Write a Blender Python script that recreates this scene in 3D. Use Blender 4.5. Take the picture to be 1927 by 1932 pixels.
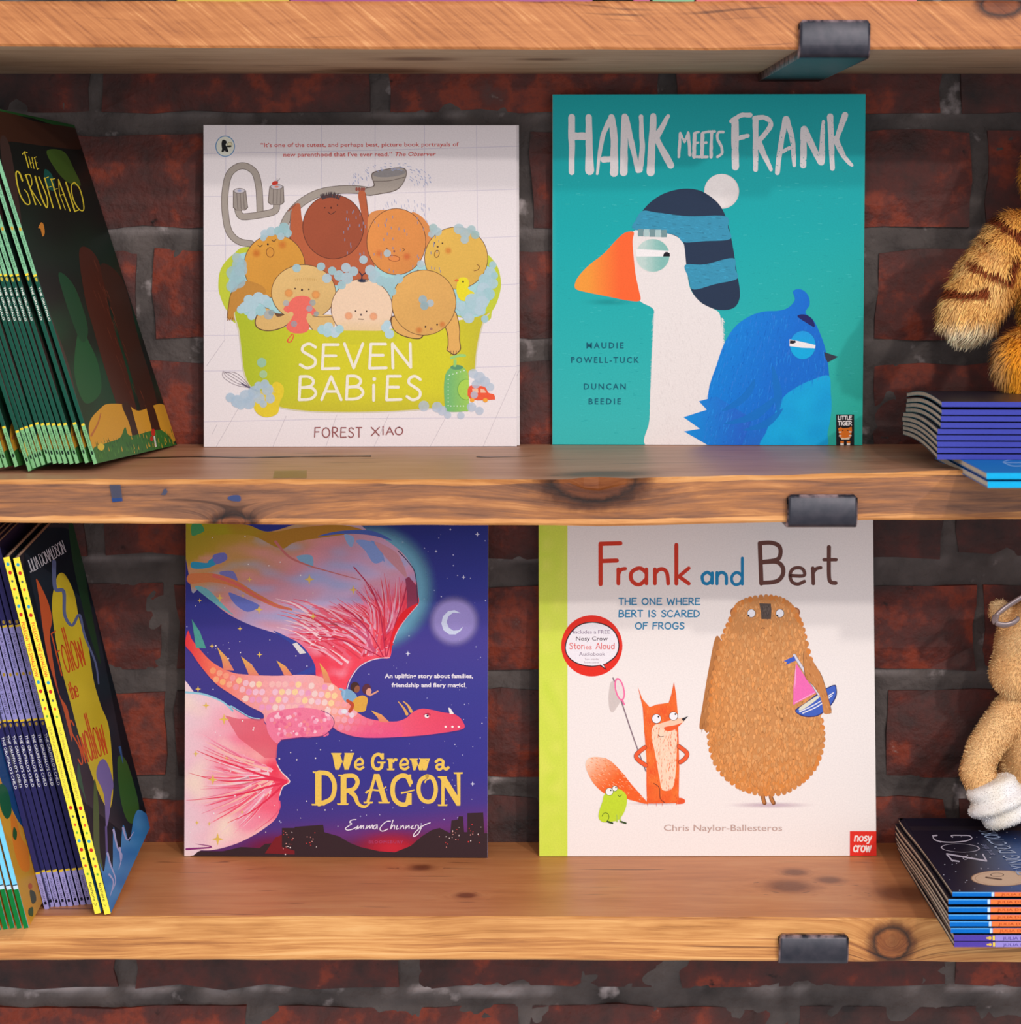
import bpy, bmesh, math, random
from mathutils import Vector, Matrix, noise
from mathutils.geometry import tessellate_polygon, delaunay_2d_cdt
random.seed(7)
for _o in list(bpy.data.objects): bpy.data.objects.remove(_o)
SC = bpy.context.scene
COL = SC.collection

# ------------------------------------------------------------------ camera
FPX, PCX, PCY = 4668.0, 963.5, 658.0        # focal length and optical centre, in photo pixels
TH = 0.05                                   # pitch down
CAM = Vector((0.0, -1.945, 1.55))
cd = bpy.data.cameras.new('camera'); cam = bpy.data.objects.new('camera', cd); COL.objects.link(cam)
cam.location = CAM; cam.rotation_euler = (math.pi/2 - TH, 0, 0)
cd.sensor_fit = 'HORIZONTAL'; cd.sensor_width = 36.0; cd.lens = FPX*36.0/1927.0
cd.shift_y = -(966.0-PCY)/1927.0; cd.clip_start = 0.05
cd.dof.use_dof = True; cd.dof.focus_distance = 1.83; cd.dof.aperture_fstop = 9.0
SC.camera = cam

# ------------------------------------------------------------------ light
W = bpy.data.worlds.new('room_light'); SC.world = W; W.use_nodes = True
bg = W.node_tree.nodes['Background']; bg.inputs[0].default_value = (0.93, 0.94, 1.0, 1); bg.inputs[1].default_value = 0.84
def area(name, loc, target, size, power, col):
    l = bpy.data.lights.new(name, 'AREA'); l.shape = 'DISK'; l.size = size; l.energy = power; l.color = col
    o = bpy.data.objects.new(name, l); COL.objects.link(o); o.location = loc
    o.rotation_euler = (Vector(target)-Vector(loc)).to_track_quat('-Z', 'Y').to_euler()
    return o
area('ceiling_spot', (1.35, -3.15, 2.42), (0, 0, 1.35), 0.06, 30, (1.0, 0.93, 0.88))
area('ceiling_spot', (0.75, -3.40, 2.78), (0, 0, 1.35), 0.09, 27, (1.0, 0.91, 0.84))
w_ = area('window', (0.6, -3.9, 2.25), (0, 0, 1.35), 2.6, 62, (0.97, 0.97, 1.0)); w_.data.shape = 'RECTANGLE'; w_.data.size_y = 2.4
vs = SC.view_settings; vs.view_transform = 'Standard'; vs.look = 'None'; vs.gamma = 1.0; vs.use_curve_mapping = False
vs.exposure = -0.12

# ------------------------------------------------------------------ geometry of the view, used to read sizes off the photograph
_f = Vector((0, math.cos(TH), -math.sin(TH))); _u = Vector((0, math.sin(TH), math.cos(TH)))
def ray(px, py):
    return Vector(((px-PCX)/FPX, 0, 0)) + _f + _u*(-(py-PCY)/FPX)
def at(px, py, y):
    d = ray(px, py); return CAM + d*((y-CAM.y)/d.y)
def at_z(px, py, z):
    d = ray(px, py); return CAM + d*((z-CAM.z)/d.z)
def on_plane(px, py, p, n):
    d = ray(px, py); return CAM + d*((p-CAM).dot(n)/d.dot(n))
def lin(c):
    c = c/255.0
    return c/12.92 if c <= 0.04045 else ((c+0.055)/1.055)**2.4
KA = 0.92
def rgb(c, k=KA): return (lin(c[0])*k, lin(c[1])*k, lin(c[2])*k, (c[3] if len(c) > 3 else 1.0))
def mixc(a, b, t):
    t = max(0.0, min(1.0, t)); return tuple(a[i]*(1-t)+b[i]*t for i in range(3))
def ramp(stops, t):
    if t <= stops[0][0]: return stops[0][1]
    for (t0, c0), (t1, c1) in zip(stops, stops[1:]):
        if t <= t1: return mixc(c0, c1, (t-t0)/(t1-t0))
    return stops[-1][1]

# ------------------------------------------------------------------ materials
def mat(name):
    m = bpy.data.materials.new(name); m.use_nodes = True; nt = m.node_tree
    return m, nt, nt.nodes, nt.links, nt.nodes['Principled BSDF']
def plain(name, c, rough=0.5, spec=0.4, bump=0.0, scale=300, var=0.12, metal=0.0, stretch=(1, 1, 1)):
    m, nt, N, L, P = mat(name)
    tc = N.new('ShaderNodeTexCoord'); mp = N.new('ShaderNodeMapping'); mp.inputs['Scale'].default_value = stretch
    L.new(tc.outputs['Object'], mp.inputs[0])
    nz = N.new('ShaderNodeTexNoise'); nz.inputs['Scale'].default_value = scale; nz.inputs['Detail'].default_value = 4
    L.new(mp.outputs[0], nz.inputs['Vector'])
    r = N.new('ShaderNodeValToRGB'); b = rgb(c)
    r.color_ramp.elements[0].position = 0.3; r.color_ramp.elements[1].position = 0.7
    r.color_ramp.elements[0].color = tuple(x*(1-var) for x in b[:3])+(1,)
    r.color_ramp.elements[1].color = tuple(min(1, x*(1+var)) for x in b[:3])+(1,)
    L.new(nz.outputs['Fac'], r.inputs[0]); L.new(r.outputs[0], P.inputs['Base Color'])
    P.inputs['Roughness'].default_value = rough; P.inputs['Specular IOR Level'].default_value = spec; P.inputs['Metallic'].default_value = metal
    if bump:
        bp = N.new('ShaderNodeBump'); bp.inputs['Strength'].default_value = bump; bp.inputs['Distance'].default_value = 0.001
        L.new(nz.outputs['Fac'], bp.inputs['Height']); L.new(bp.outputs[0], P.inputs['Normal'])
    return m
def ink(name, rough=0.38, spec=0.08, grain=0.0):
    m, nt, N, L, P = mat(name)
    a = N.new('ShaderNodeAttribute'); a.attribute_name = 'ink'
    tc = N.new('ShaderNodeTexCoord'); nz = N.new('ShaderNodeTexNoise'); nz.inputs['Scale'].default_value = 900; nz.inputs['Detail'].default_value = 3
    L.new(tc.outputs['Object'], nz.inputs['Vector'])
    mr = N.new('ShaderNodeMapRange'); mr.inputs['From Min'].default_value = 0.3; mr.inputs['From Max'].default_value = 0.7
    mr.inputs['To Min'].default_value = 1-grain; mr.inputs['To Max'].default_value = 1+grain
    L.new(nz.outputs['Fac'], mr.inputs['Value'])
    vm = N.new('ShaderNodeVectorMath'); vm.operation = 'SCALE'; L.new(a.outputs['Color'], vm.inputs[0]); L.new(mr.outputs[0], vm.inputs['Scale'])
    L.new(vm.outputs[0], P.inputs['Base Color'])
    P.inputs['Roughness'].default_value = rough; P.inputs['Specular IOR Level'].default_value = spec
    return m, nt, N, L, P, a
INK, *_r = ink('printed_ink', grain=0.05)
INKA, _nt, _N, _L, _P, _a = ink('printed_ink_translucent', grain=0.04); _L.new(_a.outputs['Alpha'], _P.inputs['Alpha'])
FUR, *_r = ink('plush_pile', rough=0.85, spec=0.1, grain=0.05)
PAPER = plain('page_paper', (214, 196, 172), 0.9, 0.1, 0.3, 60, 0.10, stretch=(1, 1, 1))

def wood(name, cols, gs=(2.5, 22, 42), diag=None, knots=(), rough=0.55, contrast=(0.32, 0.68), bump=0.25, streak=0.6, soft=False, kscale=(0.55, 0.8, 1)):
    """procedural board: stretched grain along x, optional diagonal saw marks and knots (x,y,z,r)"""
    m, nt, N, L, P = mat(name)
    tc = N.new('ShaderNodeTexCoord')
    def math_(op, a, b=None):
        n = N.new('ShaderNodeMath'); n.operation = op
        for i, v in enumerate((a, b)):
            if v is None: continue
            if isinstance(v, (int, float)): n.inputs[i].default_value = v
            else: L.new(v, n.inputs[i])
        return n.outputs[0]
    def noise_(vec, scale, detail=6, rough_=0.6, dist=0.0):
        n = N.new('ShaderNodeTexNoise'); n.inputs['Scale'].default_value = scale; n.inputs['Detail'].default_value = detail
        n.inputs['Roughness'].default_value = rough_; n.inputs['Distortion'].default_value = dist; L.new(vec, n.inputs['Vector']); return n.outputs['Fac']
    def mapping(vec, sc, rot=(0, 0, 0)):
        n = N.new('ShaderNodeMapping'); n.inputs['Scale'].default_value = sc; n.inputs['Rotation'].default_value = rot; L.new(vec, n.inputs[0]); return n.outputs[0]
    base = tc.outputs['Object']
    kd = None
    for (kx, ky, kz, kr) in knots:
        vs_ = N.new('ShaderNodeVectorMath'); vs_.operation = 'SUBTRACT'; L.new(base, vs_.inputs[0]); vs_.inputs[1].default_value = (kx, ky, kz)
        sm = mapping(vs_.outputs[0], (kscale[0]/kr, kscale[1]/kr, kscale[2]/kr))
        ln = N.new('ShaderNodeVectorMath'); ln.operation = 'LENGTH'; L.new(sm, ln.inputs[0])
        kd = ln.outputs['Value'] if kd is None else math_('MINIMUM', kd, ln.outputs['Value'])
    warp = noise_(base, 3.0, 2)
    wv = N.new('ShaderNodeVectorMath'); wv.operation = 'ADD'
    cx = N.new('ShaderNodeCombineXYZ'); w_ = math_('MULTIPLY', math_('SUBTRACT', warp, 0.5), 0.035); L.new(w_, cx.inputs[1]); L.new(w_, cx.inputs[2])
    if kd is not None:
        e = math_('MULTIPLY', math_('POWER', 2.718, math_('MULTIPLY', kd, -0.9)), 0.03)
        L.new(math_('ADD', w_, e), cx.inputs[2])
    L.new(base, wv.inputs[0]); L.new(cx.outputs[0], wv.inputs[1])
    g = noise_(mapping(wv.outputs[0], gs), 4.0, 8, 0.65, 0.6)
    g2 = noise_(mapping(wv.outputs[0], (gs[0]*3, gs[1]*6, gs[2]*6)), 5.0, 4, 0.6)
    f = math_('ADD', math_('MULTIPLY', g, 0.75), math_('MULTIPLY', g2, 0.25))
    blotch = noise_(mapping(base, (5, 14, 22)), 2.0, 3)
    f = math_('ADD', math_('MULTIPLY', f, streak), math_('MULTIPLY', blotch, 1-streak))
    if diag:
        dg = noise_(mapping(mapping(base, (1, 1, 1), (0, diag[0], 0)), (6, 6, 170)), 3.0, 3, 0.6)
        f = math_('ADD', math_('MULTIPLY', f, 1-diag[1]), math_('MULTIPLY', dg, diag[1]))
    r = N.new('ShaderNodeValToRGB'); cr = r.color_ramp
    n_ = len(cols)
    while len(cr.elements) < n_: cr.elements.new(0.5)
    for i, c in enumerate(cols):
        cr.elements[i].position = contrast[0]+(contrast[1]-contrast[0])*i/(n_-1); cr.elements[i].color = rgb(c)
    L.new(f, r.inputs[0]); out = r.outputs[0]
    if kd is not None:
        kr_ = N.new('ShaderNodeValToRGB'); k = kr_.color_ramp
        k.elements[0].position = 0.0; k.elements[0].color = (0.30, 0.19, 0.13, 1)
        k.elements[1].position = 1.0; k.elements[1].color = (1, 1, 1, 1)
        e1 = k.elements.new(0.36); e1.color = (0.42, 0.28, 0.2, 1)
        e2 = k.elements.new(0.46); e2.color = (0.07, 0.05, 0.04, 1)
        e3 = k.elements.new(0.58); e3.color = (0.30, 0.22, 0.17, 1)
        e4 = k.elements.new(0.72); e4.color = (0.8, 0.75, 0.7, 1)
        if soft:
            for e_, v_ in zip(k.elements, ((.36, .27, .22), (.40, .30, .24), (.52, .42, .35), (.68, .6, .54), (.85, .82, .8), (1, 1, 1))): e_.color = v_+(1,)
        kn = math_('ADD', math_('MULTIPLY', kd, 0.5), math_('MULTIPLY', math_('SUBTRACT', noise_(base, 160, 3), 0.5), 0.16))
        L.new(kn, kr_.inputs[0])
        mx = N.new('ShaderNodeMix'); mx.data_type = 'RGBA'; mx.blend_type = 'MULTIPLY'; mx.inputs['Factor'].default_value = 1.0
        L.new(out, mx.inputs['A']); L.new(kr_.outputs[0], mx.inputs['B']); out = mx.outputs['Result']
    # dark hairline checks along the grain
    ck = noise_(mapping(wv.outputs[0], (2.2, 60, 150)), 2.0, 2, 0.5)
    ct = N.new('ShaderNodeValToRGB'); ct.color_ramp.elements[0].position = 0.27; ct.color_ramp.elements[0].color = (0.25, 0.2, 0.17, 1)
    ct.color_ramp.elements[1].position = 0.33; ct.color_ramp.elements[1].color = (1, 1, 1, 1); L.new(ck, ct.inputs[0])
    mx = N.new('ShaderNodeMix'); mx.data_type = 'RGBA'; mx.blend_type = 'MULTIPLY'; mx.inputs['Factor'].default_value = 0.7
    L.new(out, mx.inputs['A']); L.new(ct.outputs[0], mx.inputs['B']); out = mx.outputs['Result']
    L.new(out, P.inputs['Base Color'])
    P.inputs['Roughness'].default_value = rough; P.inputs['Specular IOR Level'].default_value = 0.35
    bp = N.new('ShaderNodeBump'); bp.inputs['Strength'].default_value = bump; bp.inputs['Distance'].default_value = 0.002
    L.new(f, bp.inputs['Height']); L.new(bp.outputs[0], P.inputs['Normal'])
    return m

# ------------------------------------------------------------------ objects
def link(o, parent=None):
    COL.objects.link(o)
    if parent is not None: o.parent = parent
    return o
def obj(name, me, m=None, parent=None):
    o = bpy.data.objects.new(name, me)
    if m is not None and not me.materials: me.materials.append(m)
    return link(o, parent)
def tag(o, label=None, cat=None, group=None, kind=None):
    if label: o['label'] = label
    if cat: o['category'] = cat
    if group: o['group'] = group
    if kind: o['kind'] = kind
    return o
def empty(name, M, label, cat, group=None):
    o = bpy.data.objects.new(name, None); o.empty_display_size = 0.02; link(o); o.matrix_world = M
    return tag(o, label, cat, group)
KIDS = {}
def part(name, me, m, parent):
    o = obj(name, me, m, parent); KIDS.setdefault(parent.name, []).append(o); return o
def copy_tree(o, M=None, parent=None):
    c = o.copy(); COL.objects.link(c)
    if parent is not None: c.parent = parent
    if M is not None: c.matrix_world = M
    for ch in KIDS.get(o.name, []): 
        d = copy_tree(ch, None, c); KIDS.setdefault(c.name, []).append(d)
    return c
def box_mesh(name, x0, x1, y0, y1, z0, z1, bevel=0.0, seg=2):
    bm = bmesh.new(); bmesh.ops.create_cube(bm, size=1)
    for v in bm.verts: v.co = Vector(((x0+x1)/2+v.co.x*(x1-x0), (y0+y1)/2+v.co.y*(y1-y0), (z0+z1)/2+v.co.z*(z1-z0)))
    if bevel: bmesh.ops.bevel(bm, geom=bm.edges[:], offset=bevel, segments=seg, affect='EDGES', profile=0.5)
    me = bpy.data.meshes.new(name); bm.to_mesh(me); bm.free(); return me
def pts_mesh(name, vs_, fs, smooth=False):
    me = bpy.data.meshes.new(name); me.from_pydata([tuple(v) for v in vs_], [], fs); me.update()
    if smooth: me.polygons.foreach_set('use_smooth', [True]*len(me.polygons))
    return me
def tube(pts, r, seg=10, flat=1.0):
    vs_, fs = [], []; n = len(pts)
    for i, p in enumerate(pts):
        t = (pts[min(i+1, n-1)]-pts[max(i-1, 0)]).normalized(); a = t.orthogonal().normalized(); b = t.cross(a)
        rr = r[i] if isinstance(r, (list, tuple)) else r
        for k in range(seg):
            w = 2*math.pi*k/seg; vs_.append(p+a*math.cos(w)*rr+b*math.sin(w)*rr*flat)
    for i in range(n-1):
        for k in range(seg): fs.append((i*seg+k, i*seg+(k+1) % seg, (i+1)*seg+(k+1) % seg, (i+1)*seg+k))
    fs.append(tuple(range(seg))[::-1]); fs.append(tuple((n-1)*seg+k for k in range(seg)))
    return vs_, fs

# ------------------------------------------------------------------ flat print: inks laid on a cover as thin coloured shapes
def crv(pts, closed=False, n=6):
    out = []; m = len(pts)
    for i in range(m if closed else m-1):
        if closed: p0, p1, p2, p3 = pts[i-1], pts[i], pts[(i+1) % m], pts[(i+2) % m]
        else: p0, p1, p2, p3 = pts[max(i-1, 0)], pts[i], pts[i+1], pts[min(i+2, m-1)]
        for k in range(n):
            t = k/n
            out.append(tuple(0.5*(2*p1[j]+(p2[j]-p0[j])*t+(2*p0[j]-5*p1[j]+4*p2[j]-p3[j])*t*t+(-p0[j]+3*p1[j]-3*p2[j]+p3[j])*t**3) for j in (0, 1)))
    if not closed: out.append(tuple(pts[-1][:2]))
    return out
_TXT = {}
def text_geo(s, bold=0.0, shear=0.0, space=1.0):
    k = (s, bold, shear, space)
    if k not in _TXT:
        c = bpy.data.curves.new('t', 'FONT'); c.body = s; c.size = 1.0; c.offset = bold; c.shear = shear; c.space_character = space; c.resolution_u = 2
        o = bpy.data.objects.new('t', c); me = bpy.data.meshes.new_from_object(o)
        vv = [(v.co.x, v.co.y) for v in me.vertices]; ff = [tuple(p.vertices) for p in me.polygons]
        bpy.data.meshes.remove(me); bpy.data.objects.remove(o); bpy.data.curves.remove(c)
        _TXT[k] = (vv, ff)
    return _TXT[k]
class Print:
    def __init__(s, mapf, dz=2e-6, z0=2e-5, clip=None):
        s.zc = 0; s.top = 0.0; s.f = mapf; s.dz = dz; s.z = z0; s.v = []; s.fc = []; s.c = []; s.clip = clip
    def up(s): s.z = max(s.z, s.top)+s.dz; s.zc = 0
    def raw(s, pts, faces, col, up=True):
        if up: s.up()
        else: s.zc = (s.zc+1) % 60
        z = s.z+s.zc*6e-7; s.top = max(s.top, z)
        b = len(s.v)
        for p in pts:
            x, y = p[0], p[1]
            if s.clip: x = min(max(x, s.clip[0]), s.clip[2]); y = min(max(y, s.clip[1]), s.clip[3])
            s.v.append(s.f(x, y, z)); s.c.append(col(p[0], p[1]) if callable(col) else col)
        for f in faces: s.fc.append(tuple(b+i for i in f))
    def poly(s, pts, col, step=None, up=True):
        if step is None:
            t = tessellate_polygon([[Vector((p[0], p[1], 0)) for p in pts]]); s.raw(pts, t, col, up); return
        xs = [p[0] for p in pts]; ys = [p[1] for p in pts]; V = [Vector(p) for p in pts]; n = len(V)
        y = min(ys)+step*0.5; k = 0
        while y < max(ys):
            x = min(xs)+(step*0.5 if k % 2 else step)
            while x < max(xs): V.append(Vector((x, y))); x += step
            y += step*0.87; k += 1
        r = delaunay_2d_cdt(V, [], [list(range(n))], 1, 1e-5)
        s.raw([tuple(v) for v in r[0]], [tuple(f) for f in r[2]], col, up)
    def blob(s, pts, col, step=None, n=6): s.poly(crv(pts, True, n), col, step)
    def rect(s, x0, y0, x1, y1, col, step=None): s.poly([(x0, y0), (x1, y0), (x1, y1), (x0, y1)], col, step)
    def ell(s, cx, cy, rx, ry=None, col=(0, 0, 0), rot=0, n=28, step=None, ring=None, up=True):
        ry = rx if ry is None else ry; ca, sa = math.cos(rot), math.sin(rot)
        def P(k, m=1.0): 
            a = 2*math.pi*k/n; x, y = math.cos(a)*rx*m, math.sin(a)*ry*m; return (cx+x*ca-y*sa, cy+x*sa+y*ca)
        if ring:
            k = ring/max(rx, ry); pts = [P(i) for i in range(n)]+[P(i, 1-k) for i in range(n)]
            s.raw(pts, [(i, (i+1) % n, n+(i+1) % n, n+i) for i in range(n)], col, up)
        elif step: s.poly([P(i) for i in range(n)], col, step, up)
        else: s.raw([P(i) for i in range(n)], [tuple(range(n))], col, up)
    def glow(s, cx, cy, r, col, a0=0.8, a1=0.0, core=0.0, n=30, ry=None):
        ry = ry or r; pts = [(cx, cy)]; cc = [a0]; fs = []; rings = 6
        for q in range(1, rings+1):
            t = q/rings; rad = core+(1-core)*t if core else t
            al = a0 if q == 0 else a0+(a1-a0)*(t*t*(3-2*t))
            for i in range(n):
                a = 2*math.pi*i/n; pts.append((cx+math.cos(a)*r*rad, cy+math.sin(a)*ry*rad)); cc.append(al)
        for i in range(n): fs.append((0, 1+i, 1+(i+1) % n))
        for q in range(rings-1):
            for i in range(n): a, b = 1+q*n, 1+(q+1)*n; fs.append((a+i, b+i, b+(i+1) % n, a+(i+1) % n))
        s.up(); b = len(s.v)
        for p, al in zip(pts, cc): s.v.append(s.f(p[0], p[1], s.z)); s.c.append(tuple(col[:3])+(al,))
        for f in fs: s.fc.append(tuple(b+i for i in f))
    def stroke(s, pts, w, col, smooth=True, w1=None, cap=True, n=5, jit=0.0, up=True, wf=None):
        if smooth and len(pts) > 2: pts = crv(pts, False, n)
        elif jit:
            q = []
            for a, b in zip(pts, pts[1:]):
                for k in range(8): q.append((a[0]+(b[0]-a[0])*k/8, a[1]+(b[1]-a[1])*k/8))
            pts = q+[tuple(pts[-1][:2])]
        m = len(pts); w1 = w if w1 is None else w1; V = []; F = []
        for i, p in enumerate(pts):
            a, b = pts[max(i-1, 0)], pts[min(i+1, m-1)]
            dx, dy = b[0]-a[0], b[1]-a[1]; l = math.hypot(dx, dy) or 1; t = i/(m-1)
            ww = (wf(t) if wf else (w+(w1-w)*t))/2
            nx, ny = -dy/l, dx/l
            jl = random.uniform(-jit, jit); jr = random.uniform(-jit, jit)
            V.append((p[0]+nx*(ww+jl), p[1]+ny*(ww+jl))); V.append((p[0]-nx*(ww+jr), p[1]-ny*(ww+jr)))
            if i: F.append((2*i-2, 2*i-1, 2*i+1, 2*i))
        if cap:
            for i, sg in ((0, -1), (m-1, 1)):
                p = pts[i]; a, b = pts[max(i-1, 0)], pts[min(i+1, m-1)]; dx, dy = b[0]-a[0], b[1]-a[1]
                l = math.hypot(dx, dy) or 1; ang = math.atan2(dy, dx); ww = math.hypot(V[2*i][0]-V[2*i+1][0], V[2*i][1]-V[2*i+1][1])/2
                c0 = len(V); V.append(p); ks = 5
                for k in range(ks+1):
                    aa = ang+(math.pi/2-math.pi*k/ks)*1.0+(0 if sg > 0 else math.pi); V.append((p[0]+math.cos(aa)*ww, p[1]+math.sin(aa)*ww))
                for k in range(ks): F.append((c0, c0+1+k, c0+2+k))
        s.raw(V, F, col, up)
    def text(s, txt, x0, x1, yb, h, col, bold=0.0, shear=0.0, space=1.0, rot=0.0, align=None, up=True):
        """lettering between x0 and x1 on baseline yb, h = capital height"""
        vv, ff = text_geo(txt, bold, shear, space)
        if not vv: return
        a, b = min(v[0] for v in vv), max(v[0] for v in vv); k = (x1-x0)/(b-a); ky = h/0.73; ca, sa = math.cos(rot), math.sin(rot)
        P = []
        for v in vv:
            X, Y = (v[0]-a)*k, -v[1]*ky; P.append((x0+X*ca-Y*sa, yb+X*sa+Y*ca))
        s.raw(P, ff, col, up)
    def mesh(s, name='artwork'):
        me = pts_mesh(name, s.v, s.fc); ca = me.color_attributes.new('ink', 'FLOAT_COLOR', 'POINT')
        buf = []
        for c in s.c: buf.extend(rgb(c))
        ca.data.foreach_set('color', buf); return me

# single-line letters: (advance, strokes); every stroke ('s' smooth or 'l' straight, points), y up from the baseline
GL = {
'A': (.72, [('l', [(0, 0), (.33, 1), (.68, 0)]), ('l', [(.13, .36), (.56, .36)])]),
'B': (.64, [('l', [(0, 0), (.04, 1)]), ('s', [(.04, 1), (.34, .99), (.5, .8), (.38, .58), (.03, .52)]), ('s', [(.03, .52), (.42, .52), (.58, .28), (.4, .04), (0, 0)])]),
'C': (.68, [('s', [(.62, .86), (.36, 1), (.1, .8), (.02, .48), (.12, .14), (.38, 0), (.64, .13)])]),
'D': (.7, [('l', [(.03, 0), (.03, 1)]), ('s', [(.03, 1), (.4, .93), (.64, .52), (.42, .08), (.03, 0)])]),
'E': (.56, [('l', [(.52, 1), (.04, 1), (0, 0), (.54, .02)]), ('l', [(.03, .54), (.44, .54)])]),
'F': (.54, [('l', [(.52, 1), (.04, .98), (0, 0)]), ('l', [(.03, .54), (.42, .55)])]),
'G': (.72, [('s', [(.62, .86), (.36, 1), (.1, .8), (.02, .48), (.12, .14), (.38, 0), (.62, .14), (.64, .42)]), ('l', [(.4, .44), (.7, .44)])]),
'H': (.68, [('l', [(.03, 0), (.03, 1)]), ('l', [(.6, 0), (.6, 1)]), ('l', [(.03, .52), (.6, .52)])]),
'I': (.24, [('l', [(.1, 0), (.1, 1)])]),
'J': (.46, [('s', [(.38, 1), (.38, .3), (.28, .04), (.02, .08)])]),
'K': (.62, [('l', [(.03, 0), (.03, 1)]), ('l', [(.54, 1), (.06, .46)]), ('l', [(.14, .54), (.58, 0)])]),
'L': (.5, [('l', [(.03, 1), (.03, 0), (.48, 0)])]),
'M': (.84, [('l', [(0, 0), (.08, 1), (.4, .36), (.7, 1), (.78, 0)])]),
'N': (.72, [('l', [(.04, 0), (.02, 1), (.62, .02), (.6, 1)])]),
'O': (.8, [('s', [(.38, 1), (.12, .84), (.02, .48), (.14, .12), (.38, 0), (.62, .14), (.72, .5), (.62, .86), (.38, 1)])]),
'P': (.58, [('l', [(.03, 0), (.03, 1)]), ('s', [(.03, 1), (.36, .98), (.52, .76), (.36, .5), (.03, .46)])]),
'R': (.62, [('l', [(.03, 0), (.03, 1)]), ('s', [(.03, 1), (.36, .98), (.5, .76), (.36, .52), (.03, .48)]), ('l', [(.2, .48), (.56, 0)])]),
'S': (.56, [('s', [(.5, .86), (.3, 1), (.1, .9), (.08, .7), (.28, .54), (.48, .36), (.46, .12), (.22, 0), (0, .14)])]),
'T': (.58, [('l', [(0, 1), (.56, 1)]), ('l', [(.28, 1), (.28, 0)])]),
'U': (.68, [('s', [(.04, 1), (.04, .3), (.14, .05), (.32, 0), (.5, .05), (.6, .3), (.6, 1)])]),
'V': (.66, [('l', [(0, 1), (.3, 0), (.6, 1)])]),
'W': (.94, [('l', [(0, 1), (.2, 0), (.44, .8), (.66, 0), (.88, 1)])]),
'X': (.62, [('l', [(0, 1), (.56, 0)]), ('l', [(.56, 1), (0, 0)])]),
'Y': (.6, [('l', [(0, 1), (.27, .5), (.55, 1)]), ('l', [(.27, .5), (.27, 0)])]),
'Z': (.6, [('l', [(0, 1), (.54, 1), (0, 0), (.56, 0)])]),
'&': (.6, [('s', [(.56, 0), (.14, .7), (.26, 1), (.4, .8), (.06, .36), (.12, .04), (.34, .04), (.54, .4)])]),
"'": (.2, [('l', [(.08, 1), (.04, .8)])]), '.': (.2, [('l', [(.06, .02), (.08, 0)])]), ' ': (.36, []), '-': (.4, [('l', [(.04, .45), (.32, .45)])]),
'a': (.62, [('s', [(.44, .5), (.26, .66), (.06, .5), (.03, .3), (.1, .06), (.26, 0), (.42, .14), (.46, .34)]), ('l', [(.48, .62), (.48, .02)])]),
'c': (.48, [('s', [(.42, .54), (.24, .64), (.04, .46), (.06, .14), (.24, 0), (.44, .12)])]),
'd': (.62, [('s', [(.44, .5), (.26, .66), (.06, .5), (.03, .3), (.1, .06), (.26, 0), (.42, .14), (.46, .34)]), ('l', [(.48, 1), (.48, .02)])]),
'e': (.58, [('s', [(.06, .34), (.48, .34), (.46, .52), (.27, .66), (.08, .54), (.03, .32), (.1, .08), (.28, 0), (.46, .1)])]),
'h': (.56, [('l', [(.04, 1), (.04, 0)]), ('s', [(.04, .4), (.18, .62), (.36, .6), (.42, .4), (.42, 0)])]),
'i': (.2, [('l', [(.07, .58), (.07, 0)]), ('l', [(.07, .84), (.08, .82)])]),
'k': (.54, [('l', [(.04, 1), (.04, 0)]), ('l', [(.44, .6), (.08, .28)]), ('l', [(.14, .34), (.46, 0)])]),
'l': (.2, [('l', [(.07, 1), (.07, 0)])]),
'm': (.84, [('l', [(.04, .6), (.04, 0)]), ('s', [(.04, .4), (.16, .62), (.32, .58), (.36, .4), (.36, 0)]), ('s', [(.36, .4), (.5, .62), (.66, .58), (.7, .4), (.7, 0)])]),
'n': (.58, [('l', [(.04, .64), (.04, 0)]), ('s', [(.04, .38), (.14, .6), (.28, .65), (.42, .54), (.46, .36), (.46, 0)])]),
'o': (.6, [('s', [(.26, .64), (.08, .52), (.03, .3), (.1, .08), (.26, 0), (.44, .1), (.5, .32), (.44, .54), (.26, .64)])]),
'r': (.42, [('l', [(.04, .64), (.04, 0)]), ('s', [(.04, .4), (.14, .58), (.34, .62)])]),
's': (.44, [('s', [(.38, .56), (.22, .65), (.08, .54), (.1, .4), (.28, .3), (.38, .16), (.26, .01), (.04, .07)])]),
't': (.46, [('s', [(.2, .92), (.2, .25), (.26, .03), (.42, .04)]), ('l', [(.02, .62), (.4, .62)])]),
'u': (.56, [('s', [(.04, .62), (.05, .2), (.16, 0), (.34, .06), (.42, .25)]), ('l', [(.42, .62), (.42, 0)])]),
'w': (.7, [('l', [(0, .62), (.16, 0), (.32, .56), (.48, 0), (.64, .62)])]),
'y': (.54, [('l', [(.02, .62), (.24, .04)]), ('s', [(.46, .62), (.26, .05), (.12, -.28), (-.02, -.28)])]),
'f': (.36, [('s', [(.34, .96), (.2, .96), (.14, .8), (.12, 0)]), ('l', [(.0, .6), (.3, .6)])]),
}
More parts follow.
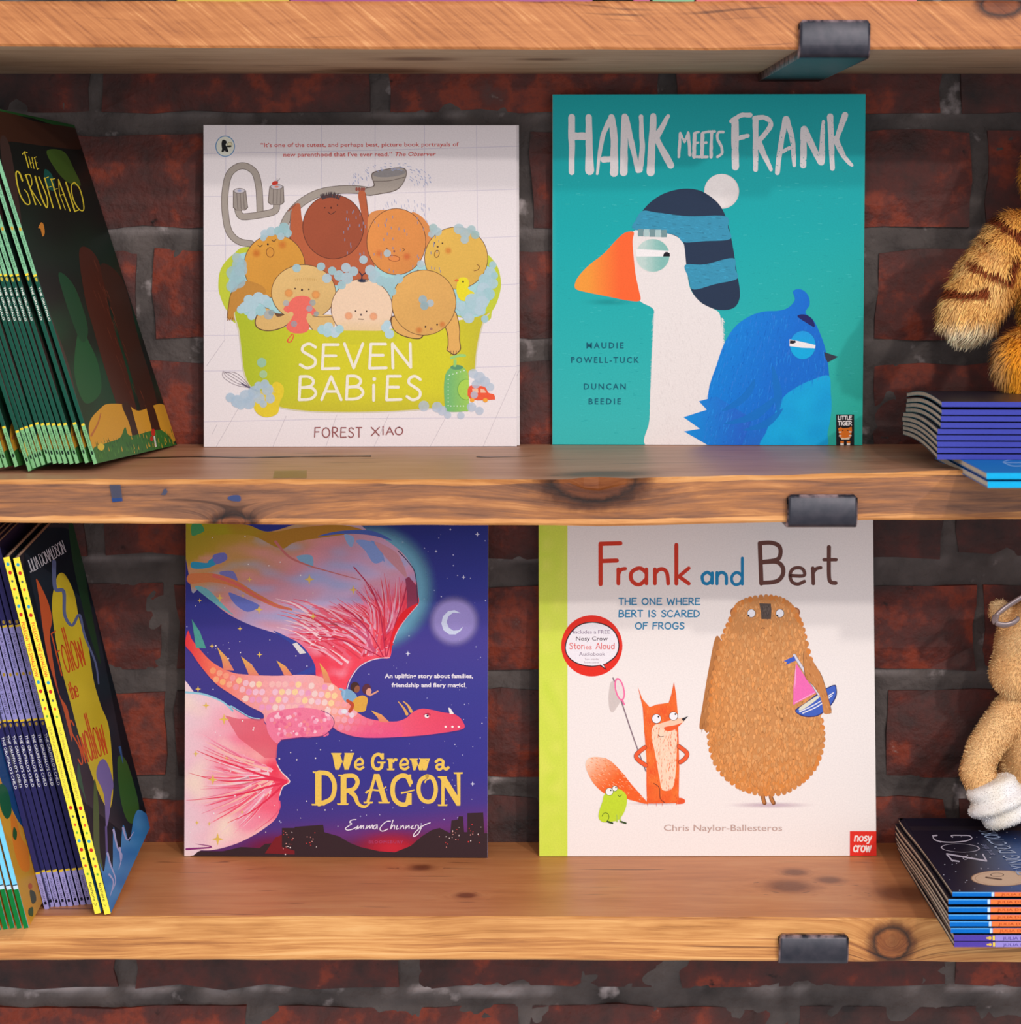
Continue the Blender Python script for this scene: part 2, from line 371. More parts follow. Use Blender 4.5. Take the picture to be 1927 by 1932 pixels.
def letters(p, txt, x0, x1, yb, h, w, col, jit=0.0, slant=0.0, wob=0.0, track=0.0, rot=0.0, up=True):
    adv = 0; L = []
    for ch in txt:
        a, st = GL[ch]; L.append((adv, st)); adv += a+track
    lastw = max([q[0] for _, pts in GL[txt[-1]][1] for q in pts]+[0]); total = L[-1][0]+lastw
    k = (x1-x0-w)/total; ca, sa = math.cos(rot), math.sin(rot)
    if up: p.up()
    for ox, st in L:
        dy = random.uniform(-wob, wob)
        for kind, pts in st:
            q = []
            for (a, b) in pts:
                X = w/2+(ox+a)*k+slant*b*h; Y = -b*(h-w)-w/2+dy; q.append((x0+X*ca-Y*sa, yb+X*sa+Y*ca))
            if kind == 's': p.stroke(q, w, col, True, jit=jit, up=False)
            else:
                for a, b in zip(q, q[1:]): p.stroke([a, b], w, col, False, jit=jit, up=False)

# ================================================================== SETTING: brick wall
def N3(x, y, z, s=1.0): return noise.noise(Vector((x*s, y*s, z*s)))
def brick_material():
    m, nt, N, L, P = mat('old_red_brick')
    tc = N.new('ShaderNodeTexCoord'); oi = N.new('ShaderNodeObjectInfo'); g = N.new('ShaderNodeNewGeometry')
    def nz(scale, detail, vec=None, rg=0.6):
        n = N.new('ShaderNodeTexNoise'); n.inputs['Scale'].default_value = scale; n.inputs['Detail'].default_value = detail; n.inputs['Roughness'].default_value = rg
        L.new(g.outputs['Position'] if vec is None else vec, n.inputs['Vector']); return n.outputs['Fac']
    r = N.new('ShaderNodeValToRGB'); cr = r.color_ramp
    st = [(0.30, (38, 28, 27)), (0.44, (68, 38, 34)), (0.55, (90, 40, 33)), (0.62, (132, 52, 30)), (0.69, (98, 44, 34)), (0.80, (76, 58, 55))]
    while len(cr.elements) < len(st): cr.elements.new(0.5)
    for i, (p_, c) in enumerate(st): cr.elements[i].position = p_; cr.elements[i].color = rgb(c)
    a = N.new('ShaderNodeMath'); a.operation = 'MULTIPLY_ADD'; a.inputs[1].default_value = 0.20; L.new(oi.outputs['Random'], a.inputs[0])
    b = N.new('ShaderNodeMath'); b.operation = 'MULTIPLY'; b.inputs[1].default_value = 0.85; L.new(nz(24, 8), b.inputs[0]); L.new(b.outputs[0], a.inputs[2])
    L.new(a.outputs[0], r.inputs[0])
    # pale salts and dark pits
    r2 = N.new('ShaderNodeValToRGB'); r2.color_ramp.elements[0].position = 0.69; r2.color_ramp.elements[0].color = (0, 0, 0, 1)
    r2.color_ramp.elements[1].position = 0.82; r2.color_ramp.elements[1].color = (.7, .7, .7, 1); L.new(nz(48, 5), r2.inputs[0])
    m1 = N.new('ShaderNodeMix'); m1.data_type = 'RGBA'; L.new(r2.outputs[0], m1.inputs['Factor']); L.new(r.outputs[0], m1.inputs['A']); m1.inputs['B'].default_value = rgb((176, 160, 152))
    r3 = N.new('ShaderNodeValToRGB'); r3.color_ramp.elements[0].position = 0.24; r3.color_ramp.elements[0].color = (.1, .09, .09, 1)
    r3.color_ramp.elements[1].position = 0.33; r3.color_ramp.elements[1].color = (1, 1, 1, 1); L.new(nz(70, 3), r3.inputs[0])
    m2 = N.new('ShaderNodeMix'); m2.data_type = 'RGBA'; m2.blend_type = 'MULTIPLY'; m2.inputs['Factor'].default_value = 1; L.new(m1.outputs['Result'], m2.inputs['A']); L.new(r3.outputs[0], m2.inputs['B'])
    L.new(m2.outputs['Result'], P.inputs['Base Color']); P.inputs['Roughness'].default_value = 0.62; P.inputs['Specular IOR Level'].default_value = 0.35
    bp = N.new('ShaderNodeBump'); bp.inputs['Strength'].default_value = 0.7; bp.inputs['Distance'].default_value = 0.003
    L.new(nz(110, 8), bp.inputs['Height']); L.new(bp.outputs[0], P.inputs['Normal'])
    return m
def mortar_material():
    m, nt, N, L, P = mat('grey_mortar'); g = N.new('ShaderNodeNewGeometry')
    def nz(scale, detail):
        n = N.new('ShaderNodeTexNoise'); n.inputs['Scale'].default_value = scale; n.inputs['Detail'].default_value = detail; L.new(g.outputs['Position'], n.inputs['Vector']); return n.outputs['Fac']
    r = N.new('ShaderNodeValToRGB'); cr = r.color_ramp
    cr.elements[0].position = 0.3; cr.elements[0].color = rgb((50, 43, 41)); cr.elements[1].position = 0.72; cr.elements[1].color = rgb((98, 88, 84))
    L.new(nz(22, 7), r.inputs[0])
    r2 = N.new('ShaderNodeValToRGB'); r2.color_ramp.elements[0].position = 0.62; r2.color_ramp.elements[0].color = (0, 0, 0, 1); r2.color_ramp.elements[1].position = 0.74; r2.color_ramp.elements[1].color = (1, 1, 1, 1)
    L.new(nz(38, 7), r2.inputs[0])
    sa = N.new('ShaderNodeAttribute'); sa.attribute_name = 'salt'; ad = N.new('ShaderNodeMath'); ad.operation = 'ADD'; ad.use_clamp = True
    h_ = N.new('ShaderNodeMath'); h_.operation = 'MULTIPLY'; h_.inputs[1].default_value = .8; L.new(r2.outputs[0], h_.inputs[0]); L.new(h_.outputs[0], ad.inputs[0]); L.new(sa.outputs['Fac'], ad.inputs[1])
    m1 = N.new('ShaderNodeMix'); m1.data_type = 'RGBA'; L.new(ad.outputs[0], m1.inputs['Factor']); L.new(r.outputs[0], m1.inputs['A']); m1.inputs['B'].default_value = rgb((184, 172, 170))
    L.new(m1.outputs['Result'], P.inputs['Base Color']); P.inputs['Roughness'].default_value = 0.8
    bp = N.new('ShaderNodeBump'); bp.inputs['Strength'].default_value = 0.8; bp.inputs['Distance'].default_value = 0.003
    L.new(nz(160, 8), bp.inputs['Height']); L.new(bp.outputs[0], P.inputs['Normal'])
    return m
BRICK = brick_material(); MORTAR = mortar_material()
def zy(py): return at(963, py, 0).z
def xx(px, py): return at(px, py, 0).x
BOT = [zy(v) for v in (-222, -8, 212, 430, 638, 858, 1050, 1262, 1463, 1672, 1864, 2052, 2250)]
x0, x1, z0, z1 = -1.1, 1.1, 0.70, 2.20
nx, nz_ = 420, 330; vs_ = []; fs = []; salt = []
for j in range(nz_+1):
    for i in range(nx+1):
        x = x0+(x1-x0)*i/nx; z = z0+(z1-z0)*j/nz_
        d = min(BOT, key=lambda b: abs(b-0.0028-z)); e = abs(d-0.0028+0.002*N3(x, 3, z, 40)-z)
        sl = max(0.0, 1-e/0.0045)*max(0.0, min(1.0, 0.15+1.5*N3(x, d*9, 0, 9)+0.9*N3(x, 2, z, 60))) *(1.0 if z < 1.03 else .32) if abs(x) < .62 else 0.0
        salt.append(sl); vs_.append((x, 0.0052+0.0032*N3(x, 0, z, 55)+0.003*N3(x, 5, z, 16)+0.0016*N3(x, 1, z, 150)-0.002*sl, z))
for j in range(nz_):
    for i in range(nx): a = j*(nx+1)+i; fs.append((a, a+1, a+nx+2, a+nx+1))
b = len(vs_); vs_ += [(x0, 0.12, z0), (x1, 0.12, z0), (x1, 0.12, z1), (x0, 0.12, z1)]; fs.append((b, b+3, b+2, b+1))
c00, c10, c01, c11 = 0, nx, nz_*(nx+1), nz_*(nx+1)+nx
fs += [(c00, b, b+1, c10), (c10, b+1, b+2, c11), (c11, b+2, b+3, c01), (c01, b+3, b, c00)]
wme = pts_mesh('wall_back', vs_, fs, True); sa_ = wme.attributes.new('salt', 'FLOAT', 'POINT'); sa_.data.foreach_set('value', salt+[0.0]*4)
wall = obj('wall_back', wme, MORTAR); tag(wall, kind='structure')
wall['label'] = 'old brick wall with grey mortar behind the wooden shelves'
def brick(xa, xb, za, zb, i):
    cx_, cz = (xa+xb)/2, (za+zb)/2; nx, nz_ = max(3, int((xb-xa)/0.032)), 4; V = []; F = []; py = random.uniform(-0.0025, 0.0015)
    def P(u, w, dep):
        x = xa+(xb-xa)*u; z = za+(zb-za)*w
        e = 0.0052; x += e*N3(x, i, z, 33)*(1 if 0 < u < 1 else 1.1); z += e*N3(x, i+9, z, 33)
        return (x-cx_, dep, z-cz)
    for j in range(nz_+1):
        for k in range(nx+1):
            u, w = k/nx, j/nz_; edge = (k in (0, nx)) or (j in (0, nz_))
            V.append(P(u, w, py+(0.0035 if edge else 0)+0.0022*N3(xa+u*.2, i*3.1, za+w*.08, 38)))
    for j in range(nz_):
        for k in range(nx): a = j*(nx+1)+k; F.append((a, a+1, a+nx+2, a+nx+1))
    ring = [k for k in range(nx+1)]+[j*(nx+1)+nx for j in range(1, nz_+1)]+[nz_*(nx+1)+k for k in range(nx-1, -1, -1)]+[j*(nx+1) for j in range(nz_-1, 0, -1)]
    b = len(V)
    for q in ring: V.append((V[q][0]*1.004, 0.03, V[q][2]*1.01))
    n = len(ring)
    for q in range(n): F.append((ring[q], b+q, b+(q+1) % n, ring[(q+1) % n]))
    o = obj('brick', pts_mesh('brick', V, F, False), BRICK, wall); o.location = (cx_, 0, cz)
# courses read off the wall: (top, bottom, phase x, lengths cycle)
rows = [(-1032, -860, 60, None), (-820, -648, 330, None), (-608, -434, 90, None), (-395, -222, 250, None), (-182, -8, 520, None), (30, 212, 180, [535, 545]), (250, 430, 455, [530, 330, 533]), (470, 638, 275, [530, 300, 530]), (684, 858, 40, [535, 545, 520]),
        (894, 1050, 178, [540, 535, 540]), (1105, 1262, 317, [510, 505, 520]), (1305, 1463, 322, [533, 267, 533]), (1506, 1672, 235, [510, 540]), (1712, 1864, 237, [533, 504, 520]), (1902, 2052, 475, [520, 505, 530]), (2094, 2250, 237, None), (2292, 2440, 480, None)]
ib = 0
for (ya, yb, ph, ln) in rows:
    ln = ln or [530]; J = [ph]; k = 0
    while J[-1] < 3300: J.append(J[-1]+ln[k % len(ln)]); k += 1
    k = -1
    while J[0] > -1400: J.insert(0, J[0]-ln[k % len(ln)]); k -= 1
    for a, b_ in zip(J, J[1:]):
        g = 15+random.uniform(-3, 4); ym = (ya+yb)/2
        xa, xb = xx(a+g, ym), xx(b_-g, ym)
        if xa < -1.08 or xb > 1.08: continue
        brick(xa, xb, zy(yb)+random.uniform(-.001, .001), zy(ya)+random.uniform(-.001, .001), ib); ib += 1

# ================================================================== SHELVES
Z_TOPU = at(963, 139, 0).z; Z_MID = at(963, 838, 0).z; Z_LOW = at(963, 1589, 0).z
Y_TOP = at_z(963, 93, Z_TOPU).y; Y_MID = at_z(963, 905, Z_MID).y; Y_LOW = at_z(963, 1731, Z_LOW).y
print('shelves', Z_TOPU, Z_MID, Z_LOW, Y_TOP, Y_MID, Y_LOW)
def interp(tab, x):
    if x <= tab[0][0]: return tab[0][1]
    for (a, va), (b, vb) in zip(tab, tab[1:]):
        if x <= b: return va+(vb-va)*(x-a)/(b-a)
    return tab[-1][1]
def board(name, yf, top_tab, bot_tab, zback_top, zback_bot, mf, mt, label, x0=-0.62, x1=0.62, seed=0, notch=None, me_=None, bands=(.10, .86)):
    """a long plank: front face follows the slightly warped edges; tabs give photo rows of the edges at the front"""
    V = []; F = []; M = []; st = 124
    for i in range(st+1):
        x = x0+(x1-x0)*i/st; px = PCX+x*FPX/(yf-CAM.y)
        zt = at(963, interp(top_tab, px), yf).z; zb = at(963, interp(bot_tab, px), yf).z
        w = 0.0006*N3(x, seed, 0, 30)+0.0003*N3(x, seed, 3, 90); w2 = 0.0006*N3(x, seed+4, 0, 26)
        yy = yf+0.0008*N3(x, seed, 8, 20)
        dn = dy_ = 0.0
        if notch and notch[0] < px < notch[1]:
            t = (px-notch[0])/(notch[1]-notch[0]); dn = 0.006*math.sin(math.pi*t)**0.6; dy_ = 0.005*math.sin(math.pi*t)**0.6
        c = 0.0016
        b1 = bands[0]+.05*N3(x, seed, 5, 14)+.03*N3(x, seed, 6, 60); b2 = bands[1]+.05*N3(x, seed, 7, 12)+.03*N3(x, seed, 9, 50)
        V += [(x, 0.0, zback_top), (x, -0.09, zback_top), (x, yy+0.04, zt+w*.3+(zback_top-zt)*.2), (x, yy+c+dy_*1.6, zt+w), (x, yy+dy_, zt-c+w-dn), (x, yy+0.0003, zt+(zb-zt)*b1-dn*.9), (x, yy+0.0004, zt+(zb-zt)*b2), (x, yy, zb+c+w2), (x, yy+c, zb+w2), (x, -0.12, (zb+zback_bot)/2), (x, 0.0, zback_bot)]
    n = 11
    for i in range(st):
        for k in range(n):
            a, b = i*n+k, i*n+(k+1) % n; F.append((a, b, b+n, a+n)); M.append(1 if k in (0, 1, 2, 9, 8, 10) else (2 if me_ and (k in (3, 4) or k in (6, 7)) else 0))
    F.append(tuple(range(n))[::-1]); M.append(0); F.append(tuple(st*n+k for k in range(n))); M.append(0)
    me = pts_mesh(name, V, F); me.materials.append(mf); me.materials.append(mt); me.materials.append(me_ or mf); me.polygons.foreach_set('material_index', M)
    bm = bmesh.new(); bm.from_mesh(me); bmesh.ops.recalc_face_normals(bm, faces=bm.faces[:]); bm.to_mesh(me); bm.free()
    o = obj(name, me); return tag(o, label, 'shelf')
kx = lambda px, py, y: (at(px, py, y).x, y, at(px, py, y).z)
w_top = wood('pale_planed_pine', [(140, 80, 42), (176, 108, 58), (194, 124, 70), (222, 160, 102)], gs=(2.0, 20, 26), diag=(math.radians(-40), 0.5), contrast=(.36, .66), bump=0.35,
             knots=[kx(1890, 8, Y_TOP)+(0.008,)], streak=.6)
w_top2 = wood('pine_underside', [(150, 120, 92), (178, 148, 118), (196, 168, 138)], gs=(2.0, 30, 30), knots=[kx(1030, 118, Y_TOP+.1)+(0.009,), kx(790, 108, Y_TOP+.1)+(0.012,), kx(715, 134, Y_TOP+.23)+(0.02,)], rough=.7, soft=True)
w_mid = wood('rough_sawn_board', [(84, 56, 42), (118, 78, 56), (146, 96, 64), (176, 114, 66), (210, 146, 88)], gs=(3.2, 26, 62), contrast=(.36, .64), bump=0.9, streak=.66,
             knots=[kx(1120, 902, Y_MID)+(0.017,), kx(440, 992, Y_MID)+(0.008,)])
w_edge = wood('worn_orange_edge', [(150, 92, 48), (188, 122, 64), (214, 148, 84), (228, 168, 106)], gs=(3, 26, 60), contrast=(.38, .62), bump=.5, knots=[kx(1120, 902, Y_MID)+(0.017,), kx(440, 992, Y_MID)+(0.008,)])
w_low3 = wood('ridged_pine_edge', [(158, 98, 50), (196, 130, 68), (222, 158, 90), (234, 180, 114)], gs=(1.6, 20, 70), contrast=(.38, .62), bump=.4, streak=.85, knots=[kx(1683, 1781, Y_LOW)+(0.0125,)], kscale=(.92, .9, 1))
w_mid2 = wood('worn_board_top', [(170, 112, 80), (196, 138, 104), (214, 162, 130)], gs=(2.0, 20, 30), rough=.42, knots=[kx(1140, 898, Y_MID+.03)[:2]+(Z_MID, 0.016)], soft=True)
w_low = wood('golden_pine', [(150, 94, 44), (196, 132, 70), (220, 158, 92), (232, 178, 112)], gs=(1.6, 16, 34), contrast=(.36, .64), bump=0.35, streak=.7,
             knots=[kx(1683, 1781, Y_LOW)+(0.0125,)], kscale=(.92, .9, 1))
w_low2 = wood('golden_pine_top', [(196, 122, 72), (222, 148, 92), (234, 170, 114)], gs=(1.8, 18, 30), rough=.45,
              knots=[tuple(at_z(1490, 1672, Z_LOW))[:2]+(Z_LOW, .016), tuple(at_z(1710, 1685, Z_LOW))[:2]+(Z_LOW, .022), tuple(at_z(880, 1690, Z_LOW))[:2]+(Z_LOW, .007), tuple(at_z(795, 1637, Z_LOW))[:2]+(Z_LOW, .008), tuple(at_z(1500, 1646, Z_LOW))[:2]+(Z_LOW, .009), tuple(at_z(1565, 1660, Z_LOW))[:2]+(Z_LOW, .009)], soft=True, kscale=(1.1, 1.1, 1))
tf = at(963, 2, Y_TOP).z
top_board = board('shelf_board', Y_TOP, [(-900, 2), (640, 2), (1280, 2), (1927, 1)], [(0, 87), (640, 92), (1280, 94), (1927, 92)], tf, Z_TOPU, w_top, w_top2,
      'pale orange pine shelf board along the top of the picture, saw marks on its edge', seed=1)
mid_board = board('shelf_board', Y_MID, [(0, 905), (1050, 905), (1280, 900), (1450, 897), (1640, 893), (1927, 884)], [(0, 986), (640, 991), (963, 991), (1150, 993), (1640, 982), (1927, 980)],
      Z_MID, at(963, 991, Y_MID).z, w_mid, w_mid2, 'rough brown shelf board in the middle with blue paint marks and a chipped knot', seed=2, notch=(1082, 1168), me_=w_edge)
low_board = board('shelf_board', Y_LOW, [(0, 1729), (963, 1730), (1640, 1732), (1927, 1735)], [(0, 1812), (963, 1812), (1927, 1816)], Z_LOW, at(963, 1812, Y_LOW).z, w_low, w_low2,
      'golden pine shelf board at the bottom with a dark ring-shaped knot', seed=3, me_=w_low3, bands=(.02, .48))
def decal(parent, name, y, items, z=None):
    f = (lambda px, py, d: tuple(at(px, py, y)+Vector((0, -d-0.0012, 0)))) if z is None else (lambda px, py, d: tuple(at_z(px, py, z)+Vector((0, 0, d+0.0004))))
    p = Print(f, z0=0)
    for it in items: it(p)
    return part(name, p.mesh(name), INKA, parent)
decal(mid_board, 'paint_mark', Y_MID, [lambda p: p.poly([(207, 914), (228, 914), (232, 945), (213, 947)], (72, 74, 92, 0.85)), lambda p: p.poly([(211, 940), (231, 939), (232, 945), (213, 947)], (40, 72, 130, 0.8))])
decal(mid_board, 'paint_mark', Y_MID, [lambda p: p.poly([(309, 923), (314, 921), (317, 928), (312, 934), (304, 933), (308, 928)], (70, 78, 100, 0.85))])
decal(mid_board, 'paint_mark', Y_MID, [lambda p: p.blob([(430, 938), (440, 934), (453, 935), (454, 945), (440, 945), (432, 942)], (58, 76, 120, 0.85))])
decal(mid_board, 'paint_mark', 0, [lambda p: p.poly([(518, 889), (579, 888), (579, 903), (515, 903)], (170, 146, 60, 0.45))], z=Z_MID)
decal(mid_board, 'crack', 0, [lambda p: p.stroke([(250, 865), (380, 862), (460, 864), (560, 862), (700, 861)], 1.6, (60, 36, 28, 0.85), wf=lambda t: 0.8+1.4*abs(math.sin(t*17))), lambda p: p.stroke([(900, 862), (925, 863), (1010, 861)], 1.8, (50, 30, 24, 0.85), w1=.3)], z=Z_MID)

# ================================================================== BRACKETS
def steel():
    m, nt, N, L, P = mat('worn_black_steel'); tc = N.new('ShaderNodeTexCoord'); g = N.new('ShaderNodeNewGeometry')
    n = N.new('ShaderNodeTexNoise'); n.inputs['Scale'].default_value = 160; n.inputs['Detail'].default_value = 6; L.new(tc.outputs['Object'], n.inputs['Vector'])
    r = N.new('ShaderNodeValToRGB'); r.color_ramp.elements[0].position = .35; r.color_ramp.elements[0].color = rgb((38, 38, 48)); r.color_ramp.elements[1].position = .75; r.color_ramp.elements[1].color = rgb((58, 54, 62))
    L.new(n.outputs['Fac'], r.inputs[0])
    a = N.new('ShaderNodeAttribute'); a.attribute_name = 'worn'
    mu = N.new('ShaderNodeMath'); mu.operation = 'MULTIPLY'; L.new(a.outputs['Fac'], mu.inputs[0])
    r2 = N.new('ShaderNodeMapRange'); r2.inputs['From Min'].default_value = .38; r2.inputs['From Max'].default_value = .6; L.new(n.outputs['Fac'], r2.inputs['Value']); L.new(r2.outputs[0], mu.inputs[1])
    mx = N.new('ShaderNodeMix'); mx.data_type = 'RGBA'; L.new(mu.outputs[0], mx.inputs['Factor']); L.new(r.outputs[0], mx.inputs['A']); mx.inputs['B'].default_value = rgb((178, 150, 150))
    L.new(mx.outputs['Result'], P.inputs['Base Color']); P.inputs['Metallic'].default_value = 0.35; P.inputs['Roughness'].default_value = 0.42
    bp = N.new('ShaderNodeBump'); bp.inputs['Strength'].default_value = .12; bp.inputs['Distance'].default_value = .0005; L.new(n.outputs['Fac'], bp.inputs['Height']); L.new(bp.outputs[0], P.inputs['Normal'])
    return m
STEEL = steel()
def bracket(xl, xr, ytop, ybot, yf, zunder, label):
    """flat steel bar under the board, turned up in front of it as a lip with rounded corners; a plate runs down the wall"""
    t = 0.0045; yl = yf-t-0.0006
    A = at(xl, ytop, yl-0.002); B = at(xr, ybot, yl-0.002); xa, xb = A.x, B.x; zt, zb = A.z, B.z
    root = empty('shelf_bracket', Matrix.Translation(((xa+xb)/2, 0, zb)), label, 'bracket')
    w = (xb-xa)/2; hgt = zt-zb; rc = 0.0065; NS = 8
    prof = []   # side profile (y, z) outer then inner, seen along x, from lip top round the bend to the wall
    ro = 0.009
    outer = [(yl-0.002, hgt), (yl-0.002, hgt-0.0022), (yl-0.002, ro)]+[(yl-0.002+ro*(1-math.cos(a)), ro*(1-math.sin(a))) for a in [math.pi/2*k/5 for k in range(1, 6)]]+[(-0.10, 0.0), (0.0, 0.0)]
    th = max(0.004, zunder-zb) ; th = min(th, 0.008)
    inner = [(yf-0.0004, hgt), (yf-0.0004, hgt-0.0022), (yf-0.0004, ro+0.002)]+[(yf-0.0004+(ro-0.004)*(1-math.cos(a)), th+(ro-0.006 if ro > .006 else 0)*(1-math.sin(a))) for a in [math.pi/2*k/5 for k in range(1, 6)]]+[(-0.10, th), (0.0, th)]
    V = []; F = []; wr = []
    xs = [-1, -0.955, -0.9, 0, 0.9, 0.955, 1]
    m = len(outer)
    for s, prof in enumerate((outer, inner)):
        for i, (y, z) in enumerate(prof):
            for k, u in enumerate(xs):
                x = u*w; zz = z
                if i == 0 and k in (0, 6): zz = z-rc; 
                if i == 0 and k in (1, 5): zz = z-rc*.16
                yy = y
                if s == 0 and k in (0, 6): yy = y+0.0014
                if s == 0 and i == 0: yy = y+0.0012
                V.append((x, yy, zz)); wr.append(1.0 if (i == 0 or k in (0, 6)) else 0.0)
    nx = len(xs); b = m*nx
    for s in (0, 1):
        for i in range(m-1):
            for k in range(nx-1):
                q = s*b+i*nx+k; f = (q, q+1, q+nx+1, q+nx); F.append(f if s == 0 else f[::-1])
    for i in range(m-1):
        for k in (0, nx-1): q = i*nx+k; f = (q, q+nx, q+nx+b, q+b); F.append(f if k == 0 else f[::-1])
    for k in range(nx-1): F.append((k+1, k, k+b, k+1+b)); q = (m-1)*nx+k; F.append((q, q+1, q+1+b, q+b))
    me = pts_mesh('bracket_bar', V, F); bm = bmesh.new(); bm.from_mesh(me); bmesh.ops.recalc_face_normals(bm, faces=bm.faces[:])
    bm.to_mesh(me); bm.free()
    at_ = me.attributes.new('worn', 'FLOAT', 'POINT'); at_.data.foreach_set('value', wr)
    me.polygons.foreach_set('use_smooth', [True]*len(me.polygons))
    part('bracket_bar', me, STEEL, root)
bracket(1509, 1643, 37, 109, Y_TOP, Z_TOPU, 'black steel bracket holding the pale top board, worn silver edges')
bracket(1487, 1619, 934, 998, Y_MID, at(963, 991, Y_MID).z, 'black steel bracket gripping the middle board, above the bear book')
bracket(1471, 1602, 1766, 1824, Y_LOW, at(963, 1812, Y_LOW).z, 'black steel bracket gripping the bottom board beside the ring knot')

# ================================================================== BOOKS
def slab(x0, x1, y0, y1, z0, z1, n=1, bend=None, bulge=0.0):
    V = []; F = []
    for i in range(n+1):
        x = x0+(x1-x0)*i/n; b = bend(x) if bend else 0.0
        V += [(x, y0+b, z0), (x, y1+b, z0), (x, y1+b, z1), (x, y0+b, z1)]
    for i in range(n):
        for k in range(4): a, c = i*4+k, i*4+(k+1) % 4; F.append((a, a+4, c+4, c))
    F.append((0, 1, 2, 3)); e = n*4; F.append((e+3, e+2, e+1, e))
    return V, F
def slab_mesh(name, *a, **k):
    V, F = slab(*a, **k); me = pts_mesh(name, V, F); bm = bmesh.new(); bm.from_mesh(me); bmesh.ops.recalc_face_normals(bm, faces=bm.faces[:]); bm.to_mesh(me); bm.free(); return me
def frame(O, Xd, up):
    X = Xd.normalized(); Z = (up-X*up.dot(X)).normalized(); Y = Z.cross(X)
    return Matrix(((X.x, Y.x, Z.x, O.x), (X.y, Y.y, Z.y, O.y), (X.z, Y.z, Z.z, O.z), (0, 0, 0, 1)))
_pm = {}
def card(c, rough=0.36):
    if c not in _pm: _pm[c] = plain('cover_card_%d_%d_%d' % c, c, rough, 0.4, 0, 500, 0.03)
    return _pm[c]
def book(M, w, h, t, front, spine, back, label, group=None, cat='book', bend=None, name='paperback', overhang=0.0012, pages=None):
    """paperback: front cover in the plane y=0 (facing -y), spine at x=0, head up +z, thickness towards +y"""
    r = empty(name, M, label, cat, group); c = 0.0003; n = 10 if bend else 1
    part('front_cover', slab_mesh('front_cover', 0.0002, w, 0, c, 0, h, n=n, bend=bend), front, r)
    part('back_cover', slab_mesh('back_cover', 0.0002, w, t-c, t, 0, h, n=n, bend=bend), back, r)
    V = []; F = []; k = 4      # rounded spine strip
    for z in (0, h):
        for q in range(k+1):
            a = math.pi*q/k; V.append((-0.0004*math.sin(a)+0.0, t/2-math.cos(a)*t/2, z))
        for q in range(k+1):
            a = math.pi*(k-q)/k; V.append((0.0004, t/2-math.cos(a)*t/2, z))
    m = 2*(k+1)
    for q in range(m): F.append((q, (q+1) % m, m+(q+1) % m, m+q))
    F.append(tuple(range(m))[::-1]); F.append(tuple(range(m, 2*m)))
    part('spine', pts_mesh('spine', V, F), spine, r)
    pg = part('page_block', slab_mesh('page_block', 0.0006, w-overhang, c*1.2, t-c*1.2, overhang*.5, h-overhang*.5, n=n, bend=bend), pages or PAPER, r)
    return r
def cover_print(M, w, h, bend=None):
    Mi = M.inverted(); O = M.translation; n = -(M.to_3x3() @ Vector((0, 1, 0)))
    def f(px, py, d):
        p = Mi @ on_plane(px, py, O, n)
        x = min(max(p.x, 0.0), w); z = min(max(p.z, 0.0), h)
        return (x, -d+(bend(x) if bend else 0), z)
    return Print(f)
def spine_print(h, t):
    return Print(lambda x, y, d: (-0.00042-d, y, h-x))
def add_art(root, p, name='cover_artwork', m=None, label=None):
    o = part(name, p.mesh(name), m or INKA, root)
    if label: o['label'] = label
    return o
def split(p):            # opaque print and translucent print share one mesh with two materials
    me = p.mesh('printed_art'); me.materials.append(INK); me.materials.append(INKA)
    al = [(c[3] if len(c) > 3 else 1.0) for c in p.c]
    me.polygons.foreach_set('material_index', [1 if min(al[i] for i in f) < 0.999 else 0 for f in p.fc]); return me
def art(root, p, name, label=None):
    me = split(p); me.name = name; o = part(name, me, None, root)
    if label: o['label'] = label
    return o
def pip(x, y, pts):
    c = False; j = len(pts)-1
    for i in range(len(pts)):
        xi, yi = pts[i][:2]; xj, yj = pts[j][:2]
        if (yi > y) != (yj > y) and x < (xj-xi)*(y-yi)/(yj-yi)+xi: c = not c
        j = i
    return c
def shade(c, k): return tuple(max(0, min(255, v*k)) for v in c[:3])
def face_out(BL, BR, TL, zs, ytop, t, h=None):
    a = at_z(BL[0], BL[1], zs+0.0004); b = at_z(BR[0], BR[1], zs+0.0004); c = at(TL[0], TL[1], ytop)
    X = (b-a); X.z = X.z*0.2; up = c-a; w = (b-a).length; hh = up.length
    M = frame(a, X, up); print('face_out w %.3f h %.3f skew %.1f y %.3f' % (w, hh, math.degrees(math.acos(X.normalized().dot(up.normalized()))), a.y))
    return M, w, (h or hh)

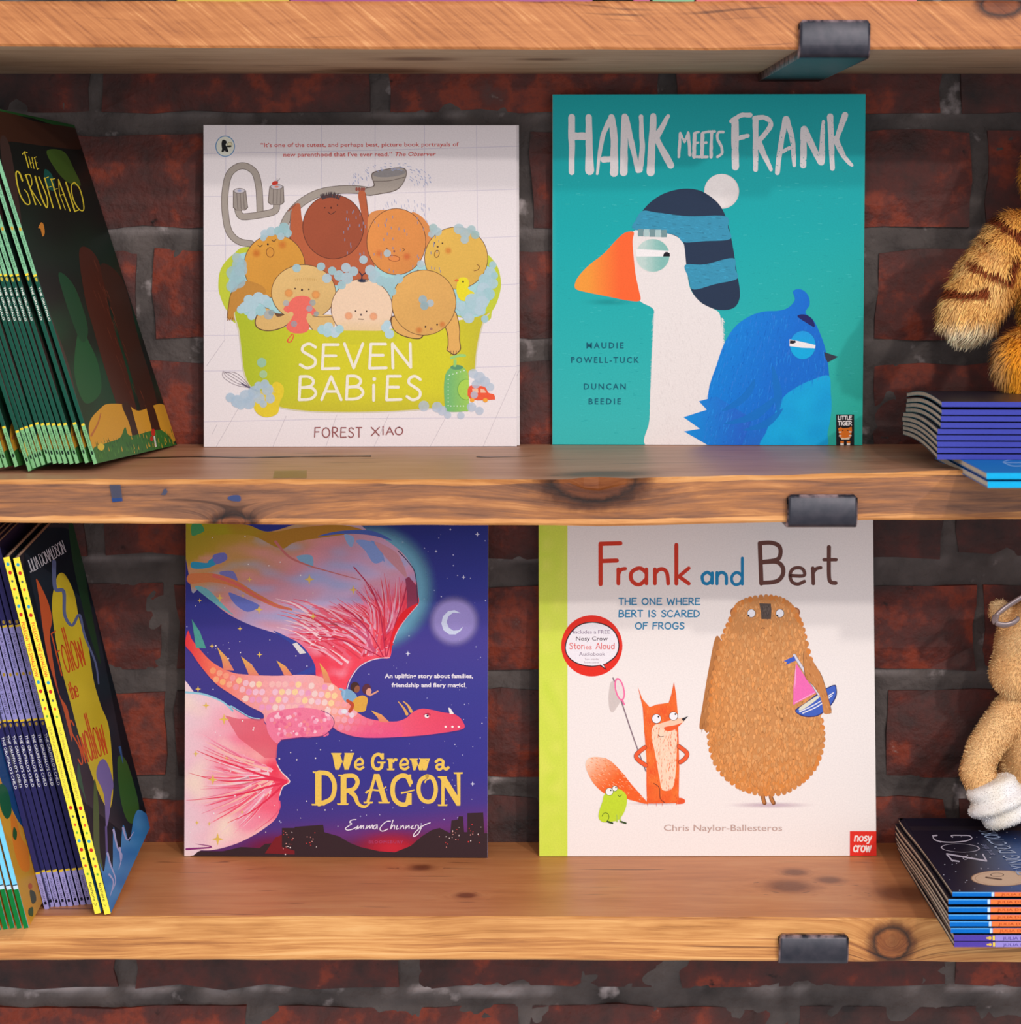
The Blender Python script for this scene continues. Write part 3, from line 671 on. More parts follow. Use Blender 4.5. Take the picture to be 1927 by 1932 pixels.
# ---------------------------------------------------------------- white bath book
def babies_art(p):
    P_ = p
    P_.poly([(384, 230), (980, 230), (980, 846), (384, 846)], (234, 226, 227))
    ln = (206, 198, 212)
    for x0_, x1_ in ((426, 424), (522, 515), (607, 603), (708, 705), (801, 802), (899, 901)):
        P_.stroke([(x0_, 234), ((x0_+x1_)/2+1, 420), (x1_, 640)], 1.1, ln, cap=False)
    for a, b, c in ((290, 284, 276), (371, 366, 357), (463, 458, 446), (549, 545, 536), (633, 630, 627), (700, 698, 691), (796, 790, 788)):
        P_.stroke([(385, a), (680, b), (976, c)], 1.1, ln, cap=False)
    for xa, ya, xb, yb in ((425, 640, 390, 690), (450, 770, 408, 843), (540, 785, 515, 843), (636, 782, 615, 843), (734, 782, 706, 843), (840, 790, 812, 843), (975, 700, 912, 843), (410, 800, 400, 820)):
        P_.stroke([(xa, ya), (xb, yb)], 1.0, (200, 190, 196), False, cap=False)
    # publisher roundel
    P_.ell(425, 276, 18.5, 20, (96, 146, 192)); P_.ell(425, 276, 16.8, 18.3, (228, 228, 212))
    P_.ell(433.5, 273, 5, 5, (150, 140, 90)); P_.ell(433.5, 273, 4.2, 4.2, (222, 216, 180)); P_.poly([(428, 275), (436, 274), (437, 277), (428, 278)], (24, 22, 24))
    P_.blob([(420, 264), (426, 265), (428, 269), (426, 273), (429, 279), (431, 285), (430, 287), (426, 286), (424, 284), (421, 287), (418, 286), (419, 281), (418, 272)], (24, 22, 24))
    # quotation
    r_ = (208, 78, 70)
    P_.text('\u201cIt\u2019s one of the cutest, and perhaps best, picture book portrayals of', 492, 866, 277.5, 8.2, r_, 0.012, rot=-0.004)
    P_.text('new parenthood that I\u2019ve ever read.\u201d', 535, 740, 295.5, 8.2, r_, 0.012, rot=-0.004)
    P_.text('The Observer', 746, 823, 294.5, 8.2, r_, 0.012, 0.25, rot=-0.004)
    pipe = (168, 158, 148); po = (104, 90, 84)
    def pipe_(pts, w, w1=None):
        P_.stroke(pts, w+2.2, po, w1=(w1 or w)+2.2); P_.stroke(pts, w, pipe, w1=w1)
    pipe_([(474, 460), (450, 455), (432, 436), (425, 400), (425, 362), (432, 330), (448, 315), (465, 314), (481, 326), (488, 350), (490, 374), (491, 402)], 11)
    pipe_([(449, 396), (453, 406), (462, 409), (488, 406), (512, 401), (521, 395), (522, 382)], 11)
    for (x, y, w, h_, tilt, c2) in ((454, 378, 26, 36, -2, (150, 158, 190)), (521, 369, 29, 33, 1, (214, 140, 120))):
        q = [(x-w*.42+tilt, y-h_*.5), (x+w*.42+tilt, y-h_*.5), (x+w*.5, y+h_*.36), (x+w*.3, y+h_*.5), (x-w*.3, y+h_*.5), (x-w*.5, y+h_*.36)]
        P_.poly([(a+(1.3 if a > x else -1.3), b+(1 if b > y else -1)) for a, b in q], po); P_.poly(q, (158, 148, 140))
        for u in (-.2, .05, .28): P_.stroke([(x+w*u+tilt, y-h_*.4), (x+w*u, y+h_*.45)], 1.3, (120, 108, 102), False)
        P_.ell(x+tilt, y-h_*.5, w*.42, 5, po); P_.ell(x+tilt, y-h_*.5, w*.38, 4, (196, 190, 196)); P_.ell(x+tilt, y-h_*.5, 4, 2, c2)
    P_.ell(519, 345.5, 6, 4, (206, 62, 44), rot=-.3)
    for a in (-1, 4): P_.stroke([(523, 343), (524+a, 337)], .8, (60, 40, 40), False)
    # tub back rim and inside water
    lime = (190, 200, 42)
    P_.blob([(470, 466), (440, 480), (418, 505), (412, 535), (416, 560), (432, 590), (470, 610), (700, 560), (900, 606), (930, 585), (944, 550), (944, 520), (934, 495), (910, 478), (860, 500), (560, 490)], (196, 206, 60))
    P_.blob([(478, 476), (450, 494), (434, 520), (434, 548), (450, 580), (500, 600), (700, 560), (890, 600), (918, 580), (928, 550), (926, 520), (905, 500), (700, 500)], (168, 212, 214))
    def head(cx_, cy, rx, ry, c, rot=0, oc=(96, 64, 48)):
        P_.ell(cx_, cy, rx+1.1, ry+1.1, oc, rot, 44)
        P_.ell(cx_, cy, rx, ry, lambda x, y: mixc(shade(c, 1.03), shade(c, .95), ((x-cx_)/rx*.4+(y-cy)/ry*.6+1)/2+.25*N3(x, y, cx_, .03)), rot, 44, step=9)
    def drops(x0_, x1_, y0_, y1_, n, c=(150, 150, 176), a=.8):
        P_.up()
        for _ in range(n):
            x = random.uniform(x0_, x1_); y = random.uniform(y0_, y1_); P_.stroke([(x, y), (x+random.uniform(-.5, .5), y+5)], 1.5, c+(a,), False, up=False, cap=False)
    # shower pipe held up
    pipe_([(528, 452), (538, 420), (552, 398), (575, 378), (604, 364), (640, 358), (676, 358), (700, 362)], 13.5)
    P_.blob([(690, 355), (705, 350), (701, 334), (704, 325), (722, 320), (750, 316), (764, 318), (768, 326), (765, 338), (757, 352), (744, 361), (720, 366), (692, 369)], po, n=5)
    P_.blob([(690, 356.5), (707, 351), (702.5, 334), (706, 326.5), (722, 321.5), (750, 317.5), (762, 319), (766.5, 326), (763.5, 338), (756, 351), (743, 359.5), (720, 364.5), (692, 367.5)], pipe, n=5)
    P_.ell(735, 327, 31, 7, (140, 136, 136), -.09); P_.stroke([(705, 342), (735, 341), (764, 334)], 1.2, po)
    P_.up()
    for i in range(120):      # spray
        a = random.uniform(math.pi*1.02, math.pi*2.0); k = random.uniform(30, 60) ; x = 738+math.cos(a)*k*1.35; y = 350+math.sin(a)*k*.75
        if y < 322 or abs(x-735) > 38: P_.stroke([(x, y), (x+math.cos(a+1.4)*4, y+abs(math.sin(a+1.4))*4)], 1.1, (164, 172, 206), False, up=False, cap=False)
    for i in range(46): x = random.uniform(700, 815); y = random.uniform(372, 420)+abs(x-757)*.15; P_.stroke([(x, y), (x+1, y+6)], 1.1, (176, 180, 208), False, up=False, cap=False)
    # back row
    P_.blob([(552, 392), (566, 385), (572, 420), (600, 470), (660, 470), (682, 420), (676, 366), (690, 364), (696, 420), (700, 470), (702, 530), (600, 535), (545, 500), (548, 430)], (186, 98, 62))
    P_.stroke([(549, 398), (547, 440), (552, 480)], 1.2, (110, 60, 44)); P_.stroke([(690, 366), (696, 410), (698, 450)], 1.2, (110, 60, 44))
    head(629, 428, 57, 60, (164, 82, 54), oc=(80, 44, 36))
    P_.up()
    for k in range(46):
        a = random.uniform(-1, 1); P_.stroke([(624+a*16, 372+a*a*4), (624+a*21, 362+a*a*6)], 2.2, (72, 58, 62), False, up=False, w1=.5)
    for x in (553, 557, 561): P_.stroke([(x-8, y0 := 398-(x-553)*.9), (x-3, y0-6)], 2.2, (150, 84, 64), False)
    for x in (673, 678, 683, 687): P_.ell(x, 357, 2.4, 3.6, (150, 80, 66))
    ink_ = (66, 42, 40)
    P_.ell(613, 392, 1.3, 1.3, ink_); P_.ell(637, 387, 1.3, 1.3, ink_); P_.ell(625, 392, 1.6, 2, (90, 40, 34)); P_.stroke([(619, 400), (625, 404), (633, 399)], 1.3, ink_)
    drops(648, 690, 395, 480, 22)
    P_.blob([(697, 405), (720, 396), (735, 402), (715, 430), (700, 455), (694, 440)], (222, 146, 84)); P_.blob([(776, 402), (795, 408), (812, 430), (816, 450), (800, 470), (785, 440)], (220, 142, 78))
    head(748, 456, 55, 62, (226, 146, 76))
    for dx in (-17, 14): P_.stroke([(748+dx-2, 468), (748+dx+2, 471), (748+dx-2, 474)], 1.2, ink_, False)
    P_.ell(744, 474, 2, 2, (130, 80, 80)); P_.ell(743.5, 487.5, 11.5, 6, (150, 80, 46), .12); P_.ell(743.5, 487.5, 10.2, 4.8, (228, 140, 76), .12)
    P_.glow(768, 484, 10, (236, 120, 70), .5); P_.glow(716, 478, 10, (236, 120, 70), .4); drops(705, 800, 405, 510, 30)
    head(861, 487, 59, 58, (226, 182, 84))
    for x, y in ((820, 458), (835, 459)): P_.ell(x, y, 1.5, 1.7, ink_)
    P_.ell(826, 465.5, 1.9, 1.9, (110, 80, 50)); P_.ell(824.5, 479, 5, 7.4, (110, 70, 40), .2); P_.ell(824.5, 479, 3.8, 6, (228, 176, 80), .2)
    P_.glow(846, 473, 9, (240, 150, 70), .65); P_.stroke([(900, 499), (905, 503), (902, 509), (895, 511)], 1.3, (120, 70, 44))
    drops(812, 836, 440, 520, 12)
    head(518, 502, 57, 59, (217, 154, 62))
    for (x, y) in ((491, 464), (517, 454)): P_.stroke([(x-4, y-1), (x, y+1.5), (x+4, y-2)], 1.4, ink_)
    P_.ell(505.5, 461, 1.9, 2, ink_); P_.ell(510, 476, 7.8, 9.8, (140, 86, 40)); P_.ell(510, 476, 6.5, 8.4, (216, 150, 62))
    P_.glow(484, 478, 11, (224, 120, 50), .5); P_.glow(533, 462, 11, (230, 130, 60), .5)
    P_.blob([(462, 530), (440, 548), (431, 575), (429, 600), (436, 603), (446, 601), (452, 580), (470, 562), (500, 556), (496, 540)], (196, 138, 60))
    P_.stroke([(462, 528), (438, 550), (431, 580), (429, 600)], 1.2, (110, 70, 40))
    for x in (431, 435, 439, 443): P_.stroke([(x, 600), (x-1, 604)], 2, (150, 96, 44), False)
    # front of the tub
    tub = crv([(446, 586), (452, 625), (456, 660), (461, 700), (472, 727), (490, 745), (520, 765), (570, 774), (640, 777), (720, 776), (790, 772), (845, 765), (872, 752), (888, 725), (895, 700), (899, 660), (906, 625), (914, 600), (922, 588), (890, 600), (740, 622), (620, 624), (500, 610)], True)
    P_.poly([(a-2 if a < 680 else a+2, b+2) for a, b in tub], (214, 206, 176))
    P_.poly(tub, lambda x, y: mixc(mixc((178, 192, 44), (214, 208, 44), min(1, max(0, (x-470)/150))), (198, 190, 48), max(0, (y-735)/40, (x-840)/60)+.2*N3(x, y, 1, .02)), step=13)
    # front row
    P_.blob([(520, 590), (500, 580), (484, 595), (481, 612), (490, 622), (510, 625), (535, 618), (552, 603), (550, 594), (540, 592)], (110, 78, 56)); 
    head(573, 552, 60, 52, (224, 186, 120))
    P_.blob([(516, 588), (500, 582), (486, 596), (483, 611), (491, 620), (510, 623), (535, 616), (551, 602), (549, 595), (541, 593), (524, 598)], (220, 180, 112))
    P_.blob([(575, 598), (586, 590), (600, 594), (628, 596), (628, 622), (590, 622)], (222, 184, 118)); P_.stroke([(590, 596), (606, 598), (628, 597)], 1.2, (96, 64, 48)); P_.stroke([(574, 600), (590, 622)], 1.2, (96, 64, 48), False)
    P_.up()
    for k in range(11): P_.stroke([(557+k*4, 524+abs(k-5)*.5), (557.5+k*4, 529)], .9, (196, 150, 80), False, up=False)
    for x, y in ((557, 544.5), (583, 546)): P_.ell(x, y, 1.5, 1.6, ink_)
    P_.ell(570, 547, 2, 2.4, (70, 44, 44)); P_.glow(545, 553, 9.5, (244, 166, 92), .9, core=.4); P_.glow(596, 556, 9.5, (244, 166, 92), .9, core=.4)
    P_.blob([(550, 566), (558, 560), (572, 558), (585, 562), (587, 575), (597, 588), (585, 597), (578, 600), (584, 618), (574, 628), (552, 628), (540, 617), (551, 600), (546, 592), (535, 583)], (236, 112, 98))
    P_.blob([(551, 630), (546, 636), (541, 643), (545, 647), (551, 644), (555, 634)], (228, 88, 60)); P_.blob([(552, 632), (547, 637), (544, 643), (546, 644.5), (550, 642), (553, 634)], (204, 196, 48))
    for x, y in ((549, 593), (584, 596)): P_.ell(x, y, 5, 5, (224, 186, 120))
    P_.ell(683, 582, 58.5, 56, (120, 84, 64), 0, 44)
    c8 = (238, 208, 178); P_.poly([q for q in [(683+57.3*math.cos(a), 582+54.8*math.sin(a)) for a in [2*math.pi*k/44 for k in range(44)]]], lambda x, y: mixc(c8, (226, 196, 140), max(0, (y-600)/40)), step=10)
    P_.poly(crv([(622, 622), (645, 623.5), (683, 624), (720, 624), (746, 621), (744, 645), (683, 650), (624, 645)], True), (206, 202, 46))
    P_.up()
    for k in range(50):
        a = random.uniform(-1, 1); P_.stroke([(684+a*3, 532), (684+a*12, 526+a*a*5)], 1.6, (38, 44, 70), False, up=False, w1=.4)
    P_.stroke([(682, 530), (683, 520), (678, 513)], 2, (38, 44, 70)); P_.stroke([(683, 530), (684, 520), (690, 515)], 1.6, (38, 44, 70))
    for x, y in ((671, 587), (692, 587.5)): P_.ell(x, y, 1.5, 1.7, ink_)
    P_.ell(681.5, 594, 2, 2, (110, 90, 90)); P_.stroke([(676.5, 602), (686, 602.5)], 1.3, ink_, False)
    P_.glow(658, 596, 9, (248, 176, 130), .9, core=.4); P_.glow(705, 597, 9, (248, 176, 130), .9, core=.4)
    P_.blob([(745, 596), (737, 606), (745, 625), (765, 636), (790, 640), (799, 634), (798, 626), (775, 620)], (96, 64, 48)); P_.blob([(746, 598), (739, 606), (746, 624), (766, 634.5), (789, 638), (797, 633), (796, 626), (775, 620)], (224, 172, 98))
    P_.blob([(838, 600), (852, 584), (862, 592), (868, 620), (868, 640), (870, 654), (869, 661), (862, 668), (856, 670), (847, 664), (843, 661), (845, 650), (844, 630), (838, 612)], (96, 64, 48))
    P_.blob([(839, 602), (852, 586), (861, 593), (866.6, 620), (866.6, 640), (868.5, 654), (867.5, 660), (862, 666), (856, 668), (848, 663), (844.5, 660), (846.5, 650), (845.5, 630), (839.5, 612)], (226, 174, 96))
    for x in (851, 856, 861): P_.stroke([(x, 662), (x, 669)], 1.1, (96, 64, 48), False)
    head(800, 571, 60, 61, (224, 172, 96))
    for x, y in ((803, 616.5), (825, 612.5)): P_.ell(x, y, 1.7, 1.9, ink_)
    P_.ell(814, 620.5, 2.6, 2.6, (170, 120, 90)); P_.glow(791, 623, 9, (236, 140, 70), .6); P_.glow(835, 612, 8, (236, 140, 70), .6)
    # duck, bottle, car, bowl, whisk
    P_.blob([(866, 526), (876, 523), (884, 528), (885, 538), (884, 545), (895, 552), (904, 557), (898, 562), (886, 562), (878, 568), (868, 565), (862, 552), (862, 538)], (234, 220, 40)); P_.ell(874, 531.5, 1.7, 1.9, (50, 44, 30)); P_.ell(862, 529, 4, 2.4, (228, 120, 60))
    gb = (124, 190, 110)
    P_.blob([(843, 702), (850, 694), (862, 689), (872, 691), (881, 700), (884, 715), (885, 770), (876, 776), (850, 777), (841, 773), (838, 740), (839, 715)], lambda x, y: mixc((116, 184, 116), (160, 206, 92), (x-845)/40), step=9)
    P_.ell(862, 693, 12, 4.6, (92, 152, 110)); P_.poly([(856, 678), (862, 678), (861, 692), (856, 692)], (150, 206, 116)); P_.stroke([(852, 675), (866, 671), (877, 671)], 5.5, (156, 210, 120))
    P_.ell(880, 735, 17, 20, (110, 170, 80), 0); P_.ell(880.5, 735, 16, 19, (172, 212, 82), 0); P_.poly([(885, 700), (900, 700), (900, 765), (885.5, 765)], (238, 230, 230))
    for a, b in [(848+i*7, 708-i*2.2) for i in range(5)]+[(846, 716+i*7) for i in range(8)]+[(851+i*6, 766) for i in range(5)]: P_.ell(a, b, 1.1, 1.1, (226, 240, 224))
    P_.poly(crv([(885, 729), (905, 728), (916, 731), (922, 741), (932, 744), (934, 752), (930, 754), (887, 753)], True, 3), (236, 92, 58)); P_.poly([(891, 733), (902, 733), (903, 741), (892, 741)], (240, 190, 160)); P_.poly([(907, 733), (914, 735), (918, 741), (907, 741)], (240, 190, 160))
    for x in (891, 916): P_.ell(x, 755, 4.6, 4.2, (240, 166, 60))
    P_.blob([(516, 723), (526, 721), (535, 730), (535, 745), (528, 760), (524, 780), (505, 787), (488, 782), (479, 768), (482, 752), (505, 742)], (228, 204, 52)); P_.ell(500, 741, 20, 5, (214, 196, 110), -.1)
    for k in range(5): P_.stroke([(474, 732), (444+k*3.4, 726-k*3.4), (422+k*5, 712-k*2.4), (421+k*1.2, 700+k*.5)], .6, (110, 92, 112), up=False)
    P_.stroke([(456, 723), (474, 733), (488, 738)], 2.2, (84, 74, 100))
    # foam
    def foam(pts, c=(172, 216, 222), a=.72):
        P_.up()
        for k, (x, y, r) in enumerate(pts): P_.ell(x, y, r, r, mixc(c, (206, 224, 238), random.random()*.7)+(a,), n=18, up=False)
    foam([(500, 441, 8), (512, 437, 9), (526, 436, 9), (536, 430, 10), (543, 440, 8), (530, 446, 7), (497, 449, 6)])
    foam([(452, 500, 14), (440, 515, 13), (450, 530, 14), (438, 540, 11), (455, 510, 12), (447, 486, 9)], a=.6)
    foam([(470, 566, 10), (488, 562, 11), (500, 566, 10), (462, 580, 10), (478, 580, 12), (492, 586, 10), (455, 584, 8), (475, 596, 8), (505, 573, 8)], a=.85)
    foam([(507, 594, 9), (513, 590, 6), (540, 572, 6), (590, 571, 6), (584, 582, 6), (597, 592, 5), (555, 611, 6)], (150, 180, 190), .5)
    foam([(560, 506, 8), (606, 503, 8), (627, 511, 8), (640, 520, 10), (653, 505, 9), (667, 512, 9), (617, 525, 9), (655, 525, 11), (686, 490, 8), (699, 510, 10), (707, 522, 12), (720, 530, 10), (735, 535, 12), (752, 526, 9), (740, 550, 8), (645, 538, 8)], a=.75)
    foam([(731, 478, 7), (794, 498, 7), (818, 430, 8), (826, 437, 8), (814, 442, 6), (866, 432, 10), (878, 440, 10), (890, 433, 8), (897, 443, 8), (877, 452, 8)], (170, 208, 204), .7)
    foam([(930, 500, 7), (925, 515, 11), (915, 528, 12), (930, 535, 10), (912, 545, 12), (922, 555, 12), (905, 560, 12), (890, 566, 12), (893, 580, 14), (905, 585, 10), (880, 590, 12), (885, 600, 10), (870, 578, 9), (910, 570, 12), (933, 520, 7), (915, 602, 7)], a=.8)
    foam([(798, 565, 8), (812, 572, 7), (801, 577, 8)], (160, 196, 206), .7)
    foam([(608, 622, 9), (620, 617, 9), (632, 627, 10), (641, 621, 8), (618, 628, 8), (727, 618, 8), (735, 630, 9), (731, 611, 7)], a=.9)
    foam([(494, 684, 9)], (120, 194, 120), .8); foam([(497, 706, 7.5)], (176, 214, 150), .8)
    foam([(435, 750, 9), (448, 757, 12), (465, 748, 13), (480, 740, 12), (470, 760, 12), (490, 752, 10), (505, 735, 11), (488, 728, 8), (510, 752, 9), (497, 762, 7), (455, 765, 8), (500, 724, 8)], (186, 212, 232), .7)
    foam([(800, 766, 10), (825, 768, 10), (835, 775, 9), (845, 783, 7), (890, 768, 9), (905, 775, 8), (870, 784, 7), (893, 705, 9), (905, 712, 11), (915, 720, 10), (925, 730, 8), (898, 725, 8), (895, 745, 7)], (200, 216, 234), .6)
    cream = (240, 234, 216)
    letters(P_, 'SEVEN', 564, 778, 697.5, 51, 5.4, cream, wob=1.2, track=.16)
    letters(P_, 'BAB', 562, 688, 756.5, 49, 5.4, cream, wob=1, track=.14); letters(P_, 'I', 704, 708, 758, 34, 5.4, cream); P_.ell(706.5, 715, 3.6, 3.6, cream)
    letters(P_, 'ES', 727, 796, 757, 50, 5.4, cream, wob=1, track=.2)
    br = (150, 84, 84)
    letters(P_, 'FOREST', 593, 684, 825.5, 20, 2, br, track=.2, wob=.6); letters(P_, 'X', 700, 717, 823, 18, 2, br); letters(P_, 'I', 721, 724, 821, 13, 2, br); P_.ell(723, 805.5, 1.5, 1.5, br); letters(P_, 'AO', 728, 761, 821, 16, 2, br, track=.12)

# ---------------------------------------------------------------- teal goose book
def goose_art(p):
    P_ = p
    P_.rect(1038, 170, 1636, 846, lambda x, y: mixc(mixc((20, 172, 176), (62, 186, 184), (y-430)/400), (44, 176, 158), max(0, (x-1380)/250)*max(0, (y-400)/400))+() , step=26)
    P_.up()
    for _ in range(500):
        x = random.uniform(1050, 1620); y = random.uniform(330, 830); P_.stroke([(x, y), (x+random.uniform(2, 10), y+random.uniform(-1, 1))], .7, (70, 196, 194) if random.random() < .5 else (24, 160, 164), False, up=False, cap=False)
    wh = (236, 230, 230); J = .55
    def S(pts, w, w1=None, sm=False): P_.stroke(pts, w, wh, sm, w1=w1, jit=J, up=False)
    P_.up()
    S([(1079, 221), (1079, 325)], 13, 10); S([(1111, 221), (1113, 322)], 11, 16); S([(1079, 257), (1110, 257)], 14)
    S([(1154, 222), (1137, 260), (1127, 328)], 11, 5, True); S([(1154, 221), (1159, 262), (1159, 326)], 12, 15, True); S([(1139, 301), (1157, 300)], 11)
    S([(1179, 220), (1177, 325)], 12, 15); S([(1181, 222), (1204, 322)], 12, 9); S([(1210, 220), (1212, 285), (1207, 320)], 8, 12, True)
    S([(1233, 219), (1228, 325)], 12, 15); S([(1261, 219), (1237, 262)], 7, 13); S([(1239, 262), (1266, 312)], 11, 14)
    S([(1281, 296), (1284, 252)], 5); S([(1284, 251), (1292, 269), (1299, 250)], 4.4); S([(1299, 251), (1302, 292)], 6)
    for x in (1311, 1326): S([(x, 252), (x-1, 296)], 7); S([(x, 251), (x+8, 249)], 4.5); S([(x, 270), (x+7, 269)], 4.5); S([(x, 296), (x+9, 296)], 5)
    S([(1337, 248.5), (1349, 248)], 5); S([(1343, 250), (1342, 296)], 6); S([(1365, 249), (1356, 250), (1354, 262), (1362, 278), (1362, 290), (1354, 296)], 5, None, True)
    S([(1387, 228), (1388, 315)], 14, 13); S([(1380, 229), (1398, 218), (1416, 217)], 8, 9, True); S([(1390, 262), (1411, 256)], 9, 8)
    S([(1426, 224), (1426, 320)], 11, 9); S([(1424, 223), (1444, 222), (1455, 236), (1434, 264)], 9, None, True); S([(1430, 266), (1455, 320)], 13, 7)
    S([(1483, 224), (1474, 270), (1467, 326)], 11, 9, True); S([(1484, 224), (1495, 262), (1499, 312)], 11, 7, True); S([(1475, 287), (1490, 279)], 7)
    S([(1517, 244), (1516, 312)], 12, 12); S([(1518, 244), (1548, 306)], 13, 11); S([(1554, 229), (1550, 306)], 6, 13)
    S([(1567, 220), (1571, 318)], 12, 9); S([(1595, 217), (1579, 262)], 12, 9); S([(1577, 262), (1592, 294), (1608, 312)], 12, 6, True)
    P_.up()
    for _ in range(210):      # dry-brush flecks
        x = random.uniform(1380, 1600); y = random.uniform(226, 324); 
        P_.ell(x, y, random.uniform(.4, 1.1), random.uniform(.4, 1.3), (40, 160, 164), n=6, up=False)
    # head and neck
    neck = [(1196, 436), (1215, 434), (1250, 437), (1280, 448), (1294, 470), (1296, 505), (1303, 545), (1322, 570), (1345, 582), (1358, 592), (1362, 620), (1366, 655), (1364, 700), (1368, 760), (1372, 846), (1226, 846), (1226, 790), (1229, 700), (1232, 640), (1234, 600), (1232, 582), (1206, 566), (1190, 530), (1180, 490), (1184, 455)]
    P_.poly(crv(neck, True), (238, 231, 229)); P_.up()
    for k in range(90):      # fringe of feathers down the neck
        y = 590+k*2.8; x = 1233-(y-590)*.028; P_.stroke([(x+4, y), (x-random.uniform(.5, 3), y+4)], 1.6, (238, 231, 229), False, up=False, w1=.4, cap=False)
        y = 600+k*1.2; P_.stroke([(1362, y), (1362+random.uniform(2, 6)+k*.05, y+4)], 1.6, (238, 231, 229), False, up=False, w1=.4, cap=False)
    for _ in range(260):
        x = random.uniform(1240, 1350); y = random.uniform(590, 835); P_.stroke([(x, y), (x+2, y+7)], .7, (228, 220, 218), False, up=False, cap=False)
    P_.glow(1150, 570, 58, (20, 120, 126), .22, 0, ry=9)
    P_.poly(crv([(1196, 438), (1180, 439), (1164, 452), (1140, 478), (1112, 500), (1093, 520), (1085, 536), (1088, 546), (1110, 552), (1150, 560), (1185, 567), (1208, 567), (1206, 548), (1200, 520), (1196, 485), (1194, 455)], True), lambda x, y: mixc((246, 158, 62), (252, 106, 52), (x-1110)/60), step=9)
    P_.ell(1232, 482, 33, 32, (232, 226, 222)); P_.ell(1232, 482, 31.5, 31, lambda x, y: mixc((196, 218, 212), (134, 192, 184), (x-1215)/32+.3*N3(x, 0, 0, .2)), step=7)
    P_.poly([(1200.5, 470), (1264, 473), (1264, 484), (1201, 484)], (246, 242, 242)); P_.poly([(1251.5, 484), (1252, 480), (1255, 476), (1259, 475), (1264, 478), (1264.5, 484)], (30, 26, 34))
    # woolly hat
    navy = (38, 54, 80); bl = (58, 150, 184)
    def wool(pts, c, amt, n):
        q = crv(pts, True); P_.poly(q, c); xs = [a for a, b in q]; ys = [b for a, b in q]; P_.up()
        for _ in range(n):
            x = random.uniform(min(xs), max(xs)); y = random.uniform(min(ys), max(ys))
            if pip(x, y, q) and pip(x+9, y+2, q) and pip(x+12, y+2, q): P_.stroke([(x, y), (x+random.uniform(4, 10), y+1)], random.uniform(.8, 1.6), shade(c, 1+random.uniform(-amt, amt)), False, up=False, cap=False)
    P_.ell(1362, 361, 33, 33, (226, 214, 212)); P_.ell(1361, 360, 31.5, 31.5, lambda x, y: mixc((240, 234, 232), (222, 212, 210), max(0, (x-1355)/40)*max(0, (y-340)/50)+.25*N3(x, y, 0, .08)), step=6)
    hat = crv([(1214, 396), (1232, 378), (1256, 364), (1290, 356), (1322, 360), (1350, 378), (1366, 400), (1376, 430), (1384, 470), (1390, 510), (1396, 545), (1395, 566), (1386, 580), (1368, 585), (1345, 582), (1320, 568), (1304, 545), (1296, 505), (1290, 458), (1276, 446), (1258, 440), (1230, 437), (1197, 433), (1199, 420)], True)
    P_.poly(hat, navy)
    wool([(1213, 398), (1240, 401), (1300, 408), (1369, 408), (1374, 430), (1378, 451), (1330, 455), (1291, 457), (1280, 447), (1262, 441), (1197, 433), (1200, 415)], bl, .16, 260)
    wool([(1293, 500), (1330, 499), (1383, 487), (1388, 508), (1391, 526), (1350, 536), (1308, 546), (1300, 525)], bl, .16, 130)
    for i, x in enumerate((1204, 1215, 1226, 1237, 1248)): P_.rect(x, 432+i*.4, x+10.5, 446+i*.4, (120, 152, 156) if i % 2 == 0 else (176, 204, 204))
    # little blue bird
    body = crv([(1336, 760), (1340, 725), (1352, 690), (1366, 650), (1386, 618), (1412, 598), (1440, 588), (1470, 586), (1488, 580), (1500, 566), (1497, 549), (1512, 546), (1525, 557), (1528, 575), (1520, 590), (1535, 604), (1548, 630), (1558, 660), (1564, 700), (1560, 712), (1520, 722), (1490, 742), (1470, 780), (1450, 815), (1440, 846), (1340, 846)], True)
    blc = lambda x, y: mixc(mixc((16, 140, 226), (22, 112, 214), ((x-1340)+(y-590)*.4)/180), (40, 110, 206), max(0, (y-780)/70))
    P_.poly(body, blc, step=14)
    P_.poly([(1352, 748), (1319, 757), (1334, 773), (1290, 787), (1321, 809), (1291, 814), (1335, 842), (1400, 842), (1420, 790)], lambda x, y: mixc((20, 146, 226), (38, 104, 208), (x-1290)/110), step=12)
    belly = crv([(1564, 709), (1568, 740), (1569, 775), (1562, 815), (1552, 846), (1441, 846), (1446, 815), (1462, 780), (1480, 748), (1508, 728), (1535, 716)], True)
    P_.poly(belly, lambda x, y: mixc((22, 176, 232), (20, 164, 226), N3(x, y, 3, .03)+.5), step=12)
    P_.up()
    for _ in range(750):      # feather strokes
        x = random.uniform(1330, 1560); y = random.uniform(590, 838)
        if pip(x, y, body) and not pip(x, y, belly):
            k = random.uniform(6, 16); a = math.radians(112-(x-1440)*.12); d = random.choice(((40, 150, 236), (14, 98, 200), (60, 130, 226), (24, 122, 220)))
            P_.stroke([(x, y), (x+math.cos(a)*k*.5, y+math.sin(a)*k)], .9, d, False, up=False, cap=False, w1=.3)
    for pts in ([(1424, 715), (1400, 745), (1362, 775), (1395, 765), (1420, 740)], [(1458, 690), (1476, 740), (1468, 780), (1460, 740)], [(1470, 745), (1430, 790), (1366, 800), (1410, 782)], [(1478, 770), (1450, 805), (1402, 812), (1440, 795)]):
        P_.blob(pts, (30, 132, 224)+(.7,))
    P_.ell(1515, 651, 25.5, 28, (24, 112, 206)); P_.ell(1515, 651, 24, 26.5, lambda x, y: mixc((30, 160, 232), (14, 176, 232), (y-630)/30), step=7)
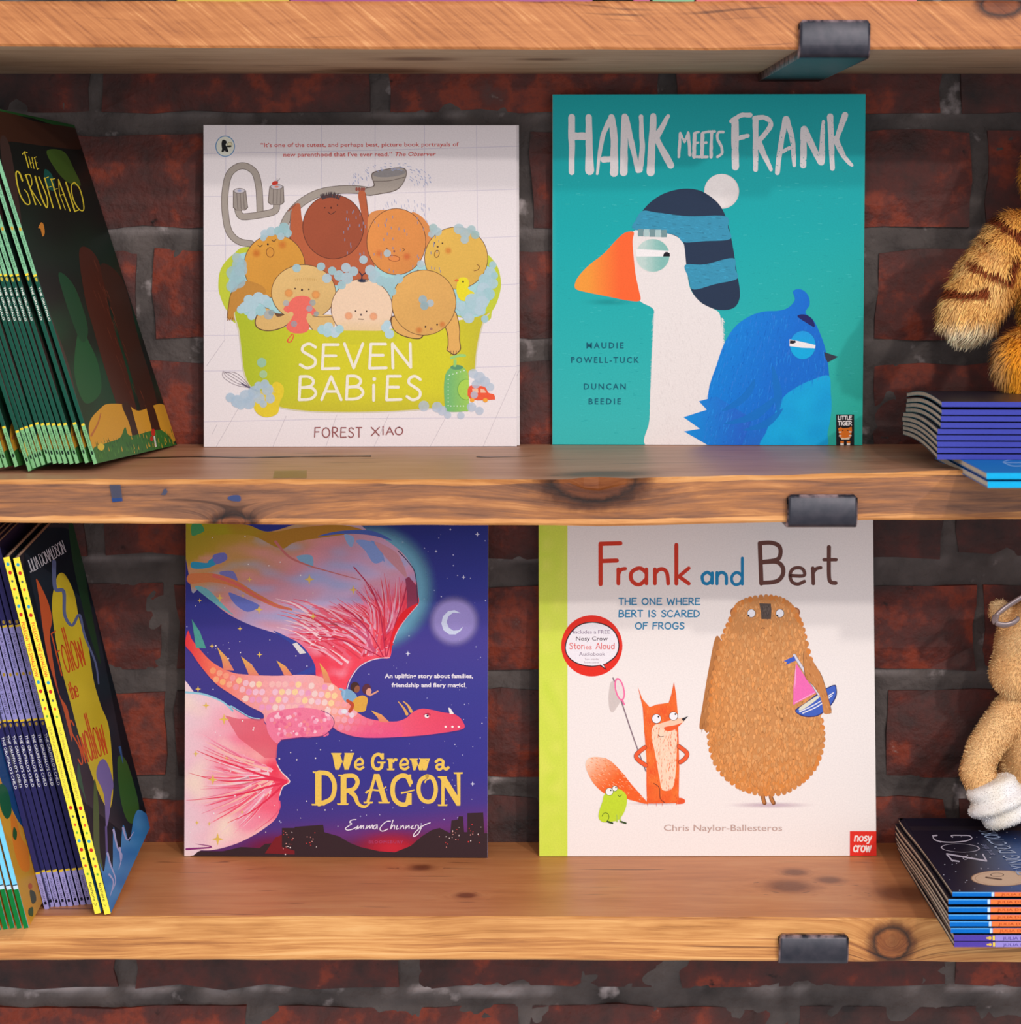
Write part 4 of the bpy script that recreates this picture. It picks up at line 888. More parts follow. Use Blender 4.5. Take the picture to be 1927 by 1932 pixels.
    P_.poly([(1490, 640), (1514, 645), (1539, 651), (1538.5, 657), (1514, 656), (1490, 653)], (246, 240, 240)); P_.poly([(1491, 642), (1501, 642.5), (1502, 646), (1497, 648.5), (1490.5, 648)], (40, 34, 44))
    P_.blob([(1505, 597), (1514, 593), (1526, 596), (1535, 605), (1537, 617), (1522, 609)], (34, 36, 104))
    P_.poly([(1555, 664), (1582, 673), (1562, 684), (1558, 676)], (56, 60, 76))
    P_.rect(1578, 782, 1612, 846, (30, 28, 32))
    letters(P_, 'LITTLE', 1581, 1608, 792, 8, 1.6, (236, 228, 226), track=.1); letters(P_, 'TIGER', 1581, 1608, 803, 9, 1.7, (236, 228, 226), track=.1)
    og = (238, 124, 36)
    P_.poly([(1582, 808), (1587, 806), (1590, 808), (1602, 807), (1607, 805), (1608, 812), (1605, 826), (1600, 829), (1591, 829), (1585, 825)], og)
    for y in (814, 821): P_.rect(1583, y, 1588, y+2.4, (244, 232, 220)); P_.rect(1602, y-.5, 1607, y+2, (244, 232, 220))
    P_.poly([(1586, 825), (1594, 826.5), (1604, 824.5), (1603, 829), (1588, 829)], (244, 224, 196)); P_.ell(1590.5, 812, 1.5, 1, (40, 30, 30)); P_.ell(1600, 812, 1.5, 1, (40, 30, 30))
    for x in (1586, 1598): P_.rect(x, 832, x+6.5, 840, og); P_.rect(x, 836, x+6.5, 841, (244, 232, 220))
    tc_ = (24, 94, 116)
    for s_, xa, xb, y in (('MAUDIE', 1107, 1177, 657), ('POWELL-TUCK', 1078, 1206, 684.5), ('DUNCAN', 1102, 1181, 734.5), ('BEEDIE', 1111, 1172, 762.5)):
        P_.text(s_, xa, xb, y, 11.5, tc_, 0.012, space=1.35)

# ---------------------------------------------------------------- bear, fox and frog book
def bear_art(p):
    P_ = p
    P_.rect(1010, 940, 1662, 1622, (243, 236, 232))
    P_.rect(1008, 940, 1071, 1625, lambda x, y: mixc((206, 226, 74), (220, 230, 92), .5+N3(x, y, 0, .05)), step=22)
    rd, bu, bn = (212, 58, 34), (24, 134, 186), (106, 66, 58)
    def T(pts, w, c, sm=False): P_.stroke(pts, w, c, sm, up=False)
    P_.up()
    T([(1133.5, 1102), (1133.5, 1026)], 8.4, rd); T([(1133.5, 1026), (1171, 1025)], 8.2, rd); T([(1135, 1058.5), (1164, 1057.5)], 8.2, rd)
    T([(1167, 1101), (1167, 1074)], 7.4, rd); T([(1167, 1084), (1172, 1075), (1180, 1073)], 7, rd, True)
    T([(1220, 1081), (1211, 1073), (1202, 1073), (1192, 1080), (1191, 1092), (1198, 1101), (1209, 1102), (1219, 1093)], 7.6, rd, True); T([(1220, 1074), (1220, 1101)], 7, rd)
    T([(1236, 1101), (1236, 1074)], 7.4, rd); T([(1236, 1083), (1243, 1075), (1252, 1074), (1259, 1082), (1261, 1101)], 7.4, rd, True)
    T([(1276.5, 1028), (1276.5, 1101)], 7.8, rd); T([(1300, 1072), (1281, 1088)], 7, rd); T([(1282, 1088), (1300, 1101)], 7.4, rd)
    letters(P_, 'an', 1321, 1374, 1104.5, 39, 6.2, bu, track=.03); P_.up()
    T([(1400, 1086), (1393, 1080.5), (1386, 1082), (1381, 1089), (1382, 1098), (1388, 1103), (1396, 1101), (1400, 1095)], 5.8, bu, True); T([(1401, 1053), (1401, 1102)], 5.8, bu)
    T([(1434, 1025), (1437, 1101)], 8.4, bn); T([(1434, 1025), (1455, 1024), (1470, 1030), (1473, 1044), (1466, 1056), (1437, 1060.5)], 8.2, bn, True); T([(1437, 1061), (1465, 1060), (1477, 1070), (1477, 1085), (1465, 1097), (1437, 1100)], 8.2, bn, True)
    T([(1493, 1086), (1517, 1086), (1516, 1075), (1507, 1071), (1496, 1074), (1491, 1085), (1495, 1098), (1506, 1102), (1518, 1097)], 6.6, bn, True)
    T([(1535, 1101), (1534, 1072)], 7.2, bn); T([(1535, 1080), (1541, 1073), (1549, 1071)], 6.6, bn, True)
    T([(1564.5, 1032), (1564.5, 1085), (1568, 1098), (1577, 1100)], 7.8, bn, True); T([(1555, 1056), (1578, 1056)], 6.6, bn)
    sb = (52, 134, 178)
    letters(P_, 'THE ONE WHERE', 1167, 1322, 1142, 14.5, 2.5, sb, track=.14); letters(P_, 'BERT IS SCARED', 1167, 1321, 1165, 14.5, 2.5, sb, track=.14); letters(P_, 'OF FROGS', 1198, 1292, 1188, 14.5, 2.5, sb, track=.14)
    P_.ell(1117, 1218.5, 57.8, 57.8, (232, 46, 30), n=60); bb = (50, 34, 40)
    P_.poly(crv([(1066, 1222), (1072, 1200), (1090, 1180), (1117, 1173), (1145, 1179), (1163, 1195), (1169, 1218), (1163, 1238), (1146, 1252), (1139, 1254), (1117, 1258), (1090, 1253), (1072, 1240)], True), bb)
    P_.poly([(1130, 1255), (1145, 1264.5), (1138, 1251)], bb)
    P_.poly(crv([(1068, 1222), (1074, 1201), (1091, 1182), (1117, 1175), (1144, 1181), (1161, 1196), (1167, 1218), (1161, 1237), (1145, 1250), (1137, 1253), (1117, 1256), (1091, 1251), (1074, 1239)], True), (244, 240, 246)); P_.poly([(1131, 1252), (1142, 1260.5), (1136, 1250)], (244, 240, 246))
    P_.text('Includes a FREE', 1082, 1151, 1195.5, 7, (120, 90, 130), .004); P_.text('Nosy Crow', 1087, 1147, 1208.5, 8, (74, 50, 66), .01)
    letters(P_, 'Stor', 1074, 1102, 1225, 12.5, 1.5, (226, 100, 96), track=.1); P_.text('ies', 1102, 1117, 1225, 10, (226, 100, 96)); letters(P_, 'Aloud', 1124, 1160, 1225, 12.5, 1.5, (226, 100, 96), track=.08)
    P_.text('Audiobook', 1093, 1142, 1237, 7, (140, 120, 140)); P_.text('See inside', 1104, 1130, 1245.5, 4.2, (170, 150, 160)); P_.text('front cover', 1102, 1131, 1251.5, 4.2, (170, 150, 160))
    # bear body: pear shape covered with leaf-like tufts
    P_.glow(1454, 1519, 92, (214, 190, 206), .6, 0, ry=7)
    for xa, xb in ((1439, 1441), (1454, 1458)): P_.stroke([(xa, 1488), (xa+1, 1504), (xb+2, 1515)], 8, (132, 80, 44), w1=8); P_.stroke([(xa, 1488), (xa+1, 1504), (xb+1, 1514)], 5, (190, 122, 66), w1=5)
    armc = (184, 120, 66)
    P_.poly(crv([(1352, 1200), (1338, 1260), (1326, 1330), (1320, 1372), (1328, 1376), (1337, 1380), (1348, 1330), (1362, 1280), (1368, 1230)], True), armc)
    def fur(q, n, cols, L=(5, 10), w=2.2, ang=90, sp=14):
        xs = [a for a, b in q]; ys = [b for a, b in q]; P_.up()
        for k in range(n):
            x = random.uniform(min(xs), max(xs)); y = random.uniform(min(ys), max(ys))
            if pip(x, y, q):
                a = math.radians(ang+random.uniform(-sp, sp)); l = random.uniform(*L)
                P_.stroke([(x, y), (x+math.cos(a)*l*.5, y+math.sin(a)*l*.5), (x+math.cos(a)*l, y+math.sin(a)*l)], 0, random.choice(cols), False, up=False, cap=False, wf=lambda t: w*math.sin(math.pi*min(.97, t+.03)))
    arm_l = [(1352, 1210), (1340, 1260), (1328, 1330), (1322, 1368), (1336, 1374), (1347, 1330), (1360, 1280), (1366, 1230)]
    fur(arm_l, 140, [(206, 146, 88), (150, 92, 46), (196, 130, 72)], (8, 14), 1.5, 104, 5)
    body = crv([(1388, 1150), (1396, 1140), (1416, 1131), (1446, 1127), (1472, 1131), (1490, 1142), (1500, 1156), (1512, 1178), (1522, 1215), (1533, 1260), (1541, 1310), (1550, 1360), (1553, 1395), (1546, 1430), (1530, 1458), (1508, 1478), (1480, 1494), (1446, 1497), (1414, 1492), (1382, 1476), (1356, 1450), (1342, 1415), (1338, 1375), (1342, 1320), (1348, 1270), (1360, 1215), (1374, 1180)], True)
    for x, y in ((1387, 1155), (1501, 1155)): P_.ell(x, y, 9, 9, (160, 96, 58)); P_.ell(x, y, 6.5, 6.5, (206, 138, 86))
    P_.poly(body, lambda x, y: mixc((208, 144, 86), (222, 140, 66), max(0, (y-1400)/90, (1400-x)/110)), step=16); P_.up()
    m = len(body)
    for i in range(0, m, 2): a, b = body[i]; P_.ell(a, b, 5, 6, random.choice([(214, 142, 78), (220, 136, 64), (206, 134, 72)]), n=10, up=False)
    xs = [a for a, b in body]; ys = [b for a, b in body]
    pts = [(random.uniform(min(xs), max(xs)), random.uniform(min(ys), max(ys))) for _ in range(2300)]; pts = sorted([q for q in pts if pip(q[0], q[1]+4, body)], key=lambda q: -q[1])
    for k, (x, y) in enumerate(pts):
        L_ = random.uniform(8, 13) if y > 1180 else random.uniform(6, 9); w = L_*.40; a = math.radians(90+random.uniform(-16, 16)); dx, dy = math.cos(a)*L_, math.sin(a)*L_; nx_, ny_ = -math.sin(a)*w/2, math.cos(a)*w/2
        base = mixc((224, 164, 104), (226, 146, 76), random.random()*.6+max(0, (y-1420)/120, (1385-x)/90)); base = shade(base, random.uniform(.92, 1.06))
        q = lambda s_, t_: (x+dx*t_+nx_*s_, y+dy*t_+ny_*s_)
        P_.raw([q(-1.1, 0), q(1.1, 0), q(1.2, .6), q(0, 1.12), q(-1.2, .6)], [(0, 1, 2, 3, 4)], shade((190, 122, 68), random.uniform(.86, 1.06)), up=False)
        P_.raw([q(-1, 0), q(1, 0), q(1, .55), q(0, 1), q(-1, .55)], [(0, 1, 2, 3, 4)], base, up=False)
    fur([(1440, 1140), (1462, 1140), (1462, 1162), (1440, 1162)], 1, [(70, 60, 60)])
    P_.poly([(1433, 1138), (1455, 1139), (1456, 1150), (1455, 1168), (1437, 1168), (1436, 1155)], (88, 76, 70)); fur([(1435, 1140), (1452, 1140), (1452, 1160), (1438, 1160)], 60, [(70, 60, 58), (108, 94, 86)], (4, 7), 1.2, 88, 5)
    for x in (1418, 1472): P_.ell(x, 1157, 8.2, 8.2, (70, 54, 48)); P_.ell(x, 1157, 7.2, 7.4, (240, 240, 246)); P_.ell(x-5, 1161.5, 1.6, 1.6, (30, 24, 30))
    P_.stroke([(1437, 1185.5), (1440, 1184.5), (1443, 1186)], 1.3, (110, 54, 40))
    # toy boat
    P_.blob([(1501, 1339), (1520, 1326), (1548, 1305), (1574, 1292), (1579, 1300), (1578, 1315), (1566, 1334), (1545, 1350), (1523, 1353), (1507, 1348)], (40, 44, 110)); P_.blob([(1503, 1340), (1520, 1328.5), (1548, 1307), (1573, 1294), (1577, 1301), (1576, 1314), (1565, 1332), (1544, 1348.5), (1523, 1351), (1508, 1346.5)], (66, 100, 196))
    for dx, dy in ((3, 6), (9, 11)): P_.stroke([(1506+dx, 1340+dy*.5), (1535+dx, 1330+dy*.55-4), (1574-dx*.4, 1301+dy)], 2, (236, 238, 246))
    P_.blob([(1508, 1336), (1526, 1323), (1546, 1311), (1549, 1313), (1530, 1329), (1512, 1340)], (228, 226, 202))
    P_.stroke([(1499, 1236), (1546, 1311)], 6, (150, 140, 150), False); P_.stroke([(1499, 1236), (1546, 1311)], 4.2, (222, 220, 232), False)
    pk = (244, 112, 184); P_.poly([(1502, 1251), (1540, 1307), (1497, 1330), (1497.5, 1295)], pk); P_.stroke([(1502, 1255), (1499, 1325)], 1, (250, 196, 226), False, wf=lambda t: 1.2 if int(t*30) % 2 else .1, jit=.01); P_.stroke([(1500, 1326), (1537, 1307)], 1.1, (250, 196, 226), False)
    P_.poly([(1499, 1238), (1502, 1246), (1484, 1254), (1485, 1249), (1479, 1247)], (62, 96, 200))
    arm_r = crv([(1518, 1230), (1536, 1250), (1550, 1275), (1558, 1300), (1566, 1330), (1568, 1344), (1560, 1347), (1554, 1344), (1551, 1325), (1543, 1304), (1532, 1290), (1520, 1275)], True)
    P_.poly([(a+(1 if a > 1545 else -1), b) for a, b in arm_r], (120, 70, 40)); P_.poly(arm_r, (204, 136, 78)); fur(arm_r, 120, [(220, 160, 100), (170, 106, 58), (206, 138, 82)], (6, 10), 1.5, 72, 8)
    # fox
    fo = (240, 98, 40)
    P_.glow(1235, 1516, 60, (216, 196, 206), .5, 0, ry=4)
    tail = crv([(1222, 1516), (1200, 1512), (1175, 1505), (1146, 1500), (1122, 1480), (1108, 1455), (1105, 1440), (1112, 1430), (1128, 1428), (1150, 1434), (1172, 1455), (1192, 1480), (1208, 1498)], True)
    P_.poly(tail, lambda x, y: mixc((246, 214, 190), (242, 100, 38), ((x-1115)*.7+(y-1430)*.8)/66), step=9); fur(tail, 420, [(250, 140, 70), (240, 110, 50), (248, 190, 150)], (4, 8), 1.1, 30, 25)
    P_.stroke([(1157, 1279), (1163, 1296), (1175, 1330), (1195, 1390), (1219, 1455)], 2.2, (140, 118, 128))
    P_.blob([(1155, 1285), (1149, 1310), (1150, 1335), (1156, 1344), (1164, 1335), (1172, 1320), (1172, 1300)], (226, 214, 210)+(.8,)); P_.ell(1169.5, 1300.5, 9, 22, (246, 116, 168), -.22); P_.ell(1169.5, 1300.5, 6.2, 18.5, (236, 224, 222), -.22)
    P_.stroke([(1174, 1320), (1178, 1329)], 3, (246, 116, 168), False)
    fox = [(1204, 1296), (1212, 1318), (1226, 1334), (1240, 1329), (1262, 1326), (1267, 1310), (1272, 1287), (1276, 1310), (1279, 1345), (1281, 1400), (1282, 1450), (1281, 1500), (1283, 1515), (1221, 1516), (1220, 1480), (1220, 1430), (1216, 1380), (1213, 1335)]
    P_.poly(fox, lambda x, y: mixc((238, 92, 40), (244, 122, 50), .5+N3(x, y, 2, .06)), step=10)
    P_.poly(crv([(1290, 1516), (1293, 1510), (1288, 1506), (1281, 1506), (1276, 1516)], True), (236, 90, 44))
    P_.blob([(1232, 1372), (1245, 1366), (1275, 1376), (1277, 1410), (1275, 1460), (1268, 1488), (1250, 1490), (1245, 1470), (1236, 1420), (1230, 1392)], (250, 218, 190))
    fur(fox, 520, [(250, 140, 70), (232, 84, 36), (246, 116, 56)], (4, 7), 1.1, 90, 8); fur([(1234, 1385), (1274, 1385), (1272, 1480), (1248, 1480)], 200, [(252, 228, 206), (246, 204, 170)], (4, 7), 1.2, 90, 6)
    P_.poly(crv([(1242, 1368), (1262, 1360), (1290, 1354), (1294, 1356), (1288, 1364), (1272, 1376), (1258, 1378)], True), (248, 206, 176)); P_.poly(crv([(1254, 1372), (1274, 1368), (1287, 1364), (1272, 1377), (1258, 1379)], True), (240, 96, 46)); P_.poly([(1286, 1356), (1299, 1351), (1290, 1361)], (40, 34, 44))
    for x, y, r in ((1239, 1356, 8.2), (1271, 1351, 7.6)): P_.ell(x, y, r+.9, r+.9, (70, 40, 36)); P_.ell(x, y, r, r, (246, 244, 248)); P_.ell(x+3.6, y-3.8, 1.7, 1.7, (40, 30, 34))
    P_.stroke([(1242, 1386), (1246, 1390), (1252, 1389)], 1.2, (90, 44, 36))
    for pts in ([(1217, 1410), (1201, 1424), (1205, 1434), (1219, 1444)], [(1281, 1408), (1296, 1420), (1294, 1430), (1284, 1438)]): P_.stroke(pts, 8.6, (120, 50, 34)); P_.stroke(pts, 7, (240, 96, 52))
    P_.stroke([(1234, 1478), (1244, 1486), (1246, 1506), (1254, 1514)], 1.3, (120, 56, 40)); 
    # frog
    P_.blob([(1140, 1500), (1150, 1492), (1160, 1488), (1172, 1490), (1182, 1500), (1183, 1515), (1178, 1532), (1168, 1546), (1155, 1550), (1138, 1551), (1130, 1543), (1131, 1530), (1137, 1512)], (196, 222, 50))
    for x, y, r in ((1160.5, 1487.5, 4.6), (1150, 1493.5, 6.8)): P_.ell(x, y, r+.8, r+.8, (60, 80, 40)); P_.ell(x, y, r, r, (246, 246, 240)); P_.ell(x+r*.4, y-r*.4, 1.5, 1.5, (40, 50, 30))
    P_.stroke([(1166, 1500), (1169, 1502.5), (1173, 1500)], 1.1, (70, 90, 30)); P_.stroke([(1136, 1540), (1140, 1534), (1147, 1535), (1149, 1543), (1144, 1551)], 1.1, (70, 96, 30))
    for x in (1164, 1170): P_.stroke([(x, 1538), (x+.5, 1550)], 2.4, (176, 206, 80), False)
    for x in (1147, 1172): P_.stroke([(x, 1550), (x+9, 1553)], 3.4, (56, 78, 40), False)
    P_.text('Chris Naylor-Ballesteros', 1253, 1476, 1567.5, 12.5, (196, 166, 156), 0.0)
    P_.rect(1604, 1568, 1660, 1622, (232, 50, 38))
    letters(P_, 'nosy', 1611, 1645, 1588, 17, 2.6, (250, 232, 228), slant=.1, track=.05); letters(P_, 'crow', 1609, 1644, 1608, 20, 2.8, (250, 232, 228), slant=.1, track=.04)

# ---------------------------------------------------------------- night-sky dragon book
def star(p, x, y, r, c):
    p.poly([(x, y-r*1.3), (x+r*.28, y-r*.28), (x+r*1.2, y), (x+r*.28, y+r*.28), (x, y+r*1.3), (x-r*.28, y+r*.28), (x-r*1.2, y), (x-r*.28, y-r*.28)], c)
def dragon_art(p):
    P_ = p
    sky = lambda x, y: mixc(mixc(ramp([(960, (22, 28, 92)), (1030, (32, 44, 128)), (1120, (48, 56, 148)), (1230, (74, 66, 150)), (1330, (62, 62, 148)), (1480, (58, 56, 146)), (1540, (76, 58, 140)), (1575, (120, 52, 120)), (1600, (104, 40, 70)), (1625, (64, 36, 48))], y+.08*(x-640)), (70, 60, 150), .3*(.5+N3(x, y, 0, .012))), (60, 44, 110), max(0, (1000-x)/3000))
    P_.rect(340, 930, 940, 1630, sky, step=17)
    P_.up()
    # horizon
    P_.glow(740, 1600, 95, (208, 44, 62), .9, 0, ry=42); P_.glow(520, 1600, 90, (150, 36, 60), .7, 0, ry=36)
    dk = (58, 40, 44)
    P_.poly([(345, 1625), (345, 1605), (420, 1606), (455, 1598), (490, 1600), (500, 1592), (532, 1590), (532, 1562), (556, 1562), (556, 1560), (610, 1556), (612, 1570), (640, 1578), (660, 1590), (680, 1598), (716, 1606), (745, 1608), (775, 1596), (796, 1578), (815, 1566), (830, 1562), (850, 1572), (852, 1548), (864, 1546), (866, 1540), (874, 1540), (876, 1570), (882, 1570), (882, 1534), (912, 1533), (914, 1572), (926, 1572), (926, 1630)], dk)
    P_.poly([(500, 1610), (520, 1580), (532, 1575), (532, 1598), (556, 1605), (556, 1612)], (124, 34, 40)); P_.up()
    for (xa, xb, ya, yb, n) in ((534, 554, 1564, 1612, 16), (578, 602, 1568, 1598, 9), (853, 874, 1550, 1590, 10), (884, 910, 1548, 1590, 12), (826, 850, 1570, 1600, 6)):
        for _ in range(n): P_.ell(random.uniform(xa, xb), random.uniform(ya, yb), random.uniform(.6, 1.4), random.uniform(.6, 1.6), random.choice(((236, 220, 216), (210, 60, 60), (220, 150, 140))), n=8, up=False)
    P_.text('BLOOMSBURY', 696, 761, 1591, 5.5, (170, 74, 116), space=1.2)
    # moon
    P_.glow(857, 1172, 52, (158, 146, 212), .95, 0, core=.62, n=44)
    P_.poly([(870, 1157), (858, 1151), (846, 1153), (836, 1163), (833, 1176), (837, 1189), (848, 1197), (860, 1197), (870, 1190), (874, 1182), (866, 1189), (856, 1190), (847, 1184), (843, 1174), (846, 1163), (855, 1156)], (206, 216, 240))
    # stars
    for x, y, r in ((901, 1008, 4), (875, 1089, 3.6), (770, 1233, 4), (892, 1479, 4), (760, 1023, 2.4), (823, 1040, 2.2), (850, 999, 2)): star(P_, x, y, r, (214, 214, 236))
    P_.up()
    for _ in range(190):
        x = random.uniform(352, 925); y = random.uniform(1000, 1560); P_.ell(x, y, random.uniform(.4, 1.4), None, random.choice(((220, 220, 240), (150, 150, 200), (190, 190, 225))), n=8, up=False)
    # upper wing
    wing = crv([(355, 940), (520, 940), (640, 960), (692, 1000), (730, 1020), (758, 1042), (778, 1068), (786, 1092), (789, 1120), (790, 1139), (770, 1162), (752, 1185), (741, 1210), (736, 1240), (716, 1242), (697, 1246), (676, 1258), (660, 1280), (653, 1300), (650, 1325), (600, 1325), (596, 1270), (590, 1245), (570, 1218), (545, 1203), (505, 1190), (470, 1178), (430, 1158), (398, 1132), (376, 1112), (360, 1106)], True)
    P_.glow(700, 1110, 128, (120, 186, 214), .85, 0, core=.70, n=44)
    def wc(x, y):
        d = (x-360)*.5+(y-990)*.9+22*N3(x, y, 0, .016)
        c = ramp([(0, (160, 146, 30)), (55, (180, 148, 44)), (110, (198, 146, 92)), (170, (206, 140, 150)), (215, (196, 164, 202)), (262, (206, 178, 214)), (300, (236, 120, 150)), (340, (238, 66, 88)), (420, (246, 76, 96))], d)
        t = N3(x*.6, y*1.6, 9, .03); c = mixc(c, (156, 176, 224), max(0, t*1.1)) if 90 < d < 300 else c
        c = mixc(c, (228, 150, 160), max(0, -t)) if 60 < d < 320 else c
        if y > 1220: c = mixc(c, (246, 178, 196), max(0, .8*N3(x, y, 4, .05)))
        return c
    P_.poly(wing, wc, step=7)
    P_.poly(crv([(360, 940), (430, 946), (500, 1000), (560, 996), (640, 990), (690, 1003), (640, 1010), (560, 1022), (530, 1035), (480, 1012), (440, 1008), (360, 1005)], True), lambda x, y: mixc((168, 154, 26), (176, 124, 40), (x-400)/150+.6*N3(x, y, 0, .03)), step=10)
    P_.poly(crv([(505, 1003), (470, 991), (440, 985), (560, 985), (548, 992)], True), (40, 50, 136)); P_.poly(crv([(600, 1012), (640, 1002), (700, 1001), (740, 1020), (700, 1010), (650, 1007)], True), (74, 98, 176))
    for pts, c in (([(363, 1060), (390, 1062), (396, 1056), (422, 1044), (428, 1054), (410, 1064), (390, 1072), (363, 1072)], (48, 150, 190)), ([(402, 1048), (424, 1043), (428, 1056), (408, 1064)], (110, 112, 188)), ([(414, 1080), (440, 1078), (448, 1098), (430, 1094)], (120, 118, 186)),
                   ([(432, 1118), (450, 1124), (490, 1142), (482, 1150), (466, 1154), (448, 1144), (436, 1130)], (104, 116, 196)), ([(362, 990), (375, 985), (386, 1000), (374, 1008), (362, 1010)], (70, 150, 90)), ([(560, 1050), (588, 1048), (590, 1070), (575, 1066)], (130, 172, 206)),
                   ([(700, 1020), (712, 1040), (725, 1060), (724, 1050), (718, 1030)], (120, 152, 214)), ([(672, 1020), (690, 1040), (705, 1062), (722, 1058), (720, 1044), (700, 1022)], (132, 158, 218)), ([(650, 1008), (668, 1014), (664, 1032), (655, 1024)], (142, 172, 216)),
                   ([(707, 1022), (745, 1040), (760, 1062), (768, 1090), (748, 1072), (725, 1048)], (206, 146, 158)), ([(368, 1108), (392, 1112), (430, 1150), (440, 1160), (410, 1142)], (110, 176, 186))): P_.blob(pts, c)
    P_.stroke([(362, 1092), (400, 1090), (440, 1100), (480, 1122), (520, 1142), (550, 1150)], 20, (212, 124, 76), w1=4); P_.stroke([(404, 1086), (450, 1104), (500, 1134), (545, 1150)], 7, (216, 104, 96), w1=2)
    P_.stroke([(520, 1022), (545, 1050), (580, 1066), (620, 1078), (680, 1094)], 5, (196, 112, 110), w1=1.2)
    P_.up()      # red plumes raying out of the wing tip and edge
    for k in range(150):
        a = random.random(); x1_ = 690+40*a+random.uniform(-12, 12); y1_ = 1238-20*a
        x0_ = random.uniform(540, 786); y0_ = 1060+(786-x0_)*.52+random.uniform(-12, 46)
        if x0_ > 740: y0_ = random.uniform(1085, 1140)
        mx_, my_ = (x0_+x1_)/2+14, (y0_+y1_)/2-14*(1 if x0_ < 700 else 0)
        c = random.choice(((228, 60, 84), (214, 52, 74), (238, 128, 156), (232, 176, 196), (206, 84, 120), (240, 88, 104)))
        if pip(x0_, y0_, wing) and pip(mx_, my_, wing):
            P_.stroke([(x0_, y0_), (mx_, my_), (x1_, y1_)], .4, c, up=False, w1=random.uniform(3, 8), cap=False)
    for k in range(70):
        x0_ = random.uniform(520, 640); y0_ = 1120+(x0_-520)*.25+random.uniform(0, 95); 
        if pip(x0_, y0_, wing) and pip(x0_+70, y0_+35, wing):
            P_.stroke([(x0_, y0_), (x0_+35, y0_+10), (x0_+70, y0_+34)], .5, random.choice(((222, 64, 86), (240, 176, 192), (248, 210, 216), (236, 100, 124))), up=False, w1=random.uniform(3, 7), cap=False)
    for pts in ([(668, 1070), (700, 1110), (716, 1150), (722, 1190), (728, 1238)], [(640, 1140), (680, 1172), (706, 1205), (724, 1240)], [(600, 1200), (640, 1206), (690, 1225), (722, 1241)], [(770, 1090), (762, 1130), (745, 1180), (730, 1238)]): P_.stroke(pts, 2.2, (186, 44, 80))
    P_.poly([(765, 1092), (772, 1088), (786, 1105), (789, 1138), (768, 1150), (768, 1120)], (150, 60, 92)); P_.poly(crv([(790, 1139), (772, 1146), (752, 1165), (738, 1205), (736, 1238), (742, 1210), (752, 1185), (770, 1162)], True), (232, 36, 46))
    P_.stroke([(752, 1040), (772, 1062), (784, 1084), (789, 1138)], 1.6, (40, 52, 84)); P_.stroke([(735, 1241), (716, 1242), (697, 1247), (677, 1259), (662, 1280), (655, 1300)], 1.6, (240, 214, 224)); P_.stroke([(789, 1141), (768, 1165), (752, 1188), (742, 1212)], 1.2, (240, 190, 206))
    P_.blob([(516, 1190), (545, 1203), (570, 1218), (590, 1245), (594, 1268), (560, 1272), (590, 1255), (580, 1235), (555, 1218)], (58, 72, 160)); P_.poly([(552, 1215), (560, 1212), (578, 1232), (566, 1234)], (226, 222, 220))
    # lower wing
    low = crv([(340, 1305), (370, 1308), (400, 1314), (430, 1330), (446, 1340), (470, 1354), (488, 1360), (505, 1352), (530, 1350), (534, 1385), (526, 1400), (522, 1412), (520, 1426), (523, 1440), (531, 1456), (547, 1474), (534, 1484), (528, 1498), (526, 1514), (528, 1526), (520, 1545), (500, 1562), (475, 1578), (445, 1592), (410, 1602), (380, 1604), (340, 1598)], True)
    def lc(x, y):
        d = math.hypot(x-520, (y-1455)*.8); c = ramp([(0, (240, 62, 88)), (45, (246, 96, 124)), (95, (246, 150, 172)), (150, (246, 196, 208)), (200, (240, 214, 222))], d+16*N3(x*.5, y*1.5, 2, .04))
        return mixc(c, (250, 226, 208), max(0, N3(x, y, 7, .02)*1.2))
    P_.poly(low, lc, step=7)
    P_.poly([(425, 1350), (450, 1356), (500, 1356), (525, 1380), (522, 1430), (500, 1430), (450, 1392)], (246, 116, 134)+(.6,)); P_.up()
    for k in range(130):
        a = math.radians(random.uniform(150, 235)); r0 = random.uniform(20, 60); r1 = r0+random.uniform(40, 110)
        f = lambda r, s_=0: (535+math.cos(a)*r*1.1, 1462-math.sin(a)*r+s_)
        if pip(*f(r1), low) and pip(*f(r0), low): P_.stroke([f(r0), f((r0+r1)/2, 4), f(r1)], random.uniform(2, 6), random.choice(((244, 92, 118), (248, 160, 182), (246, 206, 216), (250, 190, 176), (238, 120, 150))), up=False, w1=.4, cap=False)
    for pts, w in (([(540, 1474), (500, 1464), (460, 1450), (400, 1428), (372, 1416)], 6), ([(540, 1474), (500, 1470), (460, 1473), (410, 1472), (356, 1458)], 5), ([(540, 1476), (500, 1486), (455, 1498), (400, 1506), (352, 1510)], 5), ([(538, 1478), (505, 1508), (470, 1534), (430, 1552)], 5)): P_.stroke(pts, w, (232, 52, 84), w1=.6)
    P_.stroke([(527, 1512), (527, 1526), (512, 1545), (480, 1568)], 4, (238, 92, 126), w1=.5); P_.stroke([(523, 1442), (531, 1456), (547, 1474), (534, 1484), (528, 1500)], 1.6, (246, 226, 226)); P_.stroke([(352, 1602), (400, 1598), (370, 1592)], 4, (140, 50, 120), w1=1)
    P_.stroke([(350, 1306), (385, 1310), (420, 1324), (440, 1342), (436, 1332), (470, 1352), (490, 1356)], 4, (150, 206, 226), w1=1.5)
